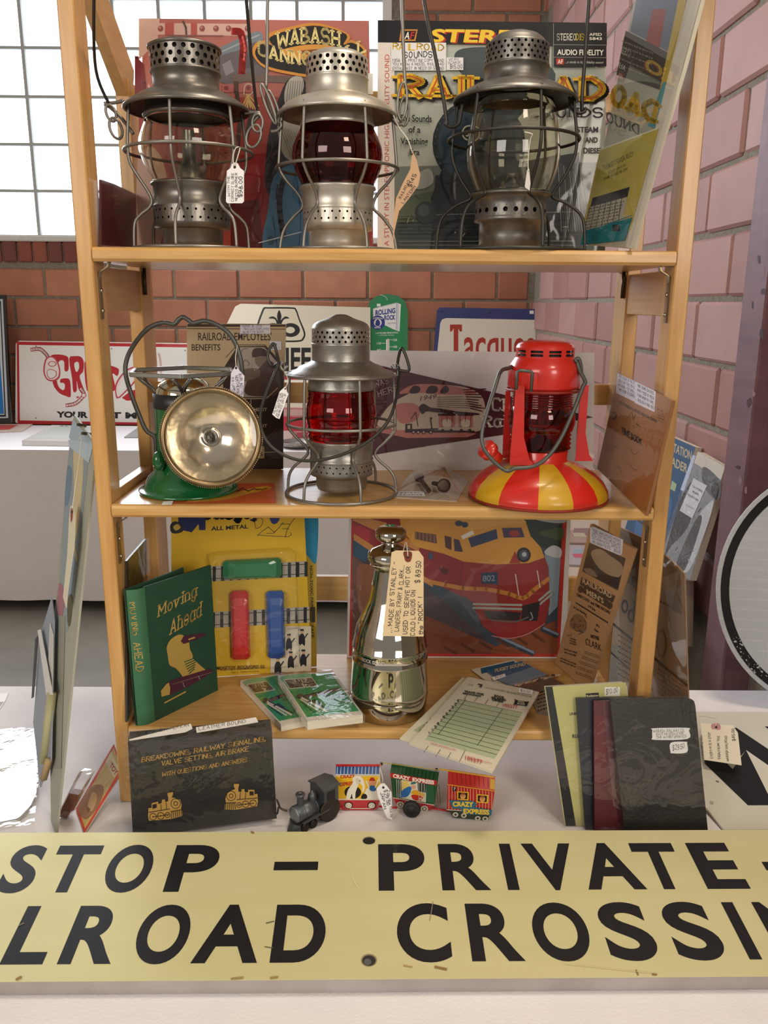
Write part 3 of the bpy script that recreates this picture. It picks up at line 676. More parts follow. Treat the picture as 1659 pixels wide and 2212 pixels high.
# short lantern on the middle shelf, ribbed red lens
ax = Axis(737, 880, .075, ZM, 1040)
def ribs(y0, y1, n, r, d): return [(y0+(y1-y0)*i/(2*n), r+(d if i % 2 else 0)) for i in range(2*n+1)]
rail_lantern('railroad_lantern', 'silver lantern with short ribbed red lens globe on the middle shelf', ax, dict(
    w=0, cap=[(650, 0), (651, 12), (655, 20), (659, 28), (662, 36), (666, 48), (671, 57), (677, 61), (682, 63), (685, 63)], vent=((684, 62.5), (713, 62.5), 3, 30, .3),
    neck=[(713, 62.5), (714, 64), (717, 62.5), (752, 62.5), (754, 63)], hood=[(751, 63), (757, 72), (764, 90), (770, 96), (775, 112), (779, 117), (782, 118)],
    collar=[(770, 68), (790, 70), (806, 71), (810, 73), (814, 71)], globe=[(812, 70), (818, 72), (820, 70), (826, 72), (828, 70), (834, 73), (837, 71), (850, 75), (868, 76), (886, 74), (892, 71), (896, 73), (899, 70), (904, 73), (907, 70), (913, 72), (918, 70), (924, 69)],
    pot_top=[(920, 20), (922, 70), (926, 71), (930, 68), (962, 67), (964, 69), (968, 67)], air=((968, 67.5), (990, 67.5), 2, 30, .17),
    pot=[(990, 67.5), (997, 67), (999, 58), (1002, 55), (1020, 55), (1028, 52), (1032, 40)],
    guard=[(776, 112), (800, 115), (890, 117), (905, 114), (925, 96), (942, 78), (955, 74), (968, 84), (985, 104), (1005, 116), (1040, 119)], angles=(-38, 22, 82, 142, -158, -98), ring=(888, 117),
    ears=[([(622, 790), (612, 800), (606, 790), (612, 782)], 0), ([(846, 788), (852, 796), (860, 792), (856, 784)], 0)],
    links=[],
    bail=None), galv, wire, glass_r2)
lan4 = [o for o in COL.objects if o.name.startswith('railroad_lantern')][-1]
g = MB(); P = [(603, 782, .0), (588, 792, -.02), (578, 768, -.02), (590, 742, -.015), (598, 765, -.02), (600, 790, -.03), (575, 850, -.05), (562, 900, -.07), (572, 945, -.085), (604, 978, -.092), (655, 995, -.096), (720, 988, -.096), (785, 960, -.092), (835, 915, -.08), (856, 860, -.05), (862, 800, -.01), (858, 790, .0), (868, 752, -.01), (884, 798, -.015), (862, 800, -.012)]
g.tube(smooth_path([onY(x, y, .075+dy) for x, y, dy in P], 6), .0021, 8); part('bail', g, wire_d, lan4)

# ---------------------------------------------------------------- green hand lamp with a big reflector
gx_, gy_ = 398, .085
ax = Axis(400, 900, gy_, ZM, 1045)
t = thing('reflector_lantern', 'green trainman hand lamp with big round silver reflector on middle shelf', 'lantern', (ax.x, ax.y, ZM))
green = mat('green_lacquer', '#1c6b36', .18, coat=.6, noise=('#14582b', 8, .3, .7, (1, 1, 1)))
C0 = ax.c()
part('body', MB().lathe(ax.prof([(838, 40), (846, 64), (858, 65), (990, 65), (1000, 70)]), 48, C0), green, t)
part('base', MB().lathe([(ax.r(66), ax.z(985)), (ax.r(74), ax.z(1000)), (ax.r(86), ax.z(1012)), (ax.r(92), ax.z(1024)), (ax.r(94), ax.z(1030)), (ax.r(104), ax.z(1038)), (ax.r(107), ZM+.0045), (ax.r(105), ZM+.0013)], 56, C0), green, t)
part('collar_band', MB().lathe(ax.prof([(832, 62), (833, 66), (862, 66.5), (864, 65)]), 48, C0, False), mat('dark_band', '#3a3b3c', .4, .6), t)
part('bulb_dome', MB().lathe(ax.prof([(795, 0), (797, 22), (803, 40), (812, 52), (824, 59), (838, 61)]), 48, C0), mat('pale_reflecting_dome', '#cfc9ae', .08, 1), t)
gz_ = ax.z(786); gr = ax.r(118)
hexp = [ax.P(math.radians(60*k+12), gr, gz_) for k in range(6)]
g = MB()
for k in range(6):
    a, b = hexp[k], hexp[(k+1) % 6]; d = (b-a).normalized(); n_ = d.cross(V3(0, 0, 1)); g.obox(a-n_*.0022-V3(0, 0, .004), b-a, n_*.0044, (0, 0, .0062), .001)
part('top_guard', g, mat('bright_guard_metal', '#a3a6a4', .26, .85), t)
for ang in (12, 132, 252):
    for off in (-10, 10):
        a_ = math.radians(ang); p = [ax.P(a_+math.radians(off), gr*.93, gz_-.004), ax.P(a_+math.radians(off*.3), gr*.82, gz_-.016), ax.P(a_, ax.r(72), gz_-.03), ax.P(a_, ax.r(67), ax.z(862))]
        part('guard_arm', MB().tube(smooth_path(p, 5), .0028, 7), galv_a, t)
# reflector: a dish facing the viewer
ctr = onY(457, 945, gy_-.075); N = (CAM-ctr).normalized(); N = (N+V3(.03, 0, -.02)).normalized(); U = V3(0, 0, 1).cross(N).normalized(); V = N.cross(U)
RR = 108*(ctr-CAM).dot(_fw)/F_PX
def dish(prof, n=64):
    m_ = MB(); vs = []; fs = []
    for r, d in prof: vs += [ctr+(U*math.cos(2*math.pi*k/n)+V*math.sin(2*math.pi*k/n))*r*RR+N*d for k in range(n)]
    for i in range(len(prof)-1): fs += [(i*n+k, i*n+(k+1) % n, (i+1)*n+(k+1) % n, (i+1)*n+k) for k in range(n)]
    return m_.add(vs, fs, True)
part('reflector_shell', dish([(1, 0), (1.0, -.008), (.93, -.014), (.7, -.03), (.3, -.046), (.2, -.055), (.01, -.058)]), galv_a, t)
part('reflector', dish([(.88, -.002), (.84, -.006), (.7, -.017), (.5, -.028), (.3, -.035), (.17, -.038), (.15, -.038)]), mat('silvered_reflector', '#e2d6bf', .16, 1, bump=(11, .3)), t)
rimp = [(1.0, 0)]
g = dish([(.88, -.001), (.9, .0035), (.94, .005), (.985, .004), (1.0, 0), (1.0, -.006)]); part('lens_rim', g, mat('worn_brass_rim', '#9c8662', .32, .9, noise=('#6c5a42', 20, .35, .7, (1, 1, 1))), t)
g = MB()
for k in range(150):
    a_ = 2*math.pi*k/150; p = ctr+(U*math.cos(a_)+V*math.sin(a_))*RR*1.003-N*.002; g.obox(p-N*.003, N*.005, (U*math.cos(a_)+V*math.sin(a_))*.0012, (V*math.cos(a_)-U*math.sin(a_))*.0012)
o = part('knurling', g, M['worn_brass_rim'], t, kind='stuff')
part('bulb', MB().sphere(ctr-N*.03, .0085, 16, 10), mat('bulb_glass', '#e9e4d2', .02, trans=1, ior=1.4), t)
part('bulb_socket', dish([(.2, -.0375), (.19, -.034), (.12, -.0335), (.11, -.037)]), chrome, t)
gl = dish([(.01, .0022), (.4, .0022), (.89, .0016)]); part('lens', gl, acrylic, t)
P = [(345, 992, -.02), (338, 975, -.02), (335, 945, -.02), (316, 930, -.018), (302, 900, -.014), (283, 850, -.008), (271, 805, -.002), (276, 770, 0), (296, 735, 0), (322, 708, 0), (352, 697, 0), (376, 700, 0), (386, 690, 0), (396, 685, 0), (408, 692, 0), (418, 698, 0), (442, 693, 0), (470, 702, 0), (496, 722, 0), (514, 755, 0), (523, 800, 0), (520, 850, .004), (505, 930, .01), (480, 980, .01)]
part('bail', MB().tube(smooth_path([onY(x, y, gy_+dy) for x, y, dy in P], 5), .0032, 9), mat('grey_bail', '#5c5c58', .45, .6), t)
part('bail_lug', MB().sphere(onY(343, 996, gy_-.04), .009, 14, 10, (1, 1, 1.5)), green, t)

# ---------------------------------------------------------------- red and yellow roadwork lantern
ax = Axis(1170, 900, .055, ZM, 1070)
C0 = ax.c()
red = mat('red_enamel', '#cb2c20', .28, coat=.4, noise=('#c31f18', 9, .3, .7, (1, 1, 1)))
t = thing('traffic_lantern', 'red roadwork lantern with yellow striped round base and red ribbed lens', 'lantern', (ax.x, ax.y, ZM))
def prof_off(pts, dx):           # the upper body sits a little right of the base centre in the view
    return ax.prof(pts)
cap = MB(); cap.lathe(ax.prof([(729, 0), (730, 34), (733, 52), (739, 60), (745, 63)]), 48, C0); part('cap', cap, red, t)
# slotted band
(ra, za), (rb, zb_) = ax.prof([(745, 63), (766, 63)]); m_ = MB(); n = 10
for j, (va, vb) in enumerate(((0, .2), (.2, .45), (.45, .55), (.55, .82), (.82, 1))):
    z0, z1 = za+(zb_-za)*va, za+(zb_-za)*vb
    for i in range(n):
        for (ua, ub, solid) in ((0, .32, True), (.32, 1, j in (0, 2, 4))):
            if not solid: continue
            k = 5; vs = []
            for q in range(k+1):
                th = 2*math.pi*(i+ua+(ub-ua)*q/k+.1)/n; vs += [V3(ax.x+ra*math.cos(th), ax.y+ra*math.sin(th), z0), V3(ax.x+ra*math.cos(th), ax.y+ra*math.sin(th), z1)]
            m_.add(vs, [(2*q, 2*q+2, 2*q+3, 2*q+1) for q in range(k)], True)
part('slotted_vent', m_, red, t)
part('inner_flue', MB().lathe([(ra-.006, za), (ra-.006, zb_)], 32, C0), dark_in, t)
part('hood', MB().lathe(ax.prof([(766, 63), (770, 66), (780, 73), (788, 76), (795, 77), (826, 77), (832, 75), (834, 70)]), 56, C0, False), red, t)
part('hood_rim', MB().tube(circle(ax, ax.r(77), ax.z(836)), .0018, 8, True), mat('rusty_red_edge', '#8e2a20', .5, .3), t)
rb_ = []
for i in range(9): rb_ += [(838+i*5.2, 62), (840+i*5.2, 66), (842.4+i*5.2, 62)]
lens = [(836, 60)]+rb_[:18]+[(872, 66), (885, 70), (905, 72), (922, 68)]+[(926+i*4.6, 62+(4 if i % 2 else 0)) for i in range(8)]+[(964, 60)]
part('globe', MB().lathe(shell(ax, lens, .0025), 56, C0, False), mat('deep_red_lens_glass', '#b80d22', .02, trans=1, ior=1.45), t)
part('burner', MB().lathe(ax.prof([(965, 26), (945, 26), (940, 12), (920, 10)]), 20, C0), galv_c, t)
part('lens_seat', MB().lathe(ax.prof([(958, 40), (960, 57), (966, 60), (984, 58), (990, 64), (994, 64)]), 48, C0), red, t)
# base dome in ten red and yellow gores
bp = ax.prof([(986, 58), (992, 76), (1002, 98), (1016, 121), (1032, 138), (1048, 147), (1058, 149)])
zlow = ZM+.001; bp = [(r, z) for r, z in bp if z > zlow+.004]+[(ax.r(149), zlow+.003), (ax.r(146), zlow)]
yel = mat('yellow_enamel', '#d2a31c', .35, coat=.2, noise=('#b98f1a', 9, .3, .7, (1, 1, 1)))
n = 60; angs = [-98, -63, -45, -13, 17, 40, 62, 97, 118, 152, 178, 205, 236, 262]     # where the colours change, from the front
def stripe(a): 
    a = (a+180) % 360-180
    return any(lo <= a <= hi for lo, hi in ((-70, -43), (-9, 17), (44, 66), (100, 125), (155, 180), (-180, -165), (-128, -102)))
for nm, mm, flag in (('base', red, False), ('yellow_stripe', yel, True)):
    m_ = MB(); n = 180
    for i in range(n):
        if stripe(360*(i+.5)/n) != flag: continue
        vs = []
        for r, z in bp: vs += [ax.P(2*math.pi*i/n, r, z), ax.P(2*math.pi*(i+1)/n, r, z)]
        m_.add(vs, [(2*q, 2*q+1, 2*q+3, 2*q+2) for q in range(len(bp)-1)], True)
    part(nm, m_, mm, t, 'yellow painted stripes' if flag else None)
part('base_rim', MB().tube(circle(ax, ax.r(149), zlow+.0025, 72), .0022, 8, True), mat('rusty_red_edge', '#8e2a20', .5, .3), t)
def strut(xa, ya, xb, yb, wt, wb_, y0, lab):
    p = [onY(xa-wt/2, ya, y0), onY(xa+wt/2, ya, y0), onY(xb+wb_/2, yb-60, y0), onY(xb+wb_*.9, yb-14, y0), onY(xb+wb_*1.3, yb, y0), onY(xb-wb_*.6, yb, y0), onY(xb-wb_/2, yb-40, y0)]
    m_ = MB(); m_.prism(p, (0, .0035, 0)); part('side_strut', m_, red, t)
strut(1124, 834, 1118, 1005, 18, 28, .012, '')
strut(1264, 832, 1255, 996, 16, 20, .05, '')
strut(1098, 845, 1094, 990, 10, 14, .07, '')
part('filler_neck', MB().tube([onY(1075, 992, .02), onY(1056, 974, .008)], .0085, 16), red, t)
part('filler_cap', MB().tube([onY(1058, 976, .009), onY(1050, 969, .004)], .013, 18), red, t)
P = [(1108, 790, 0), (1100, 795, -.02), (1082, 802, -.04), (1070, 835, -.06), (1052, 890, -.075), (1041, 938, -.082), (1046, 970, -.085), (1070, 1000, -.085), (1095, 1017, -.085), (1112, 1012, -.085), (1150, 1008, -.085), (1180, 990, -.083), (1210, 950, -.075), (1240, 885, -.06), (1258, 838, -.045), (1264, 824, -.04), (1252, 800, -.03), (1247, 783, -.025)]
part('bail', MB().tube(smooth_path([onY(x, y, .055+dy) for x, y, dy in P], 5), .0027, 8), mat('grey_bail', '#5c5c58', .45, .6), t)
part('bail_eye', MB().tube(smooth_path([onY(x, y, .03) for x, y in ((1247, 783), (1243, 778), (1249, 774), (1254, 786), (1256, 810))], 4), .0024, 7), M['grey_bail'], t)
part('lift_clip', MB().tube([onY(x, y, -.012) for x, y in ((1115, 842), (1117, 803), (1122, 800), (1146, 802), (1150, 806), (1147, 846))], .0022, 7), M['grey_bail'], t)

# ================================================================ THE TOP SHELF: records and papers
def clampbase(face, outline):
    out = []
    for x, y in outline:
        u, v = face.uv(x, y); out.append((u, max(v, face.vmin if hasattr(face, 'vmin') else 0)))
    return out
def stand_board(name, label, cat, face, outline, thick, m, group=None, body='board', k=0):
    if k: outline = [(p.x, p.y) for p in smooth_path([(x, y, 0) for x, y in outline], k, True)]
    face.vmin = (max(thick*face.N.z, 0)+.0006)/face.V.z; face.zmin = face.O.z+.0006; uv = clampbase(face, outline); P = [face.at(u, v) for u, v in uv]
    c = sum(P, Vector())/len(P); low = min(p.z for p in P); t = thing(name, label, cat, (c.x, c.y, low), group)
    mb = MB(); mb.prism(P, -face.N*thick); part(body, mb, m, t)
    return t
def fillp(pr, outline, col):
    uv = clampbase(pr.f, outline); return pr._p(uv, col)
card_m = mat('grey_card_edge', '#cfc8ba', .7)
def upright(x, y, Y, z, lean):
    p = onY(x, y, Y); t = math.radians(lean); return Face((p.x, Y, z), (1, 0, 0), (0, -math.cos(t), math.sin(t)))
# --- first record
F = upright(307, 540, .186, ZT, 3)
OUT = [(308, 548), (806, 548), (797, 45), (307, 40)]
t = stand_board('record_album', 'record album with red train car and striped cap artwork behind the two left lanterns', 'record album', F, OUT, .004, card_m, 'record albums on the top shelf', 'jacket')
p = Print(F); fillp(p, OUT, '#b96f63')
p.poly([(300, 210), (806, 210), (806, 548), (300, 548)], '#a2453c'); p.poly([(300, 40), (345, 40), (340, 90), (300, 130)], '#d9b5a6'); p.curve([(300, 330), (345, 340), (360, 440), (340, 545), (300, 545)], '#c09884')  # paler top and left corner: window haze put into the colour
p.poly([(330, 50), (538, 52), (540, 78), (330, 75)], '#dcb4a8')
for x in (347, 437, 467, 494, 535): p.ell(x, 62, 6, 6.5, '#96504a').ell(x-1.5, 60, 2.5, 2.5, '#c28d86')
p.rect(357, 50, 376, 76, '#bb5b51').rect(413, 50, 426, 77, '#bb5b51').line([(396, 46), (402, 60), (404, 88)], 4, '#5f4a48').line([(365, 77), (482, 78)], 3, '#8e5f58')
p.curve([(462, 112), (520, 82), (560, 68), (566, 90), (520, 108), (466, 130)], '#7d868e').line([(466, 118), (560, 76)], 3, '#a6aeb4')
p.curve([(465, 128), (520, 108), (560, 92), (590, 140), (560, 168), (500, 182), (466, 170)], '#6d6568').poly([(480, 140), (498, 130), (506, 155), (488, 165)], '#8f8a8c').poly([(520, 120), (548, 112), (552, 140), (530, 150)], '#595356')
p.line([(505, 68), (520, 72), (526, 100), (524, 130), (522, 162)], 15, '#b8231e', 4).line([(524, 80), (529, 105), (527, 130)], 4, '#e0675c', 3)
p.poly([(500, 160), (700, 168), (700, 182), (500, 176)], '#756259')
p.rect(480, 182, 548, 200, '#b96a63').ell(489, 191, 5, 5, '#8c4742').ell(537, 191, 5, 5, '#8c4742').rect(505, 176, 516, 200, '#5b4038')
for k in range(7): p.line([(535+R.uniform(-3, 3), 205), (523+k*6, 232+R.uniform(-6, 6))], 3, '#cba765')
p.line([(527, 205), (530, 185), (542, 183), (550, 195), (540, 206)], 2, '#d9cbb8', 3)
p.line([(512, 200), (520, 250), (514, 330)], 8, '#4a3a38').line([(545, 240), (532, 300)], 9, '#3d3131')
p.poly([(520, 335), (600, 330), (600, 548), (520, 548)], '#8c1f1f').poly([(500, 440), (560, 430), (570, 548), (500, 548)], '#5a1b1c').poly([(430, 250), (500, 250), (505, 330), (440, 330)], '#973d35')
p.poly([(292, 120), (312, 140), (318, 240), (292, 245)], '#7e3036').ell(297, 126, 4, 4, '#5d1f26').ell(312, 180, 4, 4, '#5d1f26')  # riveted maroon strip: reflection in the sleeve side, painted on
p.curve([(580, 300), (612, 190), (640, 168), (670, 200), (676, 350), (660, 420), (580, 420)], '#2b2428')
p.curve([(615, 200), (626, 172), (650, 165), (656, 190), (640, 226), (618, 228)], '#bdb8ab').curve([(600, 262), (618, 236), (650, 250), (668, 290), (664, 340), (640, 352), (610, 330)], '#b3ac9a')
for k in range(7): p.line([(619+k*5, 224), (624+k*5, 176)], 1.4, '#77736e')
for k in range(9): p.line([(604+k*6, 270+k*3), (630+k*5, 342-k*2)], 1.3, '#807a6c')
p.curve([(594, 380), (640, 352), (670, 360), (690, 548), (574, 548), (580, 450)], '#4d7c9c'); p.line([(612, 390), (604, 440), (612, 510)], 12, '#2c2a34', 4).line([(600, 400), (598, 430), (610, 440)], 3, '#20222c', 3)
for q in ([(640, 380), (650, 470), (645, 540)], [(590, 470), (600, 540)], [(660, 420), (668, 500)]): p.line(q, 3, '#345a78', 3)
p.ell(585, 520, 8, 10, '#365c79')
p.line([(560, 525), (650, 502)], 2.2, '#dfe9ee')
def lens_band(s, col): return [(552-s, 118), (560-s, 100-s), (578, 96-s), (590, 100), (584-s, 82-s), (640, 63-s), (690, 58-s), (748+s, 76), (742+s, 98), (760, 94-s), (784+s, 108), (780+s, 130+s), (748, 150+s), (690, 163+s), (630, 157+s), (572, 142+s)]
p.curve(lens_band(6, 0), '#d8923c', 4).curve(lens_band(0, 0), '#201a18', 4).curve([(606, 112), (650, 100), (690, 98), (730, 104), (752, 116), (720, 130), (690, 133), (640, 128)], '#dd9b44', 4).curve([(640, 114), (690, 108), (730, 116), (690, 122)], '#8a4a2c', 4)
p.slab('WABASH', (600, 104), (733, 102), 31, '#f0dc92', 1.15, .6, arc=9).slab('CANNONBALL', (560, 118), (790, 112), 27, '#f0dc92', 1.15, .5, arc=-26)
p.rect(795, 160, 806, 205, '#e8e4da')
p.done('jacket_print', t, inkg); bag(F, [(307, 548), (808, 548), (800, 40), (306, 35)], t, sleeve, .0045)
# --- second record
F = upright(817, 540, .204, ZT, 2)
OUT = [(815, 548), (1307, 550), (1309, 52), (817, 46)]
t = stand_board('record_album', 'stereo railroad sounds album with black top band behind the tall clear lantern', 'record album', F, OUT, .004, card_m, 'record albums on the top shelf', 'jacket')
p = Print(F); fillp(p, OUT, '#d6d4bd')
p.poly([(852, 98), (1308, 102), (1307, 420), (852, 420)], '#c3cabb').curve([(1000, 105), (1120, 110), (1200, 160), (1150, 230), (1040, 200), (985, 140)], '#4a5557').curve([(1060, 120), (1110, 130), (1120, 170), (1070, 165)], '#6c7672').curve([(860, 180), (960, 150), (1000, 200), (930, 230)], '#cfd2c2')
p.poly([(852, 360), (1307, 350), (1307, 548), (852, 548)], '#7c8478').poly([(852, 430), (1000, 400), (1000, 548), (852, 548)], '#5d6a4c').poly([(852, 480), (1307, 470), (1307, 548), (852, 548)], '#43504f')
p.ell(1035, 310, 101, 98, '#1c262c').ell(1038, 310, 92, 90, '#2d414f').ell(1044, 314, 72, 72, '#22313c')
for k in range(40): p.ell(1036+96*math.cos(k*.157), 310+94*math.sin(k*.157), 1.6, 1.6, '#55646c', 6)
p.ell(1013, 288, 16, 17, '#c9c0a4').ell(1013, 288, 13, 14, '#1d2428').text('3', (1006, 295), (1013, 295), 13, '#d9d2b8')
p.poly([(940, 380), (1250, 330), (1260, 548), (930, 548)], '#23282a').poly([(955, 365), (1000, 395), (940, 460), (930, 430)], '#15191a')
for k in range(14): p.line([(1205+k*4, 350+k*3), (1212+k*5, 500)], 1.5, '#9aa09a' if k % 3 == 0 else '#59605f')
for k in range(9): p.line([(862, 466+k*8), (1240, 458+k*9)], 1.6, R.choice(['#7b8380', '#1a1e1f', '#39413f']))
for k in range(26): p.line([(x0 := R.uniform(865, 1230), y0 := R.uniform(420, 530)), (x0+R.uniform(-14, 14), y0+R.uniform(-12, 12))], 1.5, R.choice(['#aab0a8', '#14181a', '#545c58']))
p.ell(920, 460, 22, 24, '#2b3030').ell(915, 455, 12, 13, '#4a5250').curve([(880, 395), (925, 365), (935, 395), (905, 410)], '#a9ada4')
p.poly([(816, 46), (852, 46), (852, 548), (815, 548)], '#e7ddd3').poly([(816, 46), (1309, 52), (1309, 102), (816, 94)], '#15151a')
p.text('A STUDY IN STEREOPHONIC HIGH FIDELITY SOUND', (840, 532), (841, 120), (-10.5, 0), '#bf4a3c', .0)
p.poly([(866, 66), (902, 66), (897, 91), (862, 91)], '#c98a3a').poly([(869, 69), (899, 69), (894, 88), (866, 88)], '#141114').text('A', (873, 87), (884, 87), 16, '#eeeade', .02, lean=3).text('F', (885, 87), (893, 87), 16, '#c02a26', .02, lean=3)
for off, c in ((4, '#b8322a'), (0, '#f3cc38')): p.text('STEREO', (928+off, 92+off*.6), (1156+off, 95+off*.6), 27, c, .035, lean=5)
p.rect(1194, 53, 1308, 146, '#141318').line([(1194, 54), (1194, 146)], 1.2, '#8d8a84').line([(1194, 99), (1308, 100)], 1.2, '#8d8a84').line([(1194, 126), (1308, 127)], 1.2, '#8d8a84')
p.slab('STEREO', (1202, 89), (1242, 89), 13, '#e8e4d6', .9, .4).slab('DISC', (1243, 89), (1266, 89), 13, '#d9c23e', .9, .4).text('AFSD', (1271, 80), (1298, 80), 6, '#e8e4d6', .02).text('5843', (1271, 89), (1298, 89), 6, '#e8e4d6', .02)
p.text('AUDIO FIDELITY', (1202, 121), (1302, 122), 12, '#efece2', .02).rect(1200, 129, 1216, 142, '#b9382e').text('AF', (1203, 140), (1214, 140), 9, '#efece2').text('...a study in high fidelity sound', (1219, 139), (1300, 140), 5.5, '#d4d0c4', 0, lean=1.5)
p.rect(845, 95, 963, 155, '#e9e9ea').hand('RAILROAD', (848, 110), (957, 111), 13, '#d9b63e', 1.1).hand('SOUNDS', (873, 127), (932, 126), 12, '#2a2c34', .9)
p.hand('1958 - A PRISTINE COPY - AND', (848, 136), (958, 136), 6).hand('YOU KNOW A MODEL RAILROAD', (848, 144), (958, 144), 6).hand('ENTHUSIAST IN NEED OF SOUND', (848, 153), (958, 153), 6)
p.rect(964, 127, 1000, 154, '#ececee').hand('VERY', (969, 134), (990, 134), 5).hand('SCARCE', (968, 141), (994, 140), 5).hand('$15.00', (971, 151), (998, 150), 8)
for dx, dy, c, th in ((5, 4, '#17161a', 1.9), (0, 0, '#eebf2d', 1.55)): p.slab('RAILROAD', (866+dx, 211+dy), (1296+dx, 216+dy), 44, c, th, .9)
p.slab('RAILROAD', (866, 211), (1296, 216), 44, '#c8452a', .3, 0)
p.slab('SOUNDS', (1150, 254), (1298, 255), 19, '#33383c', .9, .7)
p.text('The Sounds', (862, 264), (932, 266), 15, '#1d1f22', .02).text('of a', (882, 288), (908, 289), 14, '#1d1f22', .02).text('Vanishing', (865, 313), (924, 314), 14, '#1d1f22', .02).text('Era', (885, 336), (906, 337), 13, '#1d1f22', .02)
p.text('STEAM', (1244, 288), (1290, 288), 12, '#1d1f22', .03).text('AND', (1262, 310), (1289, 310), 12, '#1d1f22', .03).text("DIESEL", (1258, 333), (1301, 333), 12, '#1d1f22', .03)
p.done('jacket_print', t, inkg); bag(F, [(811, 550), (1316, 550), (1318, 45), (813, 40)], t, sleeve, .0045)
# --- leaning clear sleeve with a yellow and teal sheet; its upper part imitates the album's reflection
A = onY(1262, 527, .125); B = onY(1366, 533, -.012); A.z = B.z = ZT+.0005; C_ = onY(1372, 0, .125)
F = plane3(A, B, C_)
OUT = [(1262, 528), (1367, 537), (1392, 440), (1430, 300), (1475, 150), (1530, -60), (1385, -60), (1350, 100), (1310, 290)]
t = board('display_sheet', 'tall sheet in glossy clear sleeve, yellow below with teal foot, leaning on right post', 'paper', F, OUT, .005, mat('cream_board', '#d8d0ba', .6), bodyname='backing', zmin=ZT+.0005)
p = Print(F); p.poly(OUT, '#b4b19f'); p.poly([(1385, -60), (1500, -60), (1455, 118), (1362, 68)], '#6f7686').poly([(1410, 20), (1440, 20), (1420, 130), (1392, 110)], '#9b4a42').poly([(1352, 66), (1452, 118), (1428, 195), (1332, 162)], '#4d463c')  # dark brown patch: mirrored black album box put into the colour
p.poly([(1478, -60), (1496, -60), (1420, 300), (1404, 300)], '#c2a94c').poly([(1432, 180), (1452, 170), (1418, 280), (1400, 272)], '#5f9aa2')
p.poly([(1500, -60), (1530, -60), (1372, 537), (1352, 535)], '#ddd5c2')
for (yy, s_) in ((84, 9), (96, 7), (110, 6), (124, 6), (138, 5)): p.scrawl(1352-yy*.1, yy, 1420-yy*.1, yy+s_, 1, '#8a8577', (1, .4))  # small lines of the mirrored album box, painted on
p.slab('DAO', (1322, 222), (1412, 262), 38, '#b99a35', 1.8, .7, mirror=True, lean=8).slab('DNUO', (1312, 262), (1380, 290), 20, '#6a6a66', .9, .6, mirror=True)  # backward letters: the album title's reflection painted on the sheet
p.poly([(1297, 324), (1425, 276), (1362, 500), (1262, 482)], '#c2b257').line([(1297, 324), (1424, 277)], 3, '#e4dfc4')
p.text('YOUR ADVERTISEMENT', (1304, 370), (1370, 337), 12, '#6b6232', .01, mirror=True).text('IN THIS SPACE', (1315, 377), (1352, 360), 6, '#6b6232', .01, mirror=True).text('WILL BE SEEN BY MANY', (1304, 391), (1357, 368), 7, '#6b6232', .01, mirror=True)
p.poly([(1281, 428), (1362, 404), (1357, 425), (1276, 448)], '#2f2e33').poly([(1274, 448), (1357, 426), (1340, 506), (1258, 512)], '#bcb8a4')
for k in range(7): p.line([(1276+k*11.5, 447-k*3), (1261+k*12, 510)], 1.5, '#55524a')
for k in range(8): p.scrawl(1272-k*1.6, 450+k*7, 1350-k*2.6, 455+k*7, 1, '#5c584e', (1, -.22))
p.poly([(1262, 500), (1368, 470), (1352, 520), (1256, 530)], '#1f7d86').line([(1290, 494), (1366, 466)], 1.5, '#1f7d86').rect(1326, 486, 1342, 500, '#2f2e33')
p.done('sheet_print', t); bag(F, OUT, t, acrylic, .004)
# --- dark booklet against the left side frame
F = Face((-.3575, .05, ZT), (0, 1, 0), (1, 0, 0))
t = stand_board('booklet', 'dark maroon booklet against the left side frame of the top shelf', 'booklet', F, [(219, 530), (219, 388), (248, 398), (294, 420), (296, 534)], .003, mat('maroon_cover', '#4a2225', .4, noise=('#5c2d2c', 20, .3, .7, (1, 1, 1))), body='cover')
p = Print(F); p.scrawl(226, 430, 262, 470, 5, '#63383a'); p.done('cover_print', t); bag(F, [(217, 530), (217, 384), (297, 418), (297, 534)], t, sleeve, .003)

# ================================================================ THE MIDDLE SHELF
F = standing((405, 1014), (607, 1014), ZM, 1.5)
OUT = [(404, 1016), (607, 1016), (618, 700), (404, 698)]
t = stand_board('booklet', 'tan and brown railroad employees benefits booklet in a clear sleeve', 'booklet', F, OUT, .006, paper, body='pages')
p = Print(F); fillp(p, OUT, '#c6ae86'); p.poly([(405, 700), (617, 701), (617, 706), (405, 706)], '#4a3026').line([(405, 710), (616, 711)], 1.6, '#4a3026')
p.text("RAILROAD EMPLOYEES'", (428, 735), (587, 735), 17, '#3a2822', .012).text('BENEFITS', (414, 757), (476, 757), 14, '#3a2822', .015)
p.poly([(405, 1014), (405, 862), (480, 862), (480, 800), (513, 748), (573, 747), (613, 790), (612, 1014)], '#3b2a24').line([(488, 772), (513, 745), (572, 745), (613, 790)], 1.4, '#3a2822').poly([(405, 800), (482, 800), (482, 862), (405, 862)], '#c6ae86')
p.poly([(514, 750), (571, 750), (600, 784), (600, 838), (576, 858), (508, 858), (498, 845), (512, 800)], '#b4a79b').curve([(545, 770), (548, 754), (566, 752), (578, 760), (577, 770), (560, 772)], '#4c3933').line([(546, 770), (575, 769)], 4, '#4c3933').curve([(552, 772), (574, 770), (578, 782), (566, 795), (553, 786)], '#8a7568').curve([(560, 795), (580, 778), (602, 800), (604, 845), (580, 856), (530, 850), (540, 812)], '#59463e').curve([(520, 800), (556, 796), (560, 812), (524, 824)], '#7a675c')
for q in ([(522, 760), (526, 754), (535, 753)], [(524, 786), (530, 778), (538, 784), (536, 790)], [(545, 815), (565, 808)]): p.line(q, 1.2, '#6b5a52', 3)
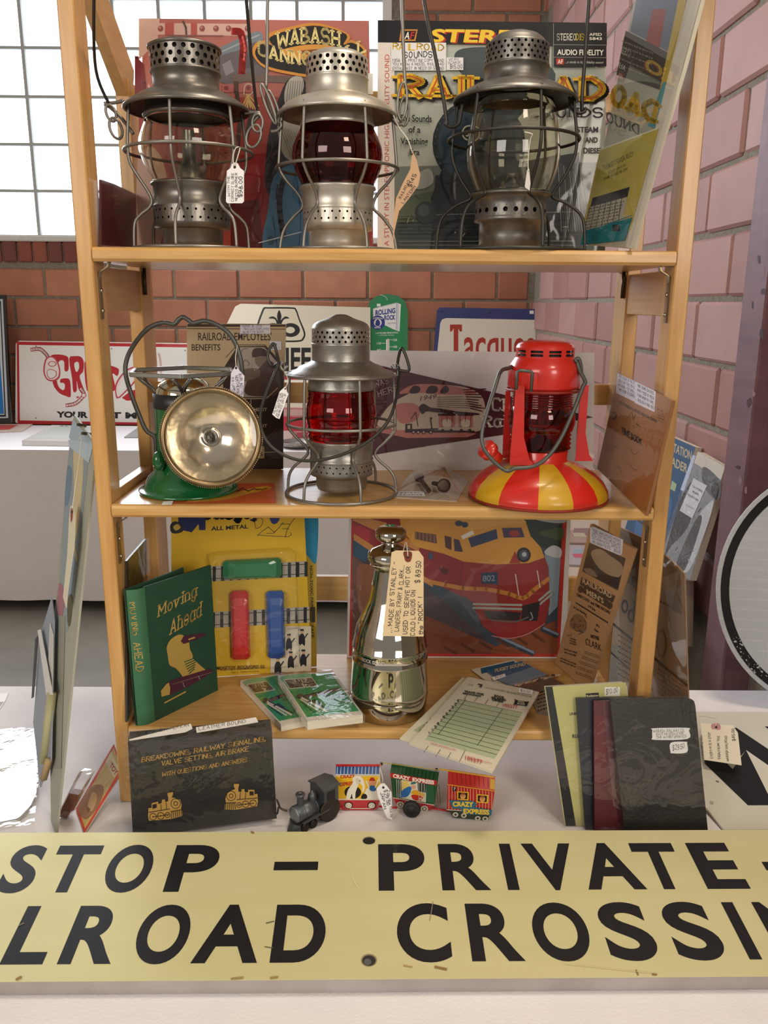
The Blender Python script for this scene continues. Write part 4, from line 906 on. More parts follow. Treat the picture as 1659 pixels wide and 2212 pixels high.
p.line([(500, 861), (575, 861), (600, 838)], 2, '#c7b28c').line([(542, 862), (542, 880)], 1.6, '#c7b28c')
p.text('MENT', (548, 888), (577, 888), 7.5, '#d8ccb6').text('ENT', (556, 923), (577, 923), 7, '#d8ccb6').line([(560, 977), (607, 976)], 1.6, '#c7b28c').rect(552, 964, 571, 990, '#c7b28c').text('S', (562, 984), (568, 984), 8, '#3b2a24').line([(586, 938), (600, 924)], 1.2, '#6d574b')
p.rect(519, 702, 584, 721, '#e6e4ec').hand('1955 & JTR', (523, 707), (565, 707), 4.5).hand('RAILWAY EMPLOYEE', (528, 713), (582, 713), 4.5).hand('BENEFITS BOOK...', (525, 720), (575, 719), 4.5).rect(583, 737, 608, 756, '#e4e2ea').hand('$7.', (586, 752), (602, 751), 9)
p.done('cover_print', t); bag(F, [(402, 1017), (615, 1017), (623, 699), (402, 695)], t, sleeve, .004)
# pennant
F = standing((690, 1016), (1290, 1016), ZM, 1.5)
OUT = [(690, 1016), (1281, 1016), (1284, 762), (690, 756)]
t = stand_board('pennant_sheet', 'grey white board in clear sleeve with a maroon train pennant on it', 'pennant', F, OUT, .003, mat('pale_lilac_board', '#dcd7d8', .6), body='backing_board')
p = Print(F, 1.2e-3); p.poly([(760, 778), (815, 788), (960, 822), (1107, 857), (1281, 901), (1107, 936), (930, 962), (760, 990)], '#51202c')
mbp = MB(); mbp.prism([F.px(x, y, .0012) for x, y in [(760, 778), (815, 788), (960, 822), (1107, 857), (1281, 901), (1107, 936), (930, 962), (760, 990)]], -F.N*.001); part('pennant', mbp, mat('maroon_felt', '#51202c', .9), t)
cr, pk, dk = '#cbb9a6', '#c07a72', '#3a2026'
p.curve([(815, 918), (828, 892), (850, 868), (880, 852), (905, 836), (960, 832), (1010, 838), (1040, 856), (1048, 890), (1036, 930), (950, 936), (880, 936), (840, 925)], cr).curve([(853, 876), (885, 870), (905, 880), (902, 905), (870, 915), (855, 900)], pk)
p.curve([(862, 850), (890, 832), (940, 830), (1000, 838), (1028, 850), (960, 852), (900, 848)], pk)
for xa, xb in ((884, 908), (920, 946), (951, 970)): p.curve([(xa, 846), (xa+8, 834), (xb-4, 834), (xb, 842), (xb-6, 849), (xa+4, 850)], dk)
p.poly([(812, 920), (850, 928), (1030, 936), (1010, 944), (880, 946), (812, 932)], pk).text('1949', (907, 866), (941, 861), 11, dk, .0, lean=3)
for k in range(6): p.line([(944, 858+k*4), (1000+k*8, 857+k*5)], 1, dk)
for k in range(9): p.line([(1000+k*2, 842+k*5), (1032+R.uniform(0, 20), 840+k*6)], 2.2, '#51202c')
p.poly([(875, 928), (1025, 930), (1025, 934), (875, 934)], dk)
for (cx_, w_) in ((965, 38), (1005, 34)): p.rect(cx_-w_/2, 893, cx_+w_/2, 898, dk).rect(cx_-w_/2+2, 898, cx_+w_/2-2, 922, pk).ell(cx_, 914, 12, 9, '#d8c6b2').line([(cx_-12, 898), (cx_-10, 922)], 1.2, dk).line([(cx_, 898), (cx_, 910)], 1.2, dk).line([(cx_+12, 898), (cx_+10, 922)], 1.2, dk).ell(cx_-9, 930, 4, 4, dk).ell(cx_+9, 930, 4, 4, dk)
p.curve([(905, 880), (915, 872), (930, 880), (950, 882), (985, 888), (1030, 892), (1030, 896), (985, 894), (940, 890), (922, 888), (912, 894)], dk).line([(888, 905), (898, 890), (903, 920)], 1.4, dk).rect(876, 915, 890, 930, dk).rect(880, 918, 886, 926, cr).line([(890, 928), (945, 926)], 3, dk).line([(930, 905), (933, 926)], 2.5, dk).ell(931, 903, 2.5, 2.5, dk)
for x in (893, 903, 915, 930): p.ell(x, 933, 3.6, 3.6, dk).ell(x, 933, 2, 2, cr)
for q in (('I', 812, 822, 818, 821, 10), ('WAS', 810, 836, 839, 827, 11), ('THERE', 806, 860, 860, 842, 11)): p.slab(q[0], (q[1], q[2]), (q[3], q[4]), (-3, -q[5]), '#c9a8a6', .6, .4)
p.slab('Chicago', (1064, 885), (1188, 893), 25, '#e9ddd4', 1.1, .6).slab('Railroad', (1043, 922), (1185, 917), 24, '#e9ddd4', 1.1, .6)
p.done('pennant_print', t); bag(F, [(690, 1014), (1282, 1014), (1285, 760), (690, 754)], t, acrylic, .004)
# nails in a bag
F = level(ZM+.0008)
t = board('plastic_bag', 'flat clear bag with a white slip lying before the pennant', 'bag', F, [(848, 1074), (910, 1022), (1012, 1040), (986, 1083)], .0005, mat('bag_floor', '#cdbba6', .25, coat=.5), bodyname='back_layer')
p = Print(F); p.poly([(862, 1062), (916, 1062), (918, 1072), (856, 1071)], '#edeef0').scrawl(862, 1063, 912, 1071, 2, '#6a6a72'); p.done('slip', t)
mb = MB(); q = [F.px(x, y, h) for x, y, h in ((848, 1074, .0005), (910, 1022, .0005), (1012, 1040, .0005), (986, 1083, .0005), (905, 1027, .021), (960, 1044, .026), (925, 1058, .016))]
mb.add(q, [(0, 1, 4), (0, 4, 6), (1, 2, 4), (4, 2, 5), (5, 2, 3), (6, 5, 3), (4, 5, 6), (0, 6, 3)], True); part('top_layer', mb, sleeve, t)
for (lab, hx, hy, tx, ty, hr) in (('dark date nail in the bag, its shank pointing at the viewer', 905, 1031, 928, 1062, .0075), ('stubby dark nail in the bag, its round head turned right', 959, 1049, 934, 1043, .010)):
    a, b = onZ(hx, hy, ZM+hr+.0018), onZ(tx, ty, ZM+.006); t2 = thing('railroad_nail', lab, 'nail', (a.x, a.y, ZM+.0016), 'date nails in the bag'); d = (b-a).normalized()
    part('head', MB().tube([a-d*.0015, a-d*.001, a+d*.0015, a+d*.002], 0, 20, rs=[hr*.6, hr, hr, hr*.5]), rust, t2); part('shank', MB().tube([a, b-d*.005, b], 0, 10, rs=[.0034, .0034, .0008]), rust, t2)
# time book
F = plane3(V3(.325, .25, ZM+.0005), V3(.3325, -.03, ZM+.0005), V3(.351, -.03, .605))
OUT = [(1290, 1012), (1394, 1114), (1453, 866), (1336, 810)]
t = board('time_book', 'brown railroad time book in clear sleeve leaning at the right of the middle shelf', 'book', F, OUT, .004, mat('brown_pages', '#8a5d36', .7), bodyname='pages', zmin=ZM+.0005)
p = Print(F); p.poly(OUT, '#a8713f')
p.poly([(1334, 806), (1377, 826), (1371, 868), (1330, 848)], '#ebe9f2').poly([(1377, 826), (1417, 846), (1414, 890), (1371, 870)], '#ebe9f2')
for i in range(4): p.hand(['TIME BOOK BY BLUE', 'USED BY THE P&LE', 'RAILROAD - THE SMALL', 'TIME BOOK IS SIGNED'][i], (1336, 814+i*9.5), (1372, 831+i*9.5), 6)
for i in range(4): p.hand(['AND SOME ENTRIES', 'MAY 1922 & 1923', 'FOR MONTH TIME', 'THIS IS A FIND  $12'][i], (1378, 835+i*10.5), (1413, 853+i*10.5), 6)
p.text('THE PITTSBURGH & LAKE ERIE RAILROAD COMPANY', (1338, 872), (1420, 914), 7, '#4d3626', .02).text('TIME BOOK', (1343, 936), (1388, 963), 15, '#33261f', .03).ell(1327, 898, 5, 9, '#51402f').ell(1327, 898, 3.6, 6.6, '#8a6238')
for q in ([(1360, 900), (1366, 890), (1368, 905), (1374, 895)], [(1305, 970), (1312, 960), (1318, 976), (1326, 966)], [(1352, 972), (1362, 968), (1370, 982), (1380, 976)], [(1352, 1000), (1362, 1004), (1372, 1016), (1380, 1012)], [(1330, 1014), (1338, 1008), (1344, 1022)]): p.line(q, 1.2, '#7c5330', 3)
p.text('Month', (1376, 918), (1384, 923), 4, '#4d3626').text('Gang No.', (1322, 962), (1336, 968), 4, '#4d3626').scrawl(1420, 880, 1434, 910, 5, '#8a5c34', (1, .4)); p.done('cover_print', t)
bag(F, [(1286, 1012), (1397, 1120), (1458, 852), (1333, 797)], t, sleeve, .003)
F2 = F.shift(-.0055)
t = board('time_book', 'second brown booklet tucked close behind the leaning time book', 'book', F2, [(1320, 1035), (1402, 1110), (1452, 875), (1350, 825)], .002, M['brown_pages'], bodyname='pages', zmin=ZM+.0005); bag(F2, [(1320, 1035), (1404, 1114), (1456, 872), (1350, 825)], t, sleeve, .001)
# orange postcard
F = level(ZM+.0005)
t = board('postcard', 'orange postcard lying flat at the front of the middle shelf', 'card', F, [(351, 1088), (379, 1046), (593, 1043), (597, 1087)], .0003, mat('postcard_stock', '#c4642f', .3, coat=.4), bodyname='card')
p = Print(F); p.poly([(353, 1087), (381, 1047), (591, 1044), (595, 1086)], '#c65a26').curve([(372, 1082), (440, 1072), (500, 1066), (540, 1056), (575, 1050), (585, 1056), (540, 1066), (470, 1082)], '#d99a2c').poly([(353, 1087), (360, 1076), (430, 1070), (400, 1085)], '#a4431c')
for k in range(16): p.line([(370+k*13, 1076-k*1.2+R.uniform(-5, 5)), (382+k*13, 1072-k*1.2+R.uniform(-5, 5))], 1.6, '#4c2a18')
p.done('card_print', t, inkg)
t = board('price_sticker', 'small white sticker on the left corner of the orange postcard', 'sticker', level(ZM+.0014), [(349, 1090), (353, 1083), (374, 1082), (371, 1090)], .0002, white_m, bodyname='label')

# ================================================================ THE BOTTOM SHELF
# green hardback, slightly open: spine, two boards and the page block
a, b, c_ = onZ(297, 1568, ZB), onZ(335, 1558, ZB), onZ(471, 1491, ZB)
sd = (b-a); d = (c_-b); n_ = d.normalized(); hgt = .185
F = Face(b, d, d.cross(V3(0, 0, 1)))
up = (F.px(312, 1268)-b); up2 = (F.px(442, 1203)-c_); hgt = up.dot(F.V)
t = thing('hardback_book', 'green cloth hardback with gold lettering standing at the left of the bottom shelf', 'book', (b.x, b.y, ZB))
gcl = mat('green_book_cloth', '#1f4a35', .6, noise=('#1a4230', 30, .3, .7, (1, 1, 1)), bump=(400, .1)); gsp = mat('faded_green_spine', '#3d7350', .6, noise=('#35684a', 20, .3, .7, (1, 1, 3)))
U3 = F.V
def slab3(o, e1, e2, th): m_ = MB(); m_.prism([o, o+e1, o+e1+e2, o+e2], th); return m_
part('front_cover', slab3(b, d, up, -F.N*.003), gcl, t)
part('back_cover', slab3(a-F.N*.002, d*.93+F.N*-.012, up, -F.N*.003), gcl, t)
sn = sd.cross(V3(0, 0, 1)).normalized(); sn = sn if sn.y < 0 else -sn
m_ = MB(); nn = 7; vs = []
for k in range(nn):
    q = k/(nn-1); bul = math.sin(q*math.pi)*.004
    for e in (V3(0, 0, 0), up): vs += [a+sd*q+sn*bul+e]
m_.add(vs, [(2*k, 2*k+2, 2*k+3, 2*k+1) for k in range(nn-1)], True); part('spine', m_, gsp, t)
m_ = MB(); m_.prism([a+n_*.004-F.N*0+up*.015, b+n_*.004-F.N*.004+up*.015, c_-n_*.006-F.N*.004+up*.015, a+d-n_*.014+up*.015-F.N*.006], up*.955); part('pages', m_, paper, t)
p = Print(F); g1 = '#c3a25a'
p.slab('Moving', (342, 1332), (423, 1287), (1.5, -25), g1, .8, .7, gap=1.9).slab('Ahead', (368, 1370), (433, 1330), (1.5, -30), g1, .8, .7, gap=1.9)
p.curve([(362, 1415), (360, 1398), (368, 1382), (385, 1371), (398, 1374), (408, 1388), (410, 1402), (416, 1415), (418, 1424), (444, 1447), (452, 1452), (420, 1462), (398, 1468), (392, 1458), (380, 1444), (366, 1436)], '#b5974f')
for k in range(6): p.line([(398+k*2, 1430+k*5), (424-k*1, 1420+k*5)], 2, '#1f4a35')
p.poly([(390, 1385), (396, 1374), (430, 1368), (444, 1367), (442, 1373), (420, 1383), (396, 1391)], '#4a2436').poly([(406, 1380), (420, 1375), (421, 1378), (407, 1383)], '#b5974f')
p.poly([(357, 1476), (372, 1468), (456, 1443), (459, 1452), (412, 1480), (366, 1502)], '#4a2436').poly([(358, 1478), (364, 1474), (367, 1486), (366, 1500), (348, 1505), (347, 1492)], '#b5974f').line([(355, 1518), (400, 1494)], 3, '#b5974f').line([(372, 1478), (456, 1452)], 1, '#8a6d5a').line([(394, 1474), (398, 1484)], 1, '#8fb0a0').line([(428, 1460), (431, 1468)], 1, '#8fb0a0')
p.done('gold_print', t)
Fs = Face(a+sn*.0035, sd, sn)
p = Print(Fs, 1e-3); p.slab('MOVING  AHEAD', (279, 1302), (294, 1450), (16, -2), g1, .8, .3, gap=1.8); p.done('spine_lettering', t)
# dark sleeve behind the green book
Fb = Face((-.3605, .06, ZB), (0, 1, 0), (1, 0, 0)); t = board('booklet', 'dark booklet in a shiny sleeve behind the green hardback', 'booklet', Fb, [(275, 1560), (274, 1212), (316, 1164), (326, 1440)], .003, mat('dark_olive_cover', '#2e2c26', .4), bodyname='cover', zmin=ZB+.0005); bag(Fb, [(275, 1560), (273, 1206), (318, 1156), (326, 1440)], t, sleeve_w, .003)
# toy card
F = standing((465, 1463), (672, 1449), ZB, 6)
OUT = [(370, 1466), (465, 1463), (673, 1449), (656, 1085), (370, 1085)]
t = stand_board('toy_card', 'yellow all metal toy train card with green, red and blue cars behind the green hardback', 'toy', F, OUT, .0015, card_m, 'yellow toy train cards', 'backing_card')
p = Print(F); fillp(p, OUT, '#d2ac2b')
p.poly([(385, 1085), (444, 1085), (444, 1145), (430, 1145), (429, 1132), (414, 1150), (398, 1146), (385, 1140)], '#1f2c5c').curve([(368, 1134), (378, 1126), (392, 1132), (396, 1146), (384, 1152), (370, 1150)], '#2a2a2c').curve([(374, 1138), (384, 1132), (390, 1140), (380, 1146)], '#bfa54a')
p.slab('Midgey', (448, 1121), (560, 1116), 24, '#22222a', 1.9, .5).text('ALL METAL', (456, 1146), (536, 1141), 8.5, '#22222a', .03)
for q in ([(553, 1141), (550, 1128), (560, 1118), (568, 1124), (563, 1138), (553, 1141)], [(556, 1157), (580, 1138), (592, 1150), (612, 1128)], [(558, 1156), (624, 1159), (627, 1150)], [(616, 1161), (622, 1140), (636, 1120)], [(606, 1132), (626, 1132)], [(610, 1142), (624, 1142)], [(575, 1152), (590, 1152), (596, 1146)]): p.line(q, 1.2, '#3a3a34', 2)
p.curve([(582, 1112), (604, 1112), (600, 1128), (588, 1131)], '#2a3a70')
def track(ax_, ay, bx, by, h):
    p.poly([(ax_, ay), (bx, by), (bx+1, by+h), (ax_, ay+h)], '#a8a294'); p.line([(ax_, ay+h*.2), (bx, by+h*.2)], 1.6, '#2b2b2b').line([(ax_, ay+h*.82), (bx, by+h*.82)], 1.6, '#2b2b2b'); n = int((bx-ax_)/18)
    for k in range(n+1): x = ax_+9+k*18; yy = ay+(by-ay)*(x-ax_)/(bx-ax_); p.poly([(x-3.4, yy+1), (x+3.4, yy+1), (x+3.4, yy+h), (x-3.4, yy+h)], '#252525')
track(436, 1224, 661, 1212, 33); track(452, 1322, 668, 1310, 34)
p.rect(584, 1420, 672, 1452, '#cfc6ae').rect(616, 1352, 672, 1452, '#cfc6ae').text('SIGNALS', (622, 1360), (648, 1357), 4.5, '#333333', .0)
for (x, y, s_) in ((624, 1390, 1), (652, 1380, 1), (628, 1428, 1), (655, 1424, 1), (600, 1440, 1.1)):
    p.curve([(x-6*s_, y+14), (x-6*s_, y-4), (x, y-14), (x+6*s_, y-4), (x+6*s_, y+14), (x, y+10)], '#23232b').ell(x, y-16, 3.4, 4, '#c9a58a').rect(x-4, y-22, x+4, y-18, '#23232b').line([(x+5, y-2), (x+12, y-12)], 2.5, '#23232b')
p.text('MIDGETOY, ROCKFORD, ILL', (468, 1445), (573, 1441), 6.5, '#4c3a1a', .02).text('NO. 4 - MADE IN U.S.A.', (500, 1453), (560, 1450), 3.2, '#4c3a1a', .0); p.done('card_print', t)
def toycar(out, m_, lab):
    uv = [F.uv(*q) for q in out]; c = (sum(u for u, v in uv)/len(uv), sum(v for u, v in uv)/len(uv)); mb = MB(); L = []
    for s_, h in ((1, .001), (1, .008), (.82, .014), (.62, .016)): L.append([F.at(c[0]+(u-c[0])*s_ if s_ < 1 else u, c[1]+(v-c[1])*(s_ if s_ < 1 else 1), h) for u, v in uv])
    n = len(uv)
    for k in range(3): mb.add(L[k]+L[k+1], [(i, (i+1) % n, n+(i+1) % n, n+i) for i in range(n)])
    mb.add(L[3], [tuple(range(n))]); return part('toy_railcar', mb, m_, t, lab)
toycar([(482, 1214), (488, 1209), (600, 1203), (607, 1208), (608, 1240), (600, 1246), (487, 1250), (481, 1244)], mat('toy_green_enamel', '#1d7a4a', .25, coat=.5), 'green toy rail car sealed at the top of the card')
toycar([(497, 1282), (503, 1275), (531, 1274), (537, 1280), (541, 1414), (534, 1421), (507, 1422), (500, 1417)], mat('toy_red_enamel', '#c8322e', .25, coat=.5, bump=(60, .2)), 'red toy rail car sealed on the card')
toycar([(574, 1280), (580, 1275), (608, 1274), (613, 1280), (615, 1411), (609, 1418), (584, 1419), (578, 1414)], mat('toy_blue_enamel', '#24519a', .25, coat=.5), 'blue toy rail car sealed on the card')
def blisterbox(out, h):
    uv = [F.uv(*q) for q in out]; c = (sum(u for u, v in uv)/len(uv), sum(v for u, v in uv)/len(uv)); n = len(uv); A_ = [F.at(u, v, .0012) for u, v in uv]; B_ = [F.at(c[0]+(u-c[0])*.95, c[1]+(v-c[1])*.96, h) for u, v in uv]
    mb = MB(); mb.add(A_+B_, [(i, (i+1) % n, n+(i+1) % n, n+i) for i in range(n)]); mb.add(B_, [tuple(range(n))]); return mb
part('blister', blisterbox([(448, 1196), (470, 1190), (625, 1182), (640, 1195), (650, 1430), (640, 1438), (475, 1446), (462, 1440)], .0185), blister_m, t)
F2 = F.shift(-.012); F2.O.z = ZB
t = stand_board('toy_card', 'second yellow and teal toy card showing past the right edge of the first', 'toy', F2, [(560, 1470), (684, 1440), (684, 1085), (560, 1085)], .0015, card_m, 'yellow toy train cards', 'backing_card')
p = Print(F2); p.poly([(600, 1085), (684, 1085), (684, 1438), (600, 1438)], '#c4a53a').curve([(640, 1085), (684, 1085), (684, 1210), (668, 1205), (655, 1185), (650, 1150)], '#2a86ae'); p.text('NON-TOXIC PAINT', (669, 1222), (672, 1322), (6, 0), '#2e2c1e', .02).text('SAFE', (671, 1350), (673, 1378), (6, 0), '#2e2c1e', .02); p.done('card_print', t)
# train picture in a red border
F = standing((749, 1421), (1220, 1423), ZB, 2.5)
OUT = [(749, 1424), (1222, 1425), (1234, 1085), (755, 1085)]
t = stand_board('picture_puzzle', 'red bordered picture of a red and yellow diesel locomotive behind the chrome jug', 'picture', F, OUT, .004, white_m, body='board')
p = Print(F); fillp(p, OUT, '#d9d5ce'); p.poly([(754, 1417), (1208, 1419), (1227, 1085), (760, 1085)], '#b8332d'); p.poly([(760, 1410), (1201, 1412), (1217, 1085), (766, 1085)], '#3c4a58')
p.poly([(1080, 1085), (1217, 1085), (1212, 1190), (1160, 1180), (1100, 1130)], '#2c3a33').curve([(1100, 1085), (1160, 1095), (1217, 1110), (1217, 1130), (1150, 1120)], '#b6babb').curve([(1165, 1150), (1214, 1140), (1213, 1165), (1180, 1160)], '#47573a').poly([(1176, 1190), (1195, 1178), (1212, 1190), (1204, 1310), (1185, 1330)], '#8b9ca8').curve([(1176, 1192), (1194, 1178), (1212, 1186), (1210, 1204), (1190, 1202)], '#c9cdd0')
p.poly([(762, 1160), (800, 1185), (880, 1240), (960, 1300), (1050, 1380), (1080, 1412), (760, 1410)], '#4c3f48').poly([(762, 1200), (830, 1250), (810, 1400), (760, 1410)], '#705048').poly([(764, 1165), (800, 1180), (790, 1215), (764, 1200)], '#31536e').curve([(770, 1230), (800, 1220), (830, 1240), (820, 1330), (780, 1330)], '#8a5a44')
p.poly([(920, 1330), (1080, 1400), (1204, 1380), (1203, 1412), (900, 1410)], '#7c4530').poly([(1060, 1400), (1200, 1340), (1204, 1412), (1062, 1412)], '#864a30')
for q in ([(1078, 1378), (1150, 1411)], [(1172, 1358), (1203, 1372)]): p.line(q, 12, '#33404c').line([(x+2, y-2) for x, y in q], 5, '#7f90a4')
for k in range(6): p.line([(960+k*38, 1398-k*6), (985+k*38, 1411-k*5)], 6, '#5e3323')
p.poly([(762, 1085), (900, 1085), (960, 1190), (1010, 1215), (1000, 1290), (935, 1258), (868, 1226), (800, 1178), (764, 1150)], '#8c2f33')
p.poly([(762, 1110), (830, 1128), (905, 1180), (905, 1192), (820, 1150), (762, 1124)], '#c98a48').poly([(764, 1150), (800, 1175), (935, 1256), (935, 1268), (800, 1190), (764, 1166)], '#c98a48').poly([(760, 1128), (800, 1146), (797, 1172), (764, 1152)], '#b5343a')
p.poly([(860, 1085), (1080, 1120), (1135, 1126), (1146, 1158), (1168, 1182), (1176, 1204), (1142, 1216), (1070, 1219), (1002, 1213), (960, 1196), (896, 1180), (866, 1140)], '#d79c40').curve([(990, 1118), (1060, 1112), (1120, 1118), (1134, 1130), (1080, 1134), (1010, 1144)], '#e0ac52')
p.poly([(896, 1148), (942, 1154), (944, 1174), (896, 1164)], '#6a4a44')
for k in range(6): p.line([(898+k*8, 1149), (898+k*8, 1170)], 1, '#c58d4c')
p.poly([(960, 1156), (975, 1160), (975, 1188), (962, 1182)], '#573438').poly([(980, 1163), (992, 1166), (1000, 1192), (982, 1190)], '#473a4c')
p.poly([(1011, 1162), (1072, 1142), (1075, 1163), (1018, 1182)], '#31405f').poly([(1084, 1140), (1126, 1139), (1133, 1160), (1088, 1161)], '#4a4058').line([(1000, 1160), (1020, 1150)], 9, '#ece4d8').curve([(1100, 1148), (1115, 1145), (1122, 1156), (1105, 1158)], '#a03a38')
p.poly([(1002, 1213), (1070, 1219), (1142, 1216), (1176, 1204), (1184, 1225), (1187, 1300), (1178, 1345), (1128, 1376), (1080, 1378), (1042, 1352), (1020, 1300), (1000, 1285), (996, 1240)], '#97302f').poly([(1100, 1216), (1112, 1190), (1124, 1216)], '#a33930')
p.line([(930, 1256), (1000, 1270), (1050, 1272), (1100, 1282), (1130, 1292), (1150, 1276), (1184, 1250)], 9, '#c9853f', 2)
p.ell(1131, 1198, 15, 16, '#27272e').ell(1131, 1198, 10, 11, '#4d5664').ell(1132, 1197, 5, 5, '#b9c0c6').poly([(1039, 1236), (1074, 1235), (1076, 1262), (1040, 1260)], '#2e4263').text('802', (1042, 1255), (1069, 1254), 13, '#8fa1ae', .01)
for q in ([(1022, 1304), (1126, 1306)], [(1022, 1312), (1126, 1315)], [(1164, 1296), (1190, 1274)], [(1166, 1304), (1192, 1282)]): p.line(q, 4.5, '#aab0a8')
p.line([(1113, 1240), (1120, 1284)], 2, '#dfd6c4').line([(1160, 1232), (1166, 1268)], 2, '#dfd6c4').poly([(1128, 1308), (1166, 1298), (1160, 1340), (1125, 1340)], '#2b2a2f').poly([(1044, 1318), (1125, 1322), (1120, 1340), (1052, 1336)], '#2d2a30').line([(1060, 1338), (1110, 1342), (1140, 1332)], 3, '#6c6a68', 3).line([(1146, 1322), (1150, 1334), (1144, 1338)], 2.5, '#9da2a2', 3).line([(1062, 1372), (1100, 1378), (1140, 1368), (1176, 1346)], 2, '#c78a84', 3).ell(930, 1200, 5, 8, '#45536a').ell(991, 1130, 8, 6, '#33405c').ell(1004, 1133, 7, 6, '#33405c').curve([(946, 1225), (968, 1230), (960, 1240)], '#5b2428')
p.done('picture_print', t, inkg); bag(F, [(746, 1426), (1226, 1427), (1238, 1085), (752, 1085)], t, sleeve_mat('loose_sleeve', .05, 8, .35, 1.3), .0045)
# chrome jug
ax = Axis(842, 1400, .06, ZB, 1496); C0 = ax.c()
t = thing('vacuum_jug', 'chrome vacuum jug with a big manila tag at the centre of the bottom shelf', 'jug', (ax.x, ax.y, ZB))
part('body', MB().lathe(ax.prof([(1189, 34), (1205, 36), (1222, 40), (1240, 43), (1258, 47), (1275, 54), (1295, 64), (1312, 72), (1330, 77), (1350, 80), (1352, 81.5), (1356, 81.5), (1358, 80.5), (1376, 81), (1378, 82), (1382, 82), (1384, 81)]+[(1442, 83), (1450, 83.5), (1454, 82), (1458, 82)])+[(ax.r(82), ZB+.004), (ax.r(78), ZB+.0006)], 72, C0), chrome, t)
part('foot_band', MB().tube(circle(ax, ax.r(83.2), ax.z(1455), 64), .0012, 8, True), chrome, t)
part('stopper', MB().lathe(ax.prof([(1100, 0), (1101, 26), (1106, 33), (1120, 34), (1126, 30), (1128, 16), (1136, 17), (1141, 26), (1146, 40), (1154, 49), (1166, 50), (1171, 47), (1176, 44), (1180, 45), (1184, 41), (1188, 38), (1191, 34)]), 56, C0), chrome, t)
pl = MB()
for k in range(9): pl.add([ax.P(math.radians(-46+k*2.6+e), ax.r(81.6), ax.z(y)) for e, y in ((0, 1372), (2.6, 1372), (2.6, 1360), (0, 1360))], [(0, 1, 2, 3)])
part('name_band', pl, mat('dark_band', '#3a3b3c', .4, .6), t)
tm = text_mesh('ROCK ISLAND', .02); lt = MB(); lt.add([ax.P(math.radians(-45+38*x), ax.r(82.2), ax.z(1363)+(ax.z(1360)-ax.z(1370))*(y*.75-.5)) for x, y in tm[0]], tm[1]); part('lettering', lt, mat('silver_letter', '#d8d4cc', .3, .6), t)
def tag(label, F, out, lines, col, string, hole, strname='string', m=None, eyelet=None, group='hanging price tags', bend=0, th=.0005):
    P = [F.px(*q) for q in out]; c = sum(P, Vector())/len(P); tt = thing('price_tag', label, 'tag', tuple(c), group)
    mb = MB(); mb.prism(P, -F.N*th); part('card', mb, mat('tag_card_'+col, col, .7), tt)
    pr = Print(F, 1.5e-4)
    if eyelet: pr.curve(eyelet[0], eyelet[1])
    pr.ell(hole[0], hole[1], hole[2], hole[2]*1.1, '#2a2420')
    for (s_, a_, b_, h_) in lines: pr.hand(s_, a_, b_, h_, '#3c3a42', .8)
    pr.done('writing', tt, kind='stuff')
    g = MB(); g.tube(smooth_path(string, 5), .0006, 6); part('string', g, mat('tag_string', '#e2dccb', .8), tt)
    return tt
yj = .06-ax.r(80)-.004
F = Face(onY(870, 1300, yj), (1, 0, 0), (0, -1, .06))
tag('big manila tag hanging from the neck of the chrome jug', F, [(846, 1193), (856, 1189), (905, 1190), (915, 1204), (915, 1375), (826, 1374)],
    [('... MADE BY STANLEY -', (846, 1368), (857, 1214), (-9, 0)), ('LANDERS, FRARY & CLARK...', (861, 1364), (874, 1222), (-9, 0)), ('USED TO SERVE HOT OR', (879, 1370), (887, 1225), (-9, 0)), ('COLD LIQUIDS ON', (896, 1372), (897, 1275), (-9, 0)), ('$ 89.50', (907, 1258), (909, 1212), (-10, 0)), ('the "ROCK" !', (913, 1371), (912, 1290), (-9, 0))], '#e0c79c',
    [ax.P(-.9, ax.r(47), ax.z(1176)), ax.P(-.3, ax.r(48), ax.z(1174)), ax.P(.3, ax.r(50), ax.z(1170)), onY(876, 1172, yj+.02), onY(880, 1190, yj-.002), onY(881, 1202, yj-.002)], (881, 1203, 3.2), eyelet=([(872, 1192), (888, 1192), (890, 1202), (886, 1213), (877, 1213), (873, 1203)], '#7a3a30'))
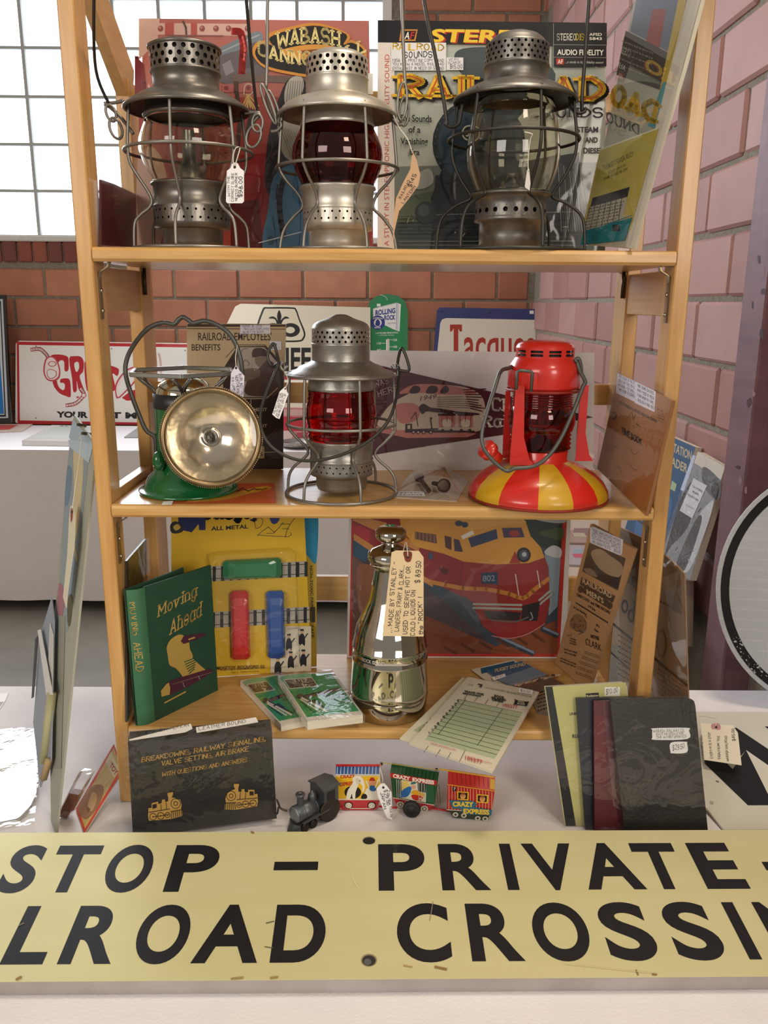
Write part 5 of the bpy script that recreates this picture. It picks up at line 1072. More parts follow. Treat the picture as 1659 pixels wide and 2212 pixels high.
# quiz decks
def deck(top, h, lab, z0):
    Ft = level(z0+h); P = [Ft.px(*q) for q in top]; c = sum(P, Vector())/4; tt = thing('card_deck', lab, 'card deck', (c.x, c.y, z0), 'green quiz card decks')
    mb = MB(); mb.prism(P, (0, 0, -h)); part('cards', mb, paper, tt)
    return tt, Ft
def L4(q, u, v): a_, b_, c2, d_ = [Vector((x, y, 0)) for x, y in q]; p_ = (a_*(1-u)+b_*u)*(1-v)+(d_*(1-u)+c2*u)*v; return (p_.x, p_.y)
def deckprint(tt, Ft, q):
    pr = Print(Ft); pq = lambda pts: [L4(q, u, v) for u, v in pts]
    pr.poly(pq([(.0, 0), (1, 0), (1, 1), (0, 1)]), '#e6e1d2').poly(pq([(.03, .03), (.97, .03), (.97, .93), (.03, .93)]), '#2f9a5c').curve(pq([(.05, .03), (.6, .03), (.3, .3), (.05, .2)]), '#7cc08c')
    pr.poly(pq([(.05, .1), (.58, .1), (.58, .31), (.05, .31)]), '#e3dccb').poly(pq([(.065, .115), (.565, .115), (.565, .295), (.065, .295)]), '#5b4a3a')
    x0, y0 = L4(q, .14, .2); x1, y1 = L4(q, .46, .2); ux, uy = L4(q, .14, .13); pr.slab('QUIZ', (x0, y0), (x1, y1), (ux-x0, uy-y0), '#e9e2d0', .9, .4)
    x0, y0 = L4(q, .3, .285); x1, y1 = L4(q, .44, .285); ux, uy = L4(q, .3, .215); pr.text('Jr.', (x0, y0), (x1, y1), (ux-x0, uy-y0), '#e9e2d0', .02)
    pr.line(pq([(.25, .5), (.5, .47), (.9, .42)]), 7, '#6b5747').line(pq([(.25, .47), (.9, .39)]), 2, '#2e2620').curve(pq([(.06, .48), (.18, .43), (.24, .5), (.12, .55)]), '#4a3f38').line(pq([(.12, .55), (.3, .85)]), 3, '#e8e2d2').line(pq([(.16, .52), (.42, .86)]), 4, '#e8e2d2').line(pq([(.2, .52), (.5, .84)]), 2.2, '#2b2622').line(pq([(.1, .6), (.2, .84)]), 2, '#1f3a2a').line(pq([(.22, .62), (.36, .6), (.4, .7)]), 3, '#2b2622')
    for (s_, u, v) in (('RAILROAD', .55, .56), ('QUESTIONS', .62, .63), ('FUN', .72, .72)):
        x0, y0 = L4(q, u, v); x1, y1 = L4(q, .92, v-.015); ux, uy = L4(q, u, v-.04); pr.text(s_, (x0, y0), (x1, y1), (ux-x0, uy-y0), '#1f3a2a', .02)
    pr.done('deck_print', tt, inkg)
h1 = .011
q1 = [(519, 1470), (602, 1456), (690, 1548), (607, 1565)]; tt, Ft = deck(q1, h1, 'left green quiz card deck, half covered by the one beside it', ZB+.0005); deckprint(tt, Ft, q1)
bag(Ft, [(512, 1468), (604, 1452), (696, 1552), (604, 1572)], tt, sleeve_w, .001)
q2 = [(600, 1459), (716, 1450), (784, 1542), (664, 1557)]; tt, Ft = deck(q2, .014, 'right green quiz card deck in shiny wrap beside the chrome jug', ZB+.0005+h1+.0016); deckprint(tt, Ft, q2)
mbw = MB(); Pq = [Ft.px(*q)+V3(0, 0, .0012) for q in [(592, 1455), (716, 1446), (788, 1545), (660, 1563)]]; lo_ = [V3(p_.x*1.0, p_.y, ZB+.014) for p_ in Pq]; mbw.add(Pq+lo_, [(0, 1, 2, 3)]+[(i, (i+1) % 4, 4+(i+1) % 4, 4+i) for i in range(4)]); part('wrap', mbw, sleeve_w, tt)
# brochures
def leaf(name, lab, cat, q, z, th, col, group=None, sl=True):
    Ft = level(z); P = [Ft.px(*k) for k in q]; c = sum(P, Vector())/len(P); tt = thing(name, lab, cat, (c.x, c.y, z-th), group); mb = MB(); mb.prism(P, (0, 0, -th)); part('leaves', mb, mat('leaf_'+col, col, .6), tt)
    return tt, Ft
zz = ZB+.0012
tt, Ft = leaf('brochure', 'lowest brown and white brochure showing right of the guest check pad', 'brochure', [(1148, 1512), (1210, 1480), (1228, 1510), (1190, 1548), (1160, 1540)], zz, .0008, '#8a7c6c', 'travel brochures right of the jug'); p = Print(Ft); p.scrawl(1160, 1500, 1205, 1540, 5, '#3b332c', (1, -.3)); p.done('picture_print', tt)
zz += .0022
tt, Ft = leaf('brochure', 'cream edged brochure under the puget sound brochure', 'brochure', [(1018, 1446), (1110, 1424), (1170, 1460), (1150, 1500), (1075, 1490)], zz, .0012, '#d8ceb8', 'travel brochures right of the jug'); p = Print(Ft); p.poly([(1038, 1444), (1110, 1428), (1116, 1436), (1040, 1456)], '#275a80'); p.done('picture_print', tt)
zz += .003
q3 = [(1052, 1450), (1126, 1428), (1219, 1478), (1140, 1500), (1106, 1484)]
tt, Ft = leaf('brochure', 'blue puget sound travel brochure on top, with a small white price sticker', 'brochure', q3, zz, .0014, '#5e7486', 'travel brochures right of the jug'); p = Print(Ft)
p.poly(q3, '#7d8fa0').poly([(1052, 1450), (1126, 1428), (1150, 1441), (1074, 1467)], '#2c5f86').poly([(1074, 1467), (1150, 1441), (1176, 1455), (1098, 1479)], '#6f8aa0').poly([(1104, 1483), (1182, 1458), (1219, 1478), (1140, 1500)], '#6a5240')
for k in range(12): p.line([(1112+k*8, 1482-k*2+R.uniform(-3, 3)), (1122+k*8, 1478-k*2+R.uniform(-3, 3))], 4, R.choice(['#c9b79c', '#3e2f28', '#a58d72']))
p.text('PUGET SOUND', (1069, 1453), (1135, 1438), 7, '#c9b98c', .03).poly([(1062, 1464), (1090, 1456), (1093, 1462), (1067, 1471)], '#ececee').hand('$4.50', (1070, 1467), (1086, 1462), 5); p.done('picture_print', tt, inkg); bag(Ft, [(1048, 1450), (1128, 1425), (1226, 1478), (1138, 1504)], tt, sleeve, .0008)
# guest checks
q4 = [(999, 1463), (1090, 1482), (1010, 1640), (864, 1594)]
tt, Ft = leaf('guest_check_pad', 'lower pale green guest check pad, mostly covered, in clear sleeve', 'pad', q4, ZB+.0085, .002, '#d9d2b8', 'guest check pads'); p = Print(Ft); p.poly([(970, 1530), (1010, 1540), (945, 1598), (893, 1578)], '#a9b894').poly([(968, 1532), (975, 1534), (915, 1584), (906, 1580)], '#6f7d66')
for k in range(8): p.hand(str(k+2), (905+k*8, 1578-k*7), (910+k*8, 1579-k*7), 5)
p.done('form_print', tt)
q5 = [(1011, 1462), (1165, 1495), (1064, 1668), (884, 1606)]
tt, Ft = leaf('guest_check_pad', 'top guest check pad numbered 105277 jutting over the front of the bottom shelf', 'pad', q5, ZB+.0115, .0022, '#dcd6bf', 'guest check pads'); p = Print(Ft)
p.poly(q5, '#ded8c2').poly([(991, 1511), (1128, 1541), (1068, 1640), (918, 1598)], '#b2c3a0')
p.line([(991, 1511), (1128, 1540)], 1, '#6a6a5c')
for k in range(10): v = (k+1)/11; p.line([(991-73*v, 1511+87*v), (1128-60*v, 1541+99*v)], .9, '#6a7560')
p.line([(1006, 1512), (946, 1588)], 1.1, '#4a4f44').line([(1086, 1532), (1031, 1611)], 1.1, '#4a4f44')
for k in range(11): p.hand(str(k+1), (988-k*6.2, 1517+k*7), (992-k*6.2, 1518+k*7), 5, '#3c4438', 1)
for xa, ya, xb, yb in ((1009, 1503, 1002, 1513), (1032, 1507, 1025, 1517), (1055, 1512, 1048, 1522), (1079, 1518, 1072, 1528), (925, 1613, 915, 1628), (951, 1621, 941, 1637), (974, 1627, 966, 1642), (1005, 1622, 992, 1648)): p.line([(xa, ya), (xb, yb)], 1, '#4a4f44')
p.text('TRACK ONE', (1003, 1497), (1045, 1504), 4, '#24261f', .05).text('RESTAURANT', (1000, 1501), (1040, 1508), 3.4, '#24261f', .05).text('ROCK', (1068, 1507), (1090, 1512), 5, '#24261f', .05).text('ISLAND', (1062, 1511), (1093, 1517), 4.5, '#24261f', .05).text('LINES', (1063, 1515), (1087, 1520), 4.5, '#24261f', .05)
p.poly([(1112, 1512), (1117, 1515), (1138, 1518), (1143, 1517), (1140, 1522), (1138, 1528), (1130, 1526), (1112, 1524), (1109, 1525), (1112, 1518)], '#24261f').text('ROCK', (1119, 1519), (1133, 1521), 2.6, '#ded8c2', .03).text('ISLAND', (1117, 1523), (1134, 1525), 2.6, '#ded8c2', .03)
p.line([(1033, 1480), (1041, 1482), (1036, 1486)], 2, '#24261f').line([(1041, 1481), (1039, 1487)], 2, '#24261f').scrawl(1010, 1478, 1022, 1482, 1, '#8a8674', (1, .2)).scrawl(1048, 1484, 1148, 1490, 1, '#9a9684', (1, .2))
p.text('105277', (1086, 1529), (1118, 1534), 7.5, '#b8483c', .01).text('105277', (1005, 1643), (1042, 1653), 8.5, '#b8483c', .01).text('ORDER IDENTIFICATION', (930, 1609), (984, 1624), 2.6, '#b8483c', .01).line([(1012, 1640), (1062, 1652)], .8, '#b8483c')
p.poly([(1122, 1488), (1152, 1494), (1149, 1503), (1119, 1498)], '#ededee').hand('$3.50', (1125, 1496), (1146, 1500), 5); p.done('form_print', tt); bag(Ft, [(1008, 1459), (1170, 1494), (1068, 1674), (878, 1610)], tt, sleeve, .0008)
# directory leaning to the right
F = plane3(onZ(1200, 1434, ZB), onZ(1269, 1494, ZB), onX(1370, 1186, .352))
OUT = [(1200, 1434), (1269, 1494), (1300, 1400), (1370, 1186), (1276, 1132)]
t = board('directory_booklet', "narrow tan railroad men's directory in clear sleeve leaning right", 'booklet', F, OUT, .006, mat('tan_pages', '#b08a62', .7), bodyname='pages', zmin=ZB+.0005)
p = Print(F); p.poly(OUT, '#b98e62'); p.poly([(1273, 1172), (1352, 1206), (1335, 1276), (1258, 1234)], '#54473a').curve([(1277, 1194), (1296, 1186), (1318, 1200), (1345, 1222), (1338, 1246), (1312, 1240), (1290, 1222)], '#a0886a').curve([(1262, 1228), (1280, 1230), (1290, 1246), (1270, 1240)], '#8d785e').poly([(1298, 1240), (1340, 1248), (1336, 1272), (1290, 1250)], '#3a3028')
p.poly([(1275, 1140), (1283, 1138), (1347, 1166), (1344, 1198), (1338, 1199), (1276, 1172)], '#e4e2ec')
for i, s_ in enumerate(('1936 RAILROAD MENS', 'DIRECTORY AND TIME RECORD', 'SOUTHERN PACIFIC, SANTA FE', 'AND UNION PACIFIC    $15.00')): p.hand(s_, (1279, 1147+i*8.2), (1341, 1172+i*8.2), 6)
p.poly([(1257, 1246), (1330, 1288), (1324, 1302), (1253, 1262)], '#54432f').text('RAILROAD', (1259, 1259), (1322, 1293), 11.5, '#d2b48c', .02).poly([(1262, 1266), (1316, 1298), (1311, 1312), (1260, 1280)], '#54432f').text("MEN'S", (1268, 1283), (1305, 1304), 11.5, '#d2b48c', .02).ell(1255, 1273, 6, 8, '#54432f').ell(1318, 1308, 6, 8, '#54432f')
p.text('DIRECTORY and TIME RECORD', (1247, 1287), (1319, 1327), 6.5, '#3a2e22', .03).text('1936', (1272, 1311), (1287, 1321), 5, '#3a2e22', .03).line([(1245, 1302), (1314, 1345)], 2.5, '#3a2e22').text('in Los Angeles', (1240, 1313), (1268, 1330), 5.5, '#3a2e22', .02)
p.text("It's", (1289, 1352), (1296, 1356), 5.5, '#3a2e22', .03).text('New', (1285, 1362), (1294, 1367), 5.5, '#3a2e22', .03).text('HOTEL', (1277, 1377), (1296, 1383), 7, '#2b2118', .05).text('CLARK', (1266, 1392), (1300, 1407), 15, '#2b2118', .0)
p.curve([(1240, 1330), (1252, 1327), (1266, 1340), (1266, 1362), (1250, 1364), (1232, 1352)], '#8a6a48')
for k in range(22): x, y = R.uniform(1230, 1266), R.uniform(1330, 1372); p.line([(x, y), (x+R.uniform(-8, 8), y+R.uniform(-5, 5))], 1.2, '#43352a')
for i in range(3): p.text('ROOMS'[:5], (1234-i*1, 1380+i*5), (1246, 1384+i*5), 3.4, '#3a2e22', .02)
p.scrawl(1220, 1398, 1248, 1412, 2, '#4a3a2c', (1, .3)).scrawl(1212, 1418, 1246, 1430, 2, '#4a3a2c', (1, .4))
for i in range(5): p.scrawl(1264-i*5, 1404+i*11, 1300-i*5, 1412+i*11, 2, '#86684a', (1, .35))
p.done('cover_print', t); bag(F, [(1196, 1434), (1272, 1500), (1376, 1180), (1280, 1126)], t, sleeve, .003)
# newspaper outside the right frame
A, B, C_ = V3(.405, .313, 0), V3(.462, .02, 0), V3(.42, .018, .352)
A = B+(V3(.40, .313, .347)-V3(.42, .018, .352)); F = plane3(A, B, C_)
OUT = [(1330, 1135), (1400, 1168), (1462, 1222), (1478, 1240), (1486, 1500), (1490, 1700), (1345, 1500)]
t = board('newspaper_sheet', 'browned newspaper sheet in clear sleeve leaning outside the right frame', 'paper', F, OUT, .002, mat('browned_paper', '#8f7254', .8), bodyname='sheet', zmin=.0005)
p = Print(F); p.poly(OUT, '#94795c').poly([(1330, 1140), (1470, 1235), (1474, 1330), (1340, 1250)], '#6f5a45').ell(1350, 1310, 8, 15, '#2b241f').ell(1350, 1310, 4, 9, '#94795c').ell(1364, 1330, 8, 15, '#2b241f').ell(1364, 1330, 4, 9, '#94795c').line([(1372, 1300), (1372, 1345)], 7, '#2b241f').poly([(1428, 1250), (1470, 1230), (1450, 1320), (1425, 1330)], '#8a7763')
p.line([(1310, 1335), (1484, 1480)], 5, '#2b241f').line([(1310, 1400), (1410, 1490)], 3, '#2b241f')
for i in range(9): p.scrawl(1335, 1355+i*12, 1375, 1362+i*12, 1, '#4d3f32', (1, .6))
for i in range(12): p.scrawl(1420, 1430+i*10, 1480, 1435+i*10, 1, '#4d3f32', (1, .7))
p.ell(1430, 1390, 10, 30, '#7a6450').ell(1430, 1390, 7, 24, '#94795c').scrawl(1420, 1290, 1448, 1300, 1, '#3a2f27', (1, .5)); p.done('news_print', t); bag(F, [(1320, 1126), (1400, 1160), (1466, 1218), (1484, 1240), (1494, 1700), (1340, 1500)], t, sleeve, .003)

# ================================================================ THE FRONT TABLE
# long crossing sign lying almost flat
F = standing((5, 2122), (1655, 2110), .0185, 84.4)
uc = F.uv(797, 1950)[0]; vt = F.uv(800, 1797)[1]; hw = .69
P = [F.at(uc-hw, 0), F.at(uc+hw, 0), F.at(uc+hw, vt), F.at(uc-hw, vt)]
t = thing('crossing_sign', 'long cream railroad crossing sign with black letters lying across the table front', 'sign', (F.at(uc, 0).x, F.at(uc, vt/2).y, .0005))
mb = MB(); mb.prism(P, -F.N*.0176); alu = mat('worn_aluminium_edge', '#b5adac', .45, .35, noise=('#a09694', 12, .3, .7, (1, 1, 1)))
part('panel', mb, alu, t)
sf = mat('cream_sign_enamel', '#cfca96', .33, .2, noise=('#d6d0a0', 3, .3, .7, (1, 8, 1)), spec=.5)
mb = MB(); mb.prism([p_+F.N*.0002 for p_ in P], F.N*.0006); part('face_sheet', mb, sf, t)
bt = MB(); q = F.at(uc-.5, vt*.72)-F.N*.0176; bt.box(q.x, q.x+1.0, q.y-.01, q.y+.014, .0005, q.z-.0006); part('support_batten', bt, wood_x, t)
class UVF(Face):
    def __init__(s, f): s.O, s.U, s.N, s.V, s.zmin = f.O, f.U, f.N, f.V, None
    def uv(s, x, y): return (x, y)
p = Print(UVF(F), .0009)
def row(word, x0px, x1px, ypx, ytop, ybot, bold=.036):
    p = Print(UVF(F), .0009)
    a_ = F.uv(x0px, ypx)[0]; b_ = F.uv(x1px, ypx)[0]; v0 = F.uv(830, ybot)[1]; v1 = F.uv(830, ytop)[1]
    p.text(word, (a_, v0), (b_, v0), (0, v1-v0), '#17171c', bold); p.done('lettering', t, inkg)
VB1, VT1, VB2, VT2 = F.uv(830, 1921)[1], F.uv(830, 1823)[1], F.uv(830, 2074)[1], F.uv(830, 1952)[1]
for ch, l_, r_, v0, v1 in [('S', (-8, 1915), (101, 1846), VB1, VT1), ('T', (128, 1833), (224, 1832), VB1, VT1), ('O', (219, 1908), (335, 1856), VB1, VT1), ('P', (352, 1926), (475, 1850), VB1, VT1),
        ('P', (818, 1918), (916, 1846), VB1, VT1), ('R', (955, 1917), (1060, 1916), VB1, VT1), ('I', (1096, 1916), (1121, 1916), VB1, VT1), ('V', (1123, 1819), (1228, 1819), VB1, VT1), ('A', (1269, 1916), (1396, 1916), VB1, VT1), ('T', (1355, 1819), (1447, 1819), VB1, VT1), ('E', (1526, 1916), (1619, 1916), VB1, VT1),
        ('R', (-520, 2084), (-390, 2000), VB2, VT2), ('A', (-395, 2084), (-225, 2084), VB2, VT2), ('I', (-190, 2084), (-150, 2084), VB2, VT2), ('L', (0, 2082), (93, 2081), VB2, VT2), ('R', (124, 2081), (272, 1988), VB2, VT2), ('O', (289, 2045), (416, 1990), VB2, VT2), ('A', (412, 2077), (556, 2075), VB2, VT2), ('D', (583, 2074), (704, 2005), VB2, VT2),
        ('C', (857, 2005), (974, 2040), VB2, VT2), ('R', (1019, 2069), (1134, 2068), VB2, VT2), ('O', (1147, 1995), (1271, 2015), VB2, VT2), ('S', (1290, 1977), (1420, 2045), VB2, VT2), ('S', (1427, 1972), (1564, 2045), VB2, VT2), ('I', (1615, 2065), (1642, 2065), VB2, VT2), ('N', (1622, 1950), (1720, 1950), VB2, VT2), ('G', (1770, 2000), (1900, 2030), VB2, VT2)]:
    p = Print(UVF(F), .0009); ua, ub = F.uv(*l_)[0], F.uv(*r_)[0]; p.text(ch, (ua, v0), (ub, v0), (0, v1-v0), '#17171c', .03); p.done('letter', t, inkg)
for xa, xb in ((592, 687), (1650, 1745)): p = Print(UVF(F), .0009); a_, b_ = F.uv(xa, 1872), F.uv(xb, 1872); h_ = .0072; p._p([(a_[0], a_[1]-h_), (b_[0], a_[1]-h_), (b_[0], a_[1]+h_), (a_[0], a_[1]+h_)], '#17171c'); p.done('dash', t, inkg)
p = Print(F, .0012); p.ell(797, 1817, 14, 8.5, '#8b8468').ell(797, 1818, 13, 7.5, '#1c1a18').ell(797, 2076, 17, 13.5, '#8b7d5e').ell(797, 2077, 14.5, 11.5, '#2f2d2a').ell(794, 2080, 8, 7, '#5a5a58')  # bolt holes painted as dark ellipses, their depth is only colour
for q, c, w_ in (([(935, 1950), (932, 1970), (928, 1990)], '#8c8268', 1.6), ([(575, 1996), (592, 1992)], '#5c553f', 2), ([(572, 2047), (590, 2050)], '#5c553f', 1.6), ([(40, 2002), (52, 1996)], '#8c8268', 1.5), ([(760, 1895), (772, 1918)], '#e3dcb4', 1.5), ([(940, 2091), (964, 2096)], '#8a6d3c', 5), ([(872, 2088), (890, 2091)], '#a88f58', 2.5), ([(1374, 2098), (1378, 2108)], '#8a6d3c', 3), ([(1409, 2107), (1418, 2107)], '#8a6d3c', 3.5), ([(36, 2118), (46, 2113)], '#8a6d3c', 5), ([(500, 2117), (525, 2114)], '#9b8350', 4), ([(585, 2115), (600, 2113)], '#9b8350', 4), ([(543, 1799), (548, 1801)], '#8a6d3c', 4), ([(1220, 2085), (1420, 2106)], '#cbbf8f', 1)): p.line(q, w_, c)
p.done('hole_and_wear', t, kind='stuff')

# black leather handbook with gold lettering
F = standing((285, 1803), (596, 1766), 0, 4).shift(.012)
OUT = [(287, 1806), (598, 1768), (587, 1574), (276, 1602)]
uv = clampbase(F, OUT); P = [F.at(u, v) for u, v in uv]; c = sum(P, Vector())/4
t = thing('handbook', 'thick black leather handbook with gold lettering and two gold locomotives', 'book', (c.x, c.y, 0))
blk = mat('black_leather', '#1b1b1a', .5, noise=('#2c2620', 18, .4, .75, (1, 1, 1)), bump=(250, .15))
TH_ = .028; mb = MB(); mb.prism(P, -F.N*.003); part('front_cover', mb, blk, t)
mb = MB(); mb.prism([q-F.N*TH_ for q in P], -F.N*.003); part('back_cover', mb, blk, t)
mb = MB(); i_ = [P[0]+F.U*.003+F.V*.003, P[1]-F.U*.004+F.V*.003, P[2]-F.U*.004-F.V*.004, P[3]+F.U*.003-F.V*.004]; mb.prism([q-F.N*.0032 for q in i_], -F.N*(TH_-.0034)); part('pages', mb, mat('dark_gilt_pages', '#3a3027', .7), t)
mb = MB(); mb.prism([P[3]-F.V*.0005, P[2]-F.V*.0005, P[2]-F.V*.0025, P[3]-F.V*.0025], -F.N*(TH_+.003)); part('top_flap', mb, blk, t)
p = Print(F); gd = '#b8914a'
p.slab('BREAKDOWNS, RAILWAY SIGNALING,', (306, 1646), (573, 1600), (1, -9.5), gd, .9, .35, gap=1.3).slab('VALVE SETTING, AIR BRAKE', (349, 1654), (536, 1622), (1, -9.5), gd, .9, .35, gap=1.3).slab('WITH QUESTIONS AND ANSWERS', (350, 1677), (533, 1645), (1, -8.5), gd, .9, .3, gap=1.3)
def emblem(x, y, s_, fl):         # small gold locomotive seen three quarters from the front
    Q = lambda pts: [(x+dx*s_*fl, y+dy*s_-dx*fl*.12) for dx, dy in pts]; dk_ = '#241f18'
    p.poly(Q([(-38, 16), (-37, -2), (-30, -2), (-30, -12), (-16, -14), (-15, -8), (-8, -10), (-7, -17), (-1, -17), (0, -11), (6, -12), (7, -19), (5, -26), (5, -30), (17, -31), (17, -26), (14, -19), (20, -18), (33, -12), (36, 0), (35, 8), (37, 14), (38, 24), (12, 28), (-36, 26)]), gd)
    p.ell(*Q([(23, -5)])[0], 11*s_, 11.5*s_, dk_).ell(*Q([(23, -5)])[0], 9.6*s_, 10*s_, gd).ell(*Q([(23, -5)])[0], 5*s_, 5.2*s_, dk_).ell(*Q([(23, -5)])[0], 3.4*s_, 3.6*s_, gd)
    for wx, wr in ((-27, 8), (-10, 8), (5, 6)): p.ell(*Q([(wx, 18)])[0], wr*s_, wr*s_, dk_).ell(*Q([(wx, 18)])[0], (wr-1.5)*s_, (wr-1.5)*s_, gd).ell(*Q([(wx, 18)])[0], 1.6*s_, 1.6*s_, dk_)
    p.poly(Q([(-28, -9), (-19, -10), (-19, -1), (-28, 0)]), dk_).line(Q([(-36, 7), (10, 5)]), 1.5, dk_).line(Q([(-10, -8), (-9, 5)]), 1.1, dk_).line(Q([(2, -10), (3, 5)]), 1.1, dk_).line(Q([(-27, 18), (8, 17)]), 1.5, dk_)
    for k in range(6): p.line(Q([(15+k*4, 12-k*.3), (13+k*4.6, 26-k*.6)]), 1.2, dk_)
    p.line(Q([(12, 11), (37, 9)]), 1.4, dk_)
emblem(357, 1743, .98, 1); emblem(521, 1720, .95, -1); p.done('gold_print', t)
p = Print(F.shift(.0022)); p.poly([(279, 1597), (412, 1563), (416, 1574), (400, 1582), (280, 1600)], '#d9d4cc').poly([(423, 1571), (553, 1549), (558, 1560), (425, 1583)], '#d9d4cc'); p.hand('ALL LEATHER AMERICAN', (290, 1592), (408, 1568), 6).hand('LEATHER BOUND', (430, 1577), (530, 1561), 7); lab = p.done('paper_label', t)
bag(F, [(270, 1806), (600, 1768), (592, 1552), (266, 1576)], t, sleeve_w, .004)

# tin toy train
t = thing('toy_train', 'tin lithographed toy circus train of three cars, blue, green and red', 'toy train', (onZ(890, 1760, 0).x, onZ(890, 1760, 0).y, .0005))
def tincar(nm, lab, g, body, skirt, ridge, cols, depth=.026):
    f = standing(g[0], g[1], .001, 0); mb = MB(); P = [f.px(*q) for q in body]; mb.prism(P, -f.N*depth); co = part('carriage', mb, mat('tin_'+cols[0], cols[0], .3, coat=.4), t, lab)
    mb = MB(); Q = [f.px(*q) for q in skirt]; Q = [V3(q.x, q.y, max(q.z, .0012)) for q in Q]; mb.prism([q+f.N*.0003 for q in Q], -f.N*(depth*.98)); part('skirt', mb, mat('tin_'+cols[1], cols[1], .3, coat=.4), co)
    e0, e1 = P[0], P[1]; r0 = e0-f.N*depth*.5; r0 = V3(r0.x, r0.y, onY(ridge[0][0], ridge[0][1], r0.y).z); r1 = e1-f.N*depth*.5; r1 = V3(r1.x, r1.y, r0.z+(e1.z-e0.z))
    mb = MB(); ov = f.N*.0008; mb.add([e0+ov, e1+ov, r1, r0, e0-f.N*depth, e1-f.N*depth], [(0, 1, 2, 3), (3, 2, 5, 4), (0, 3, 4), (1, 5, 2)]); part('roof', mb, mat('tin_'+cols[2], cols[2], .3, coat=.4), co)
    rf = plane3(e0+ov, e1+ov, r0)
    return f, rf, co
f, rf, co = tincar('car', 'blue roofed yellow car with an elephant', ((738, 1750), (818, 1750)), [(725, 1674), (821, 1674), (821, 1728), (725, 1728)], [(725, 1727), (821, 1727), (815, 1746), (806, 1750), (742, 1750), (732, 1740)], [(729, 1654)], ('#e3b429', '#b3252c', '#1d4f8c'))
p = Print(f, 4e-4); p.poly([(725, 1672), (821, 1672), (821, 1676), (725, 1676)], '#ddd4bb').poly([(725, 1676), (821, 1676), (821, 1725), (725, 1725)], '#e6b623').poly([(725, 1725), (821, 1725), (821, 1728), (725, 1728)], '#ddd4bb')
p.text('CRAZY', (735, 1681), (767, 1679), 7, '#b8281f', .04).text('EXPRESS', (734, 1698), (764, 1695), 8, '#b8281f', .04).ell(762, 1711, 18, 14, '#1f1a18').curve([(748, 1724), (751, 1708), (757, 1698), (762, 1690), (762, 1680), (770, 1676), (781, 1678), (787, 1690), (788, 1702), (785, 1710), (782, 1708), (783, 1698), (776, 1692), (771, 1703), (768, 1712), (767, 1724), (762, 1724), (760, 1714), (756, 1724)], '#e4dfcb').curve([(768, 1682), (776, 1682), (779, 1690), (772, 1693)], '#cfc8b0').ell(777, 1686, 1, 1.2, '#222222')
p.curve([(788, 1724), (790, 1706), (800, 1700), (812, 1706), (818, 1724)], '#e4dfcb').ell(804, 1690, 7, 6.5, '#dd9a78').poly([(797, 1686), (811, 1686), (807, 1679), (801, 1679)], '#b8281f').curve([(798, 1699), (804, 1696), (813, 1700), (810, 1708), (800, 1707)], '#22609c').line([(797, 1700), (791, 1686)], 3, '#e4dfcb').line([(811, 1700), (817, 1684)], 3, '#e4dfcb').curve([(780, 1724), (784, 1714), (792, 1716), (792, 1724)], '#1f1a18')
for cx_ in (753, 803): p.ell(cx_, 1739, 9, 7.5, '#222222').ell(cx_, 1739, 7, 6, '#d8d2bc').ell(cx_, 1739, 4, 3.4, '#5c5a50').rect(cx_-3, 1736, cx_+3, 1742, '#d8d2bc')
p.line([(756, 1745), (800, 1745)], 1.5, '#d8d2bc'); p.done('printed_side', co, inkg)
p = Print(rf, 3e-4)
for k in range(13): x = 728+k*7.6; p.line([(x, 1673), (x+1, 1657)], 1.2, '#c9d2d8')
p.line([(727, 1654), (822, 1654)], 5, '#b3252c'); p.done('printed_roof', co, inkg)
f, rf, co = tincar('car', 'green cage car with a red name band and one black rubber wheel', ((853, 1744), (934, 1752)), [(843, 1668), (946, 1686), (938, 1740), (849, 1724)], [(849, 1722), (938, 1738), (930, 1750), (858, 1742)], [(847, 1650)], ('#1e5a36', '#b3252c', '#1e5234'))
p = Print(f, 4e-4); p.poly([(843, 1669), (944, 1686), (943, 1697), (843, 1679)], '#b8281f').text('CRAZY', (849, 1679), (886, 1686), 8, '#ece4d4', .05).text('EXPRESS', (891, 1687), (938, 1694), 8, '#ece4d4', .05)
for k in range(6): p.line([(846+k*1.2+(k > 2)*76+k*4, 1682+(k > 2)*12), (851+k*1.2+(k > 2)*74+k*4, 1723+(k > 2)*12)], 1, '#143d26')
p.poly([(867, 1684), (921, 1693), (920, 1733), (868, 1724)], '#d9d3b8').curve([(868, 1690), (880, 1686), (884, 1700), (870, 1712)], '#e2c66e').poly([(902, 1690), (921, 1693), (920, 1712), (903, 1708)], '#3a3c3a')
p.curve([(861, 1718), (870, 1706), (884, 1698), (889, 1702), (884, 1716), (874, 1722)], '#2e6ba8').ell(893, 1699, 5, 5, '#d9a582').poly([(887, 1694), (899, 1692), (898, 1688), (889, 1689)], '#2f6b5a').curve([(888, 1712), (896, 1706), (914, 1712), (917, 1720), (900, 1718)], '#e0a62e').curve([(890, 1716), (908, 1718), (914, 1724), (900, 1728), (891, 1724)], '#c23428').ell(908, 1727, 4, 4, '#e9dcc4').ell(908, 1727, 2, 2, '#c23428')
for k in range(3): p.line([(857+k*4, 1683+k), (858+k*4, 1722+k)], 1.4, '#b9b8a8').line([(905+k*6, 1690+k), (905+k*6, 1728+k)], 1.2, '#b9b8a8')
p.line([(849, 1722), (938, 1738)], 1.5, '#d8d2bc')
for cx_, cy_ in ((865, 1737), (917, 1746)): p.ell(cx_, cy_, 8, 7, '#d8d2bc').ell(cx_, cy_, 5, 4.4, '#5c5a50').rect(cx_-2.5, cy_-2.5, cx_+2.5, cy_+2.5, '#d8d2bc')
p.done('printed_side', co, inkg)
p = Print(rf, 3e-4)
for k in range(11): x = 851+k*8.5; p.line([(x, 1669+k*1.5), (x+2, 1655+k*1.5)], 1, '#123222')
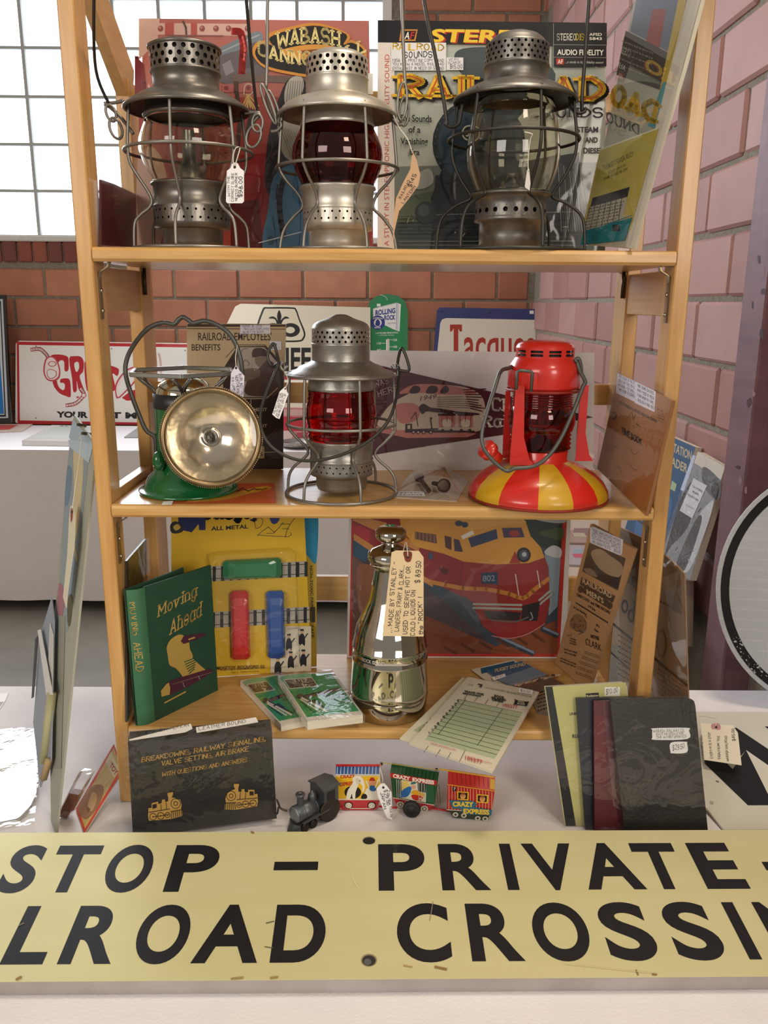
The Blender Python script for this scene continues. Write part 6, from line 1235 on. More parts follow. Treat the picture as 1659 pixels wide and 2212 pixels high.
p.line([(826, 1648), (946, 1664)], 1.6, '#c9b63a'); p.done('printed_roof', co, inkg)
cw = onZ(889, 1767, .0); wr0 = .0128; wc = V3(cw.x, cw.y+.002, wr0+.0006); wd = f.N; m_ = MB(); u_ = wd.cross(V3(0, 0, 1)); prof = [(.0, .004), (.003, .0045), (.0035, .003), (.0095, .0045), (.0115, .0038), (wr0, .0015), (wr0, -.0015), (.0115, -.0038), (.0, -.004)]; n = 32; vs = []
for r_, h_ in prof: vs += [wc+wd*h_+(u_*math.cos(2*math.pi*k/n)+V3(0, 0, 1)*math.sin(2*math.pi*k/n))*r_ for k in range(n)]
m_.add(vs, [(i*n+k, i*n+(k+1) % n, (i+1)*n+(k+1) % n, (i+1)*n+k) for i in range(len(prof)-1) for k in range(n)], True); part('wheel', m_, mat('black_rubber', '#1b1b1c', .6), co)
f, rf, co = tincar('car', 'red caboose car with two yellow framed windows', ((978, 1767), (1052, 1772)), [(967, 1692), (1069, 1707), (1062, 1756), (965, 1750)], [(966, 1748), (1062, 1754), (1052, 1771), (1044, 1772), (980, 1766)], [(975, 1662)], ('#b8241f', '#2f3a2a', '#b5221f'))
p = Print(f, 4e-4)
for k in range(15): x = 970+k*6.6; p.line([(x, 1697+k*.9), (x-.4, 1748+k*.4)], 1.2, '#dfae8e')
p.line([(967, 1694), (1068, 1708)], 1.6, '#e0a93a').line([(965, 1748), (1062, 1755)], 1.4, '#ddd4bb').rect(978, 1699, 985, 1708, '#1c1a1a').text('7', (980, 1706), (984, 1706), 6, '#e9e2d2', .03)
for (x, y) in ((1000, 1718), (1042, 1724)): p.poly([(x-13, y-10), (x+13, y-8), (x+12, y+10), (x-12, y+8)], '#e2b32e').poly([(x-10, y-7.5), (x+10, y-6), (x+9, y+7.5), (x-10, y+6)], '#251c1a').ell(x, y+1, 6, 6, '#d99a5c').ell(x, y-4, 5, 2, '#9c4a30').ell(x-2, y, .9, 1, '#221a18').ell(x+2, y, .9, 1, '#221a18')
p.poly([(970, 1727), (1024, 1729), (1030, 1737), (1024, 1742), (1063, 1748), (1061, 1760), (1000, 1757), (996, 1746), (978, 1745)], '#2f6a80').text('CRAZY', (978, 1740), (1023, 1741), 10, '#e9c235', .05).text('EXPRESS', (1001, 1755), (1057, 1758), 10, '#e9c235', .05)
for cx_, cy_ in ((984, 1758), (1002, 1760), (1032, 1766), (1048, 1767)): p.ell(cx_, cy_, 6, 5, '#d8d2bc').ell(cx_, cy_, 3, 2.6, '#4a4a42')
p.done('printed_side', co, inkg)
p = Print(rf, 3e-4)
for k in range(9): x = 978+k*9.6; p.line([(x, 1691+k*1.3), (x-1, 1668+k*1.3)], 1, '#7e1512')
p.line([(950, 1662), (1066, 1679)], 3.5, '#c79a34'); p.poly([(1059, 1682), (1068, 1684), (1069, 1706), (1058, 1704)], '#c79a34'); p.done('printed_roof', co, inkg)
for (a_, b_) in (((722, 1744), (740, 1747)), ((818, 1742), (858, 1745)), ((930, 1745), (970, 1752))): part('coupling', MB().tube([onZ(*a_, .006), onZ(*b_, .006)], .0016, 8), mat('tin_#b3252c', '#b3252c', .3), t)
for (x, y) in ((731, 1654), (824, 1650), (943, 1662)): part('pivot', MB().sphere(onY(x, y, .012), .0022, 10, 8), rust, t)
# grey die cast locomotive in front of it
r0, f0 = onZ(707, 1758, 0), onZ(630, 1796, 0); fd = (f0-r0).normalized(); L_ = (f0-r0).length; sd_ = fd.cross(V3(0, 0, 1)).normalized(); Z = V3(0, 0, 1)
dc = mat('grey_die_cast', '#5d6163', .42, .55, noise=('#484b4c', 30, .35, .7, (1, 1, 1)))
t = thing('toy_locomotive', 'small grey die cast steam locomotive in front of the tin train', 'toy train', tuple((r0+f0)/2+Z*.0005))
def lp(s_, w_, h_): return r0+fd*(L_*s_)+sd_*w_+Z*h_
def cyl(mb, s0, s1, w_, h_, ra, rb=None, n=24): return mb.tube([lp(s0, w_, h_), lp(s0+1e-4, w_, h_), lp(s1-1e-4, w_, h_), lp(s1, w_, h_)], 0, n, rs=[ra*.6, ra, rb or ra, (rb or ra)*.6])
part('boiler', cyl(MB(), .25, .9, 0, .0235, .0125), dc, t)
mb = MB()
for s_ in (.38, .55, .72): cyl(mb, s_, s_+.02, 0, .0235, .0129)
part('boiler_band', mb, dc, t); part('smokebox_door', cyl(MB(), .89, .93, 0, .0235, .0115), mat('lighter_die_cast', '#7a7e7f', .4, .55), t)
mb = MB(); mb.prism([lp(-.12, -.0165, .012), lp(-.12, .0165, .012), lp(-.12, .0165, .053), lp(-.12, -.0165, .053)], fd*L_*.4); part('cab', mb, dc, t)
mb = MB(); mb.prism([lp(-.16, -.019, .0532), lp(-.16, 0, .0592), lp(-.16, .019, .0532), lp(-.16, .019, .0522), lp(-.16, -.019, .0522)], fd*L_*.48); part('cab_roof', mb, dc, t)
mb = MB()
for w_ in (-.0167, .0167): mb.prism([lp(-.02, w_, .034), lp(.2, w_, .034), lp(.2, w_, .047), lp(-.02, w_, .047)], sd_*(.0006 if w_ > 0 else -.0006))
part('cab_window', mb, dark_in, t)
mb = MB(); cs = lp(.75, 0, .034); mb.lathe([(.0048, 0), (.0048, .014), (.0066, .0165), (.0066, .0185), (.003, .0185), (.003, .015)], 20, cs); part('smoke_stack', mb, dc, t)
mb = MB(); mb.lathe([(.0058, -.002), (.0062, .003), (.0058, .008), (.0035, .0115), (.0018, .0125), (.0018, .0145), (0, .015)], 20, lp(.42, 0, .0345)); part('steam_dome', mb, dc, t)
mb = MB(); mb.prism([lp(.1, -.011, .006), lp(.1, .011, .006), lp(.1, .011, .013), lp(.1, -.011, .013)], fd*L_*.8); part('frame', mb, dc, t)
for w_ in (-.0155, .0155):
    a_ = lp(.12, w_, .0178); part('driving_wheel', MB().tube([a_-sd_*.002, a_-sd_*.0019, a_+sd_*.0019, a_+sd_*.002], 0, 32, rs=[.0165, .0172, .0172, .0165]), mat('dark_iron', '#3a332d', .5, .6), t)
    for s_ in (.55, .78): a_ = lp(s_, w_*.85, .0068); part('small_wheel', MB().tube([a_-sd_*.0015, a_+sd_*.0015], .0062, 20), M['dark_iron'], t)
    a_, b_ = lp(.15, w_*1.05, .02), lp(.85, w_*.9, .014); part('running_board', MB().obox(a_-sd_*.002, b_-a_, sd_*.004, Z*.002), dc, t)
mb = MB(); mb.add([lp(.9, -.016, .001), lp(.9, .016, .001), lp(1.08, .004, .001), lp(1.08, -.004, .001), lp(.9, -.013, .012), lp(.9, .013, .012), lp(.98, .004, .012), lp(.98, -.004, .012)], [(0, 1, 2, 3), (4, 5, 6, 7), (0, 1, 5, 4), (1, 2, 6, 5), (2, 3, 7, 6), (3, 0, 4, 7)]); part('pilot', mb, dc, t)
mb = MB(); mb.tube(smooth_path([onY(x, y, f0.y+.012) for x, y in ((620, 1752), (606, 1746), (602, 1737), (598, 1728), (593, 1732), (594, 1756), (599, 1757), (601, 1744))], 4), .0014, 7); part('hook', mb, wire_d, t)

# books at the right: standing one against the next
def book(lab, F, out, th, m_, pr, cat='book', sl=sleeve_w, k=0, bagout=None):
    tt = stand_board('railway_book' if cat == 'book' else cat, lab, cat, F, out, th, m_, body='cover', k=k)
    p_ = Print(F); pr(p_)
    p_.done('cover_print', tt)
    if sl: bag(F, bagout or out, tt, sl, .003)
    return tt
F = standing((1264, 1794), (1400, 1794), 0, 11).shift(-.010); F.O.z = 0
def pr(p): p.poly([(1177, 1484), (1352, 1474), (1384, 1790), (1220, 1790)], '#c2bd7c').poly([(1178, 1484), (1193, 1483), (1244, 1790), (1222, 1790)], '#2b2b2c').poly([(1265, 1498), (1293, 1496), (1294, 1506), (1266, 1508)], '#232323').text('Radiation', (1267, 1506), (1292, 1504), 5, '#d8d4a0', .02).rect(1306, 1484, 1339, 1503, '#eceade').hand('$10.00', (1309, 1500), (1334, 1495), 10).text('UNIF', (1230, 1545), (1246, 1544), 6, '#2b2b2c', .03).text('RULES', (1236, 1594), (1260, 1593), 8, '#2b2b2c', .03)
book('yellow green rule booklet with black spine tape and ten dollar sticker', F, [(1177, 1484), (1345, 1474), (1354, 1482), (1385, 1792), (1221, 1792)], .006, paper, pr, 'booklet', sleeve_w, 0, [(1170, 1480), (1360, 1470), (1390, 1792), (1214, 1792)])
F = standing((1264, 1794), (1400, 1794), 0, 11)
book('navy blue railway book between the yellow booklet and the maroon one', F, [(1245, 1509), (1392, 1506), (1420, 1800), (1265, 1800)], .006, mat('navy_cloth', '#20222c', .5), lambda p: None, 'book', sleeve_w, 0, [(1235, 1506), (1396, 1502), (1424, 1800), (1260, 1800)])
F = F.shift(.0095)
book('maroon railway book in shiny wrap left of the black one', F, [(1283, 1515), (1400, 1511), (1425, 1800), (1285, 1800)], .004, mat('maroon_cloth', '#5a1f24', .45), lambda p: p.poly([(1283, 1546), (1306, 1545), (1310, 1690), (1284, 1690)], '#6b3134'), 'book', sleeve_w, 0, [(1281, 1512), (1402, 1506), (1428, 1800), (1283, 1800)])
F = F.shift(.0125)
blk2 = mat('black_book_cloth', '#25231f', .42, noise=('#2c2a25', 25, .3, .7, (1, 1, 1)), bump=(220, .12))
def pr(p): p.text('WABASH RAILWAY', (1355, 1556), (1471, 1552), 7, '#3d3a34', .0).text('COMPANY', (1386, 1565), (1444, 1563), 7, '#3d3a34', .0).curve([(1412, 1573), (1484, 1572), (1488, 1578), (1485, 1596), (1414, 1598), (1409, 1592), (1409, 1577)], '#ecebe8', 4).hand('WABASH RAILWAY CO.', (1411, 1582), (1479, 1581), 6.5).hand('RULES AND REGULATIONS', (1417, 1588), (1476, 1586), 4.5).hand('@ 1941 W/1951 UPDATES', (1413, 1595), (1482, 1593), 5.5).curve([(1449, 1604), (1481, 1602), (1484, 1606), (1483, 1625), (1452, 1627), (1448, 1623)], '#ecebe8', 4).hand('$29.50', (1453, 1620), (1478, 1616), 10)
book('black railway rule book with rounded corners and two white price labels', F, [(1330, 1509), (1488, 1510), (1499, 1514), (1502, 1524), (1530, 1802), (1350, 1802), (1319, 1520), (1322, 1511)], .0085, blk2, pr, 'book', sleeve_w, 0, [(1300, 1506), (1508, 1500), (1506, 1508), (1540, 1802), (1330, 1802)])
# white sign with a big W lying at the right
F = standing((1563, 1794), (1659, 1793), .004, 84)
t = board('letter_sign', 'white sign with a huge black letter, lying flat at the right', 'sign', F, [(1563, 1792), (1850, 1790), (1900, 1540), (1500, 1537), (1480, 1700), (1532, 1752)], .003, mat('white_sign_enamel', '#d6d3c6', .4, noise=('#cbc8ba', 6, .3, .7, (1, 1, 1))), bodyname='panel')
zp = lambda x, y: (1480+x/5.82, 1440+y/5.82)
p = Print(F); p.poly([zp(*q) for q in ((240, 1150), (240, 1215), (790, 1745), (1080, 1740), (765, 1050), (598, 1290), (530, 1220), (420, 1120))], '#16161a').poly([zp(*q) for q in ((590, 770), (645, 770), (1300, 1210), (1300, 1430), (765, 1050), (680, 1150), (560, 1000))], '#16161a').poly([zp(*q) for q in ((1080, 1740), (1300, 1740), (1300, 1430), (765, 1050))], '#d6d3c6').poly([zp(*q) for q in ((765, 1050), (1075, 1745), (1180, 1743), (860, 1080))], '#16161a').poly([zp(*q) for q in ((765, 1050), (1300, 1420), (1300, 1800), (1110, 1743))], '#d6d3c6').poly([zp(*q) for q in ((765, 1050), (1090, 1743), (790, 1745), (600, 1290))], '#16161a')
p.poly([zp(*q) for q in ((1000, 755), (1300, 750), (1300, 960))], '#16161a').line([zp(390, 1440), zp(420, 1450)], 3, '#7a7870').line([zp(320, 1710), zp(345, 1715)], 6, '#a9a598'); p.done('lettering', t, inkg)
# round reflective sign at the right edge
cxp, cyp, rp = 1813, 1272, 266
F = standing((1700, 1536), (1926, 1536), .0012, 12)
ctr_ = F.uv(cxp, cyp); rr = abs(F.uv(cxp-rp, cyp)[0]-ctr_[0]); F.O = F.O+V3(0, 0, max(0, -(F.at(ctr_[0], ctr_[1]-rr).z-.0012)))
ctr_ = F.uv(cxp, cyp)
def disc(r0_, r1_, h, n=72):
    m_ = MB(); vs = []
    for k in range(n): a_ = 2*math.pi*k/n; vs += [F.at(ctr_[0]+r0_*math.cos(a_), ctr_[1]+r0_*math.sin(a_), h), F.at(ctr_[0]+r1_*math.cos(a_), ctr_[1]+r1_*math.sin(a_), h)]
    return m_.add(vs, [(2*k, 2*k+1, (2*k+3) % (2*n), (2*k+2) % (2*n)) for k in range(n)])
t = thing('round_sign', 'round white reflective sign with black ring leaning at the right edge', 'sign', tuple(F.at(ctr_[0], ctr_[1]-rr)))
m_ = MB(); n = 72; m_.prism([F.at(ctr_[0]+rr*math.cos(2*math.pi*k/n), ctr_[1]+rr*math.sin(2*math.pi*k/n)) for k in range(n)], -F.N*.002)
rm_ = mat('honeycomb_reflective_sheet', '#c6c9cb', .35); nt = rm_.node_tree; tc = nt.nodes.new('ShaderNodeTexCoord'); vo = nt.nodes.new('ShaderNodeTexVoronoi'); vo.feature = 'DISTANCE_TO_EDGE'; vo.inputs['Scale'].default_value = 260; vo.inputs['Randomness'].default_value = .12
rp_ = nt.nodes.new('ShaderNodeValToRGB'); rp_.color_ramp.elements[0].position = .02; rp_.color_ramp.elements[1].position = .12; rp_.color_ramp.elements[0].color = srgb('#d3d9e2'); rp_.color_ramp.elements[1].color = srgb('#c6cdd7')
nt.links.new(tc.outputs['Object'], vo.inputs['Vector']); nt.links.new(vo.outputs['Distance'], rp_.inputs[0]); nt.links.new(rp_.outputs[0], nt.nodes['Principled BSDF'].inputs['Base Color'])
part('panel', m_, rm_, t); part('ring', disc(rr*.895, rr*.965, .0004), black_m, t)
p = Print(F, 7e-4)
for k in range(40): a_ = math.radians(R.uniform(205, 232)); q = rr*R.uniform(.9, .965); u_, v_ = ctr_[0]+q*math.cos(a_), ctr_[1]+q*math.sin(a_); s_ = R.uniform(.0006, .0022); p._p([(u_+s_*math.cos(i*1.1+R.random()), v_+s_*math.sin(i*1.1)) for i in range(6)], '#c4c8cb')
p.done('worn_patch', t)
m_ = MB(); a_ = F.at(ctr_[0], ctr_[1]+.02, -.002); b_ = V3(a_.x, a_.y+.12, .001); m_.tube([a_, b_], .006, 8); part('prop', m_, wood_y, t)
# tall painted board at the left, seen nearly edge on
A, B, C_ = onZ(120, 1803, .0005), onX(212, 965, -.392), onY(160, 895, .21)
F = plane3(A, B, C_)
if F.N.dot(CAM-A) < 0: F.N = -F.N; F.V = F.N.cross(F.U).normalized()
OUT = [(160, 895), (211, 966), (205, 990), (121, 1803), (106, 1798), (107, 1500), (118, 1330), (150, 960)]
t = board('advertising_board', 'tall painted advertising board leaning on the left side of the shelf', 'sign', F, OUT, .003, mat('grey_green_board', '#a7a794', .6, noise=('#99998a', 10, .3, .7, (1, 1, 1))), bodyname='board', zmin=.0005)
p = Print(F); p.poly([(158, 905), (196, 950), (160, 1290), (147, 1360), (118, 1400), (130, 1240), (145, 1010)], '#8f9a9c').poly([(158, 905), (203, 958), (190, 998), (149, 945)], '#a6b8c0').curve([(160, 970), (180, 990), (172, 1120), (156, 1180), (160, 1060)], '#c9b98e').curve([(146, 1010), (156, 1020), (150, 1080), (140, 1090)], '#6f8595').curve([(150, 1180), (164, 1200), (158, 1260), (146, 1300)], '#8496a2').curve([(128, 1260), (140, 1280), (136, 1330), (124, 1320)], '#a07078').curve([(148, 1290), (158, 1290), (152, 1350), (146, 1340)], '#5c5a40').poly([(148, 950), (203, 958), (192, 1000), (150, 965)], '#b4c4cb').curve([(160, 1180), (168, 1200), (166, 1215)], '#cbb27c')
p.poly([(128, 1330), (142, 1330), (133, 1660), (118, 1660)], '#8f8f82'); p.done('painted_picture', t)
for (out, c, n_, lab) in (([(98, 1370), (122, 1290), (128, 1340), (122, 1640), (98, 1700), (82, 1560)], '#8e95a0', .006, 'calendar_pad'), ([(100, 1362), (106, 1360), (134, 1500), (120, 1500)], '#d0cfc9', .012, 'calendar_pad'), ([(92, 1380), (98, 1372), (88, 1505), (84, 1508)], '#3a3c42', .010, 'calendar_pad'), ([(121, 1346), (128, 1370), (126, 1500), (116, 1490)], '#c3c2bb', .008, 'calendar_pad')):
    sheet(lab, F, out, mat('pad_'+c, c, .6), t, n_, .0012)
mb = MB(); mb.tube([F.px(126, 1496, .009), F.px(110, 1647, .009)], .0068, 14); part('tube', mb, mat('olive_tube', '#a3a077', .5), t)
mb = MB(); mb.tube([F.px(120, 1640, .009), F.px(108, 1682, .009)], .0052, 4); part('wood_stick', mb, mat('stick_wood', '#a58c62', .6), t)
for (x, y) in ((178, 921), (188, 940)): part('clip', MB().obox(F.px(x, y, -.006), F.U*.004, F.V*.012, F.N*.012), rust, t)
Ft_ = F.shift(.012); tag('long cream tag hanging on a string from the painted board', Ft_, [(152, 1092), (157, 1094), (162, 1112), (160, 1180), (146, 1280), (143, 1313), (136, 1290), (145, 1200), (149, 1120)], [], '#d9d0b4', [Ft_.px(170, 950), Ft_.px(176, 946), Ft_.px(170, 1000), Ft_.px(160, 1070), Ft_.px(156, 1102)], (155, 1106, 2), eyelet=([(153, 1100), (158, 1100), (156, 1124), (153, 1126)], '#8c4a34'))
# red and yellow packet and a clear box beside it
F = plane3(onZ(182, 1801, .0025), onZ(164, 1747, .0025), onX(246, 1607, -.42))
if F.N.dot(CAM-F.O) < 0: F.N = -F.N; F.V = F.N.cross(F.U).normalized()
OUT = [(246, 1607), (266, 1664), (182, 1801), (164, 1747)]
t = board('toy_packet', 'red edged yellow carded toy packet leaning by the left shelf post', 'packet', F, OUT, .0015, card_m, bodyname='card')
p = Print(F); p.poly(OUT, '#c9432c').poly([(246, 1616), (261, 1660), (184, 1790), (170, 1748)], '#c9a95e').poly([(240, 1624), (258, 1662), (246, 1680), (228, 1646)], '#d8c79a').text('TOY', (236, 1655), (250, 1676), (6, -9), '#a8321f', .04).curve([(170, 1745), (196, 1700), (224, 1700), (214, 1740), (186, 1770)], '#9c6a3a').curve([(190, 1742), (200, 1712), (210, 1722), (200, 1752)], '#c79a62').poly([(186, 1740), (196, 1748), (190, 1758)], '#7a4a2a'); p.done('card_print', t); bag(F, [(240, 1620), (250, 1690), (186, 1788), (168, 1745)], t, blister_m, .005, name='blister')
a0, b0 = onZ(126, 1786, .0006), onZ(140, 1764, .0006); top_ = onX(173, 1655, -.415); d_ = top_-onZ(122, 1757, .0006); w_ = V3(.018, .0, 0)
o_ = onZ(122, 1757, .0008)+V3(.003, -.012, 0); t = thing('display_box', 'small clear plastic box with a brown block in it, tilted behind the packet', 'box', tuple(o_))
e1 = V3(.017, -.004, 0); e2 = V3(.004, .014, 0); part('case', MB().obox(o_, e1, e2, d_*.95, .0006), blister_m, t); part('block', MB().obox(o_+e1*.08+e2*.08+d_*.03, e1*.84, e2*.84, d_*.5), mat('brown_block', '#6e3c28', .5), t)
# clear pouch with a dark band and a paper at the left edge
Fl = level(.005)
t = board('plastic_pouch', 'white pouch with a slate band in a shiny clear bag at the left edge', 'bag', Fl, [(-90, 1612), (60, 1592), (76, 1600), (80, 1625), (80, 1710), (66, 1740), (36, 1772), (-90, 1796)], .004, mat('pouch_white', '#d9d8d0', .25, coat=.6), bodyname='pouch')
p = Print(Fl); p.poly([(-90, 1616), (60, 1594), (74, 1601), (78, 1613), (20, 1628), (-90, 1645)], '#334852').line([(80, 1630), (80, 1712), (66, 1742), (36, 1770), (-80, 1790)], 2.2, '#8b8b84', 2); p.poly([(-90, 1660), (72, 1640), (76, 1650), (-90, 1690)], '#cfcfbe'); p.done('pouch_print', t)
mb = MB(); q = [Fl.px(x, y, .003+.003*R.random()) for x, y in ((-95, 1592), (40, 1575), (78, 1578), (84, 1700), (74, 1785), (-95, 1806))]; mb.add(q, [(0, 1, 2, 3, 4, 5)]); part('bag_film', mb, sleeve_w, t)
t = board('paper_sheet', 'white paper corner at the far left edge of the front table', 'paper', level(.0016), [(-60, 1500), (18, 1497), (12, 1512), (-4, 1536), (-60, 1552)], .0012, white_m, bodyname='sheet')
p = Print(level(.0016)); p.poly([(-60, 1518), (8, 1516), (-4, 1532), (-60, 1542)], '#a3a09a'); p.done('sheet_print', t)

# ---------------------------------------------------------------- price tags on the lanterns
def vface(x, y, Y, tilt=0): return Face(onY(x, y, Y), (1, math.sin(tilt), 0), (math.sin(tilt), -1, 0))
F = vface(508, 395, -.004)
tag('white tag tied to the smoky lantern with flat lid', F, [(501, 354), (506, 351), (513, 352), (519, 363), (527, 369), (527, 435), (523, 439), (491, 439), (488, 435), (490, 369), (498, 363)], [('...WITH THE', (497, 433), (496, 380), (-5, 0)), ('CORRECT GLOBE', (505, 435), (505, 374), (-5, 0)), ('NEEDS BURNER', (513, 434), (513, 374), (-5, 0)), ('$98.00', (523, 426), (524, 382), (-8, 0))], '#f0eeec', [F.px(516, 318, .002), F.px(510, 322, .004), F.px(504, 340, .002), F.px(507, 358, .001), F.px(515, 336, .002), F.px(519, 320, .001)], (507, 361, 3))
F = vface(880, 420, .03)
tag('curled manila tag on the silver lantern with dark red globe', F, [(891, 325), (900, 345), (908, 378), (904, 400), (884, 428), (862, 456), (852, 500), (848, 535), (850, 480), (855, 430), (870, 396), (886, 366)], [('RAILROAD', (866, 430), (886, 392), (-5, -3)), ('LANTERN', (872, 440), (898, 404), (-5, -3)), ('$145', (888, 404), (899, 378), (-7, -3))], '#c9a27c', [onY(850, 250, .02), F.px(862, 275), F.px(880, 300), F.px(890, 328)], (890, 333, 2))
F = vface(1140, 390, -.01, .9)
tag('narrow white tag seen edge on, tied to the tarnished lantern', F, [(1139, 368), (1143, 364), (1146, 396), (1144, 412), (1134, 404)], [], '#eeeae4', [onY(1133, 285, -.012), onY(1150, 290, -.014), onY(1146, 300, -.01), onY(1141, 340, -.008), F.px(1141, 370)], (1141, 370, 1))
F = vface(512, 825, .036)
tag('lilac white tag on the bail of the green reflector lamp', F, [(499, 806), (504, 798), (510, 788), (517, 800), (528, 812), (526, 858), (497, 842)], [('BURLINGTON', (516, 808), (521, 852), (6, -1)), ('NORTHERN', (508, 812), (512, 848), (6, -1)), ('R.R. LAMP', (500, 816), (503, 844), (5, -1))], '#dcd6e2', [onY(513, 745, .07), F.px(509, 770), F.px(510, 792)], (510, 795, 2.5))
F = vface(605, 870, .01)
tag('small white tag hung beside the ribbed red lens lantern', F, [(604, 846), (617, 834), (620, 846), (623, 851), (604, 905), (597, 903), (588, 895)], [('ADLAKE LANTERN', (593, 894), (608, 850), (-3.6, -1.6)), ('WITH RED GLOBE', (598, 899), (613, 850), (-3.6, -1.6)), ('MARKED ON LID', (602, 902), (618, 852), (-3.6, -1.6))], '#efecea', [onY(612, 800, .06), F.px(622, 820), F.px(617, 838)], (616, 840, 1.6))
F = vface(830, 1735, onZ(830, 1768, 0).y-.006)
tag('white tag hanging on the tin toy train', F, [(813, 1704), (822, 1693), (830, 1692), (836, 1698), (846, 1712), (847, 1771), (836, 1767), (817, 1722)], [('$29.50', (829, 1708), (836, 1740), (7, -2)), ('JAPAN', (821, 1712), (830, 1748), (5, -2)), ('TIN TOY TRAIN', (836, 1708), (843, 1764), (5, -1))], '#efedea', [onY(822, 1648, .004), F.px(819, 1672, .012), F.px(824, 1692), F.px(827, 1680, .004), F.px(821, 1655, .006)], (828, 1701, 2.5))
F = standing((1521, 1643), (1602, 1655), .034, 78)
tag('cream tag with a pink eyelet lying on the big letter sign', F, [(1513, 1562), (1583, 1567), (1594, 1583), (1602, 1653), (1521, 1641)], [('A WHISTLE SIGN', (1520, 1632), (1517, 1588), (-4, 0)), ('EVERY M IS A STOP', (1540, 1638), (1534, 1582), (-5, 0)), ('SIGN FROM THE', (1556, 1640), (1554, 1590), (-5, 0)), ('WABASH RAILROAD', (1574, 1644), (1570, 1590), (-5, 0)), ('$85.00', (1588, 1600), (1586, 1574), (-6, 0))], '#e9e2cc', [F.px(1511, 1548, .002), F.px(1535, 1556, .006), F.px(1548, 1560, .006), F.px(1545, 1572, .003)], (1547, 1571, 2.5), eyelet=([(1537, 1565), (1553, 1563), (1557, 1574), (1550, 1577), (1545, 1575), (1538, 1575)], '#c58f96'))

# ================================================================ THE REAR TABLE
def rear(name, lab, cat, x, y, Yd, out, th, m_, lean=4, k=0, body='panel'):
    p0 = onY(x, y, Yd); tt_ = math.radians(lean); F = Face((p0.x, Yd, 0), (1, 0, 0), (0, -math.cos(tt_), math.sin(tt_))); return stand_board(name, lab, cat, F, out, th, m_, body=body, k=k), F
wm_ = mat('white_sign_tin', '#dcdad4', .3, coat=.3)
t, F = rear('tin_sign', 'white embossed tin sign with red border and big red cartoon lettering on the rear table', 'sign', 240, 917, 3.84, [(40, 919), (440, 924), (447, 914), (447, 748), (440, 742), (42, 736), (34, 742), (33, 912)], .003, wm_)
p = Print(F); rd = '#b3222c'
for (o_, c) in (((36, 738, 443, 744, 920), rd), ((41, 745, 438, 751, 911), '#e2e0da')): p.poly([(o_[0], o_[1]), (o_[2], o_[3]), (o_[2]+(3 if c == rd else 2), o_[4]+4), (o_[0]+2, o_[4]-3)], c)
def R2(pts, s_=1): return [(x/3.95, 620+y/3.95) for x, y in pts]
p.curve(R2([(430, 590), (500, 575), (570, 590), (585, 620), (585, 700), (570, 720), (550, 710), (548, 640), (520, 625), (490, 660), (480, 760), (500, 850), (540, 880), (555, 850), (545, 820), (515, 815), (520, 785), (580, 780), (600, 810), (605, 900), (600, 940), (560, 930), (500, 900), (450, 820), (445, 680)]), rd, 3)
p.curve(R2([(590, 610), (640, 590), (690, 595), (715, 640), (710, 720), (680, 760), (700, 830), (720, 890), (700, 910), (670, 870), (655, 800), (655, 885), (625, 890), (615, 780)]), rd, 3).curve(R2([(635, 650), (668, 640), (675, 690), (655, 725), (640, 700)]), '#e2e0da', 3)
p.curve(R2([(720, 650), (760, 640), (840, 640), (880, 700), (870, 840), (800, 880), (740, 880)]), rd, 3).curve(R2([(900, 680), (1000, 690), (1015, 720), (1000, 760), (960, 740), (985, 860), (960, 890), (900, 880)]), rd, 3).poly(R2([(1040, 945), (1110, 890), (1200, 860), (1260, 830), (1260, 960), (1080, 970)]), rd)
for q, w2 in (([(270, 535), (340, 530), (390, 570), (410, 600)], 8), ([(690, 870), (715, 920), (650, 990), (570, 1010)], 8), ([(1355, 570), (1370, 640), (1375, 780)], 3.5)): p.line(R2(q), w2, '#b8434a', 4).line(R2(q), w2*.55, '#e6c9c6', 4)
p.curve(R2([(385, 620), (430, 590), (480, 610), (512, 690), (510, 770), (460, 805), (400, 790), (370, 720)]), '#b8434a', 4).curve(R2([(395, 630), (430, 600), (470, 620), (500, 690), (498, 760), (455, 792), (405, 780), (382, 720)]), '#e3d6d2', 4).curve(R2([(400, 720), (430, 700), (480, 720), (480, 760), (440, 785), (410, 770)]), '#b8434a', 4).curve(R2([(405, 722), (430, 706), (473, 722), (474, 757), (440, 778), (415, 766)]), '#e2e0da', 4).ell(113, 786, 9, 6, '#b8434a').ell(113, 786, 7, 4.5, '#e3d6d2')
p.curve(R2([(990, 940), (985, 830), (1060, 720), (1140, 680), (1170, 700), (1160, 800), (1040, 930), (1010, 948)]), '#b8434a', 4).curve(R2([(1000, 930), (998, 835), (1066, 732), (1140, 692), (1158, 705), (1150, 792), (1036, 918)]), '#e3d6d2', 4).curve(R2([(1020, 900), (1020, 850), (1080, 760), (1130, 740), (1130, 800), (1050, 880)]), '#e2e0da', 4).ell(181, 854, 5.5, 5.5, '#b8434a').ell(181, 854, 4, 4, '#e3d6d2').ell(168, 858, 3, 2, '#b8434a')
p.text('YOUR', (122, 901), (190, 902), 12.5, '#1c1c1e', .05).text('BEST', (196, 902), (262, 903), 12.5, '#1c1c1e', .05).text('MOVE', (271, 903), (360, 905), 12.5, '#1c1c1e', .05)
for (x, y) in ((78, 748), (78, 903), (241, 753), (400, 757)): p.ell(x, y, 1.3, 1.3, '#55504e')
p.done('lettering', t, inkg)
t, F = rear('framed_picture', 'blue picture in a black and silver frame at the far left of the rear table', 'picture', 0, 914, 3.8, [(-120, 918), (24, 914), (11, 637), (-120, 640)], .02, mat('black_frame_gloss', '#15171c', .2, coat=.5), body='frame')
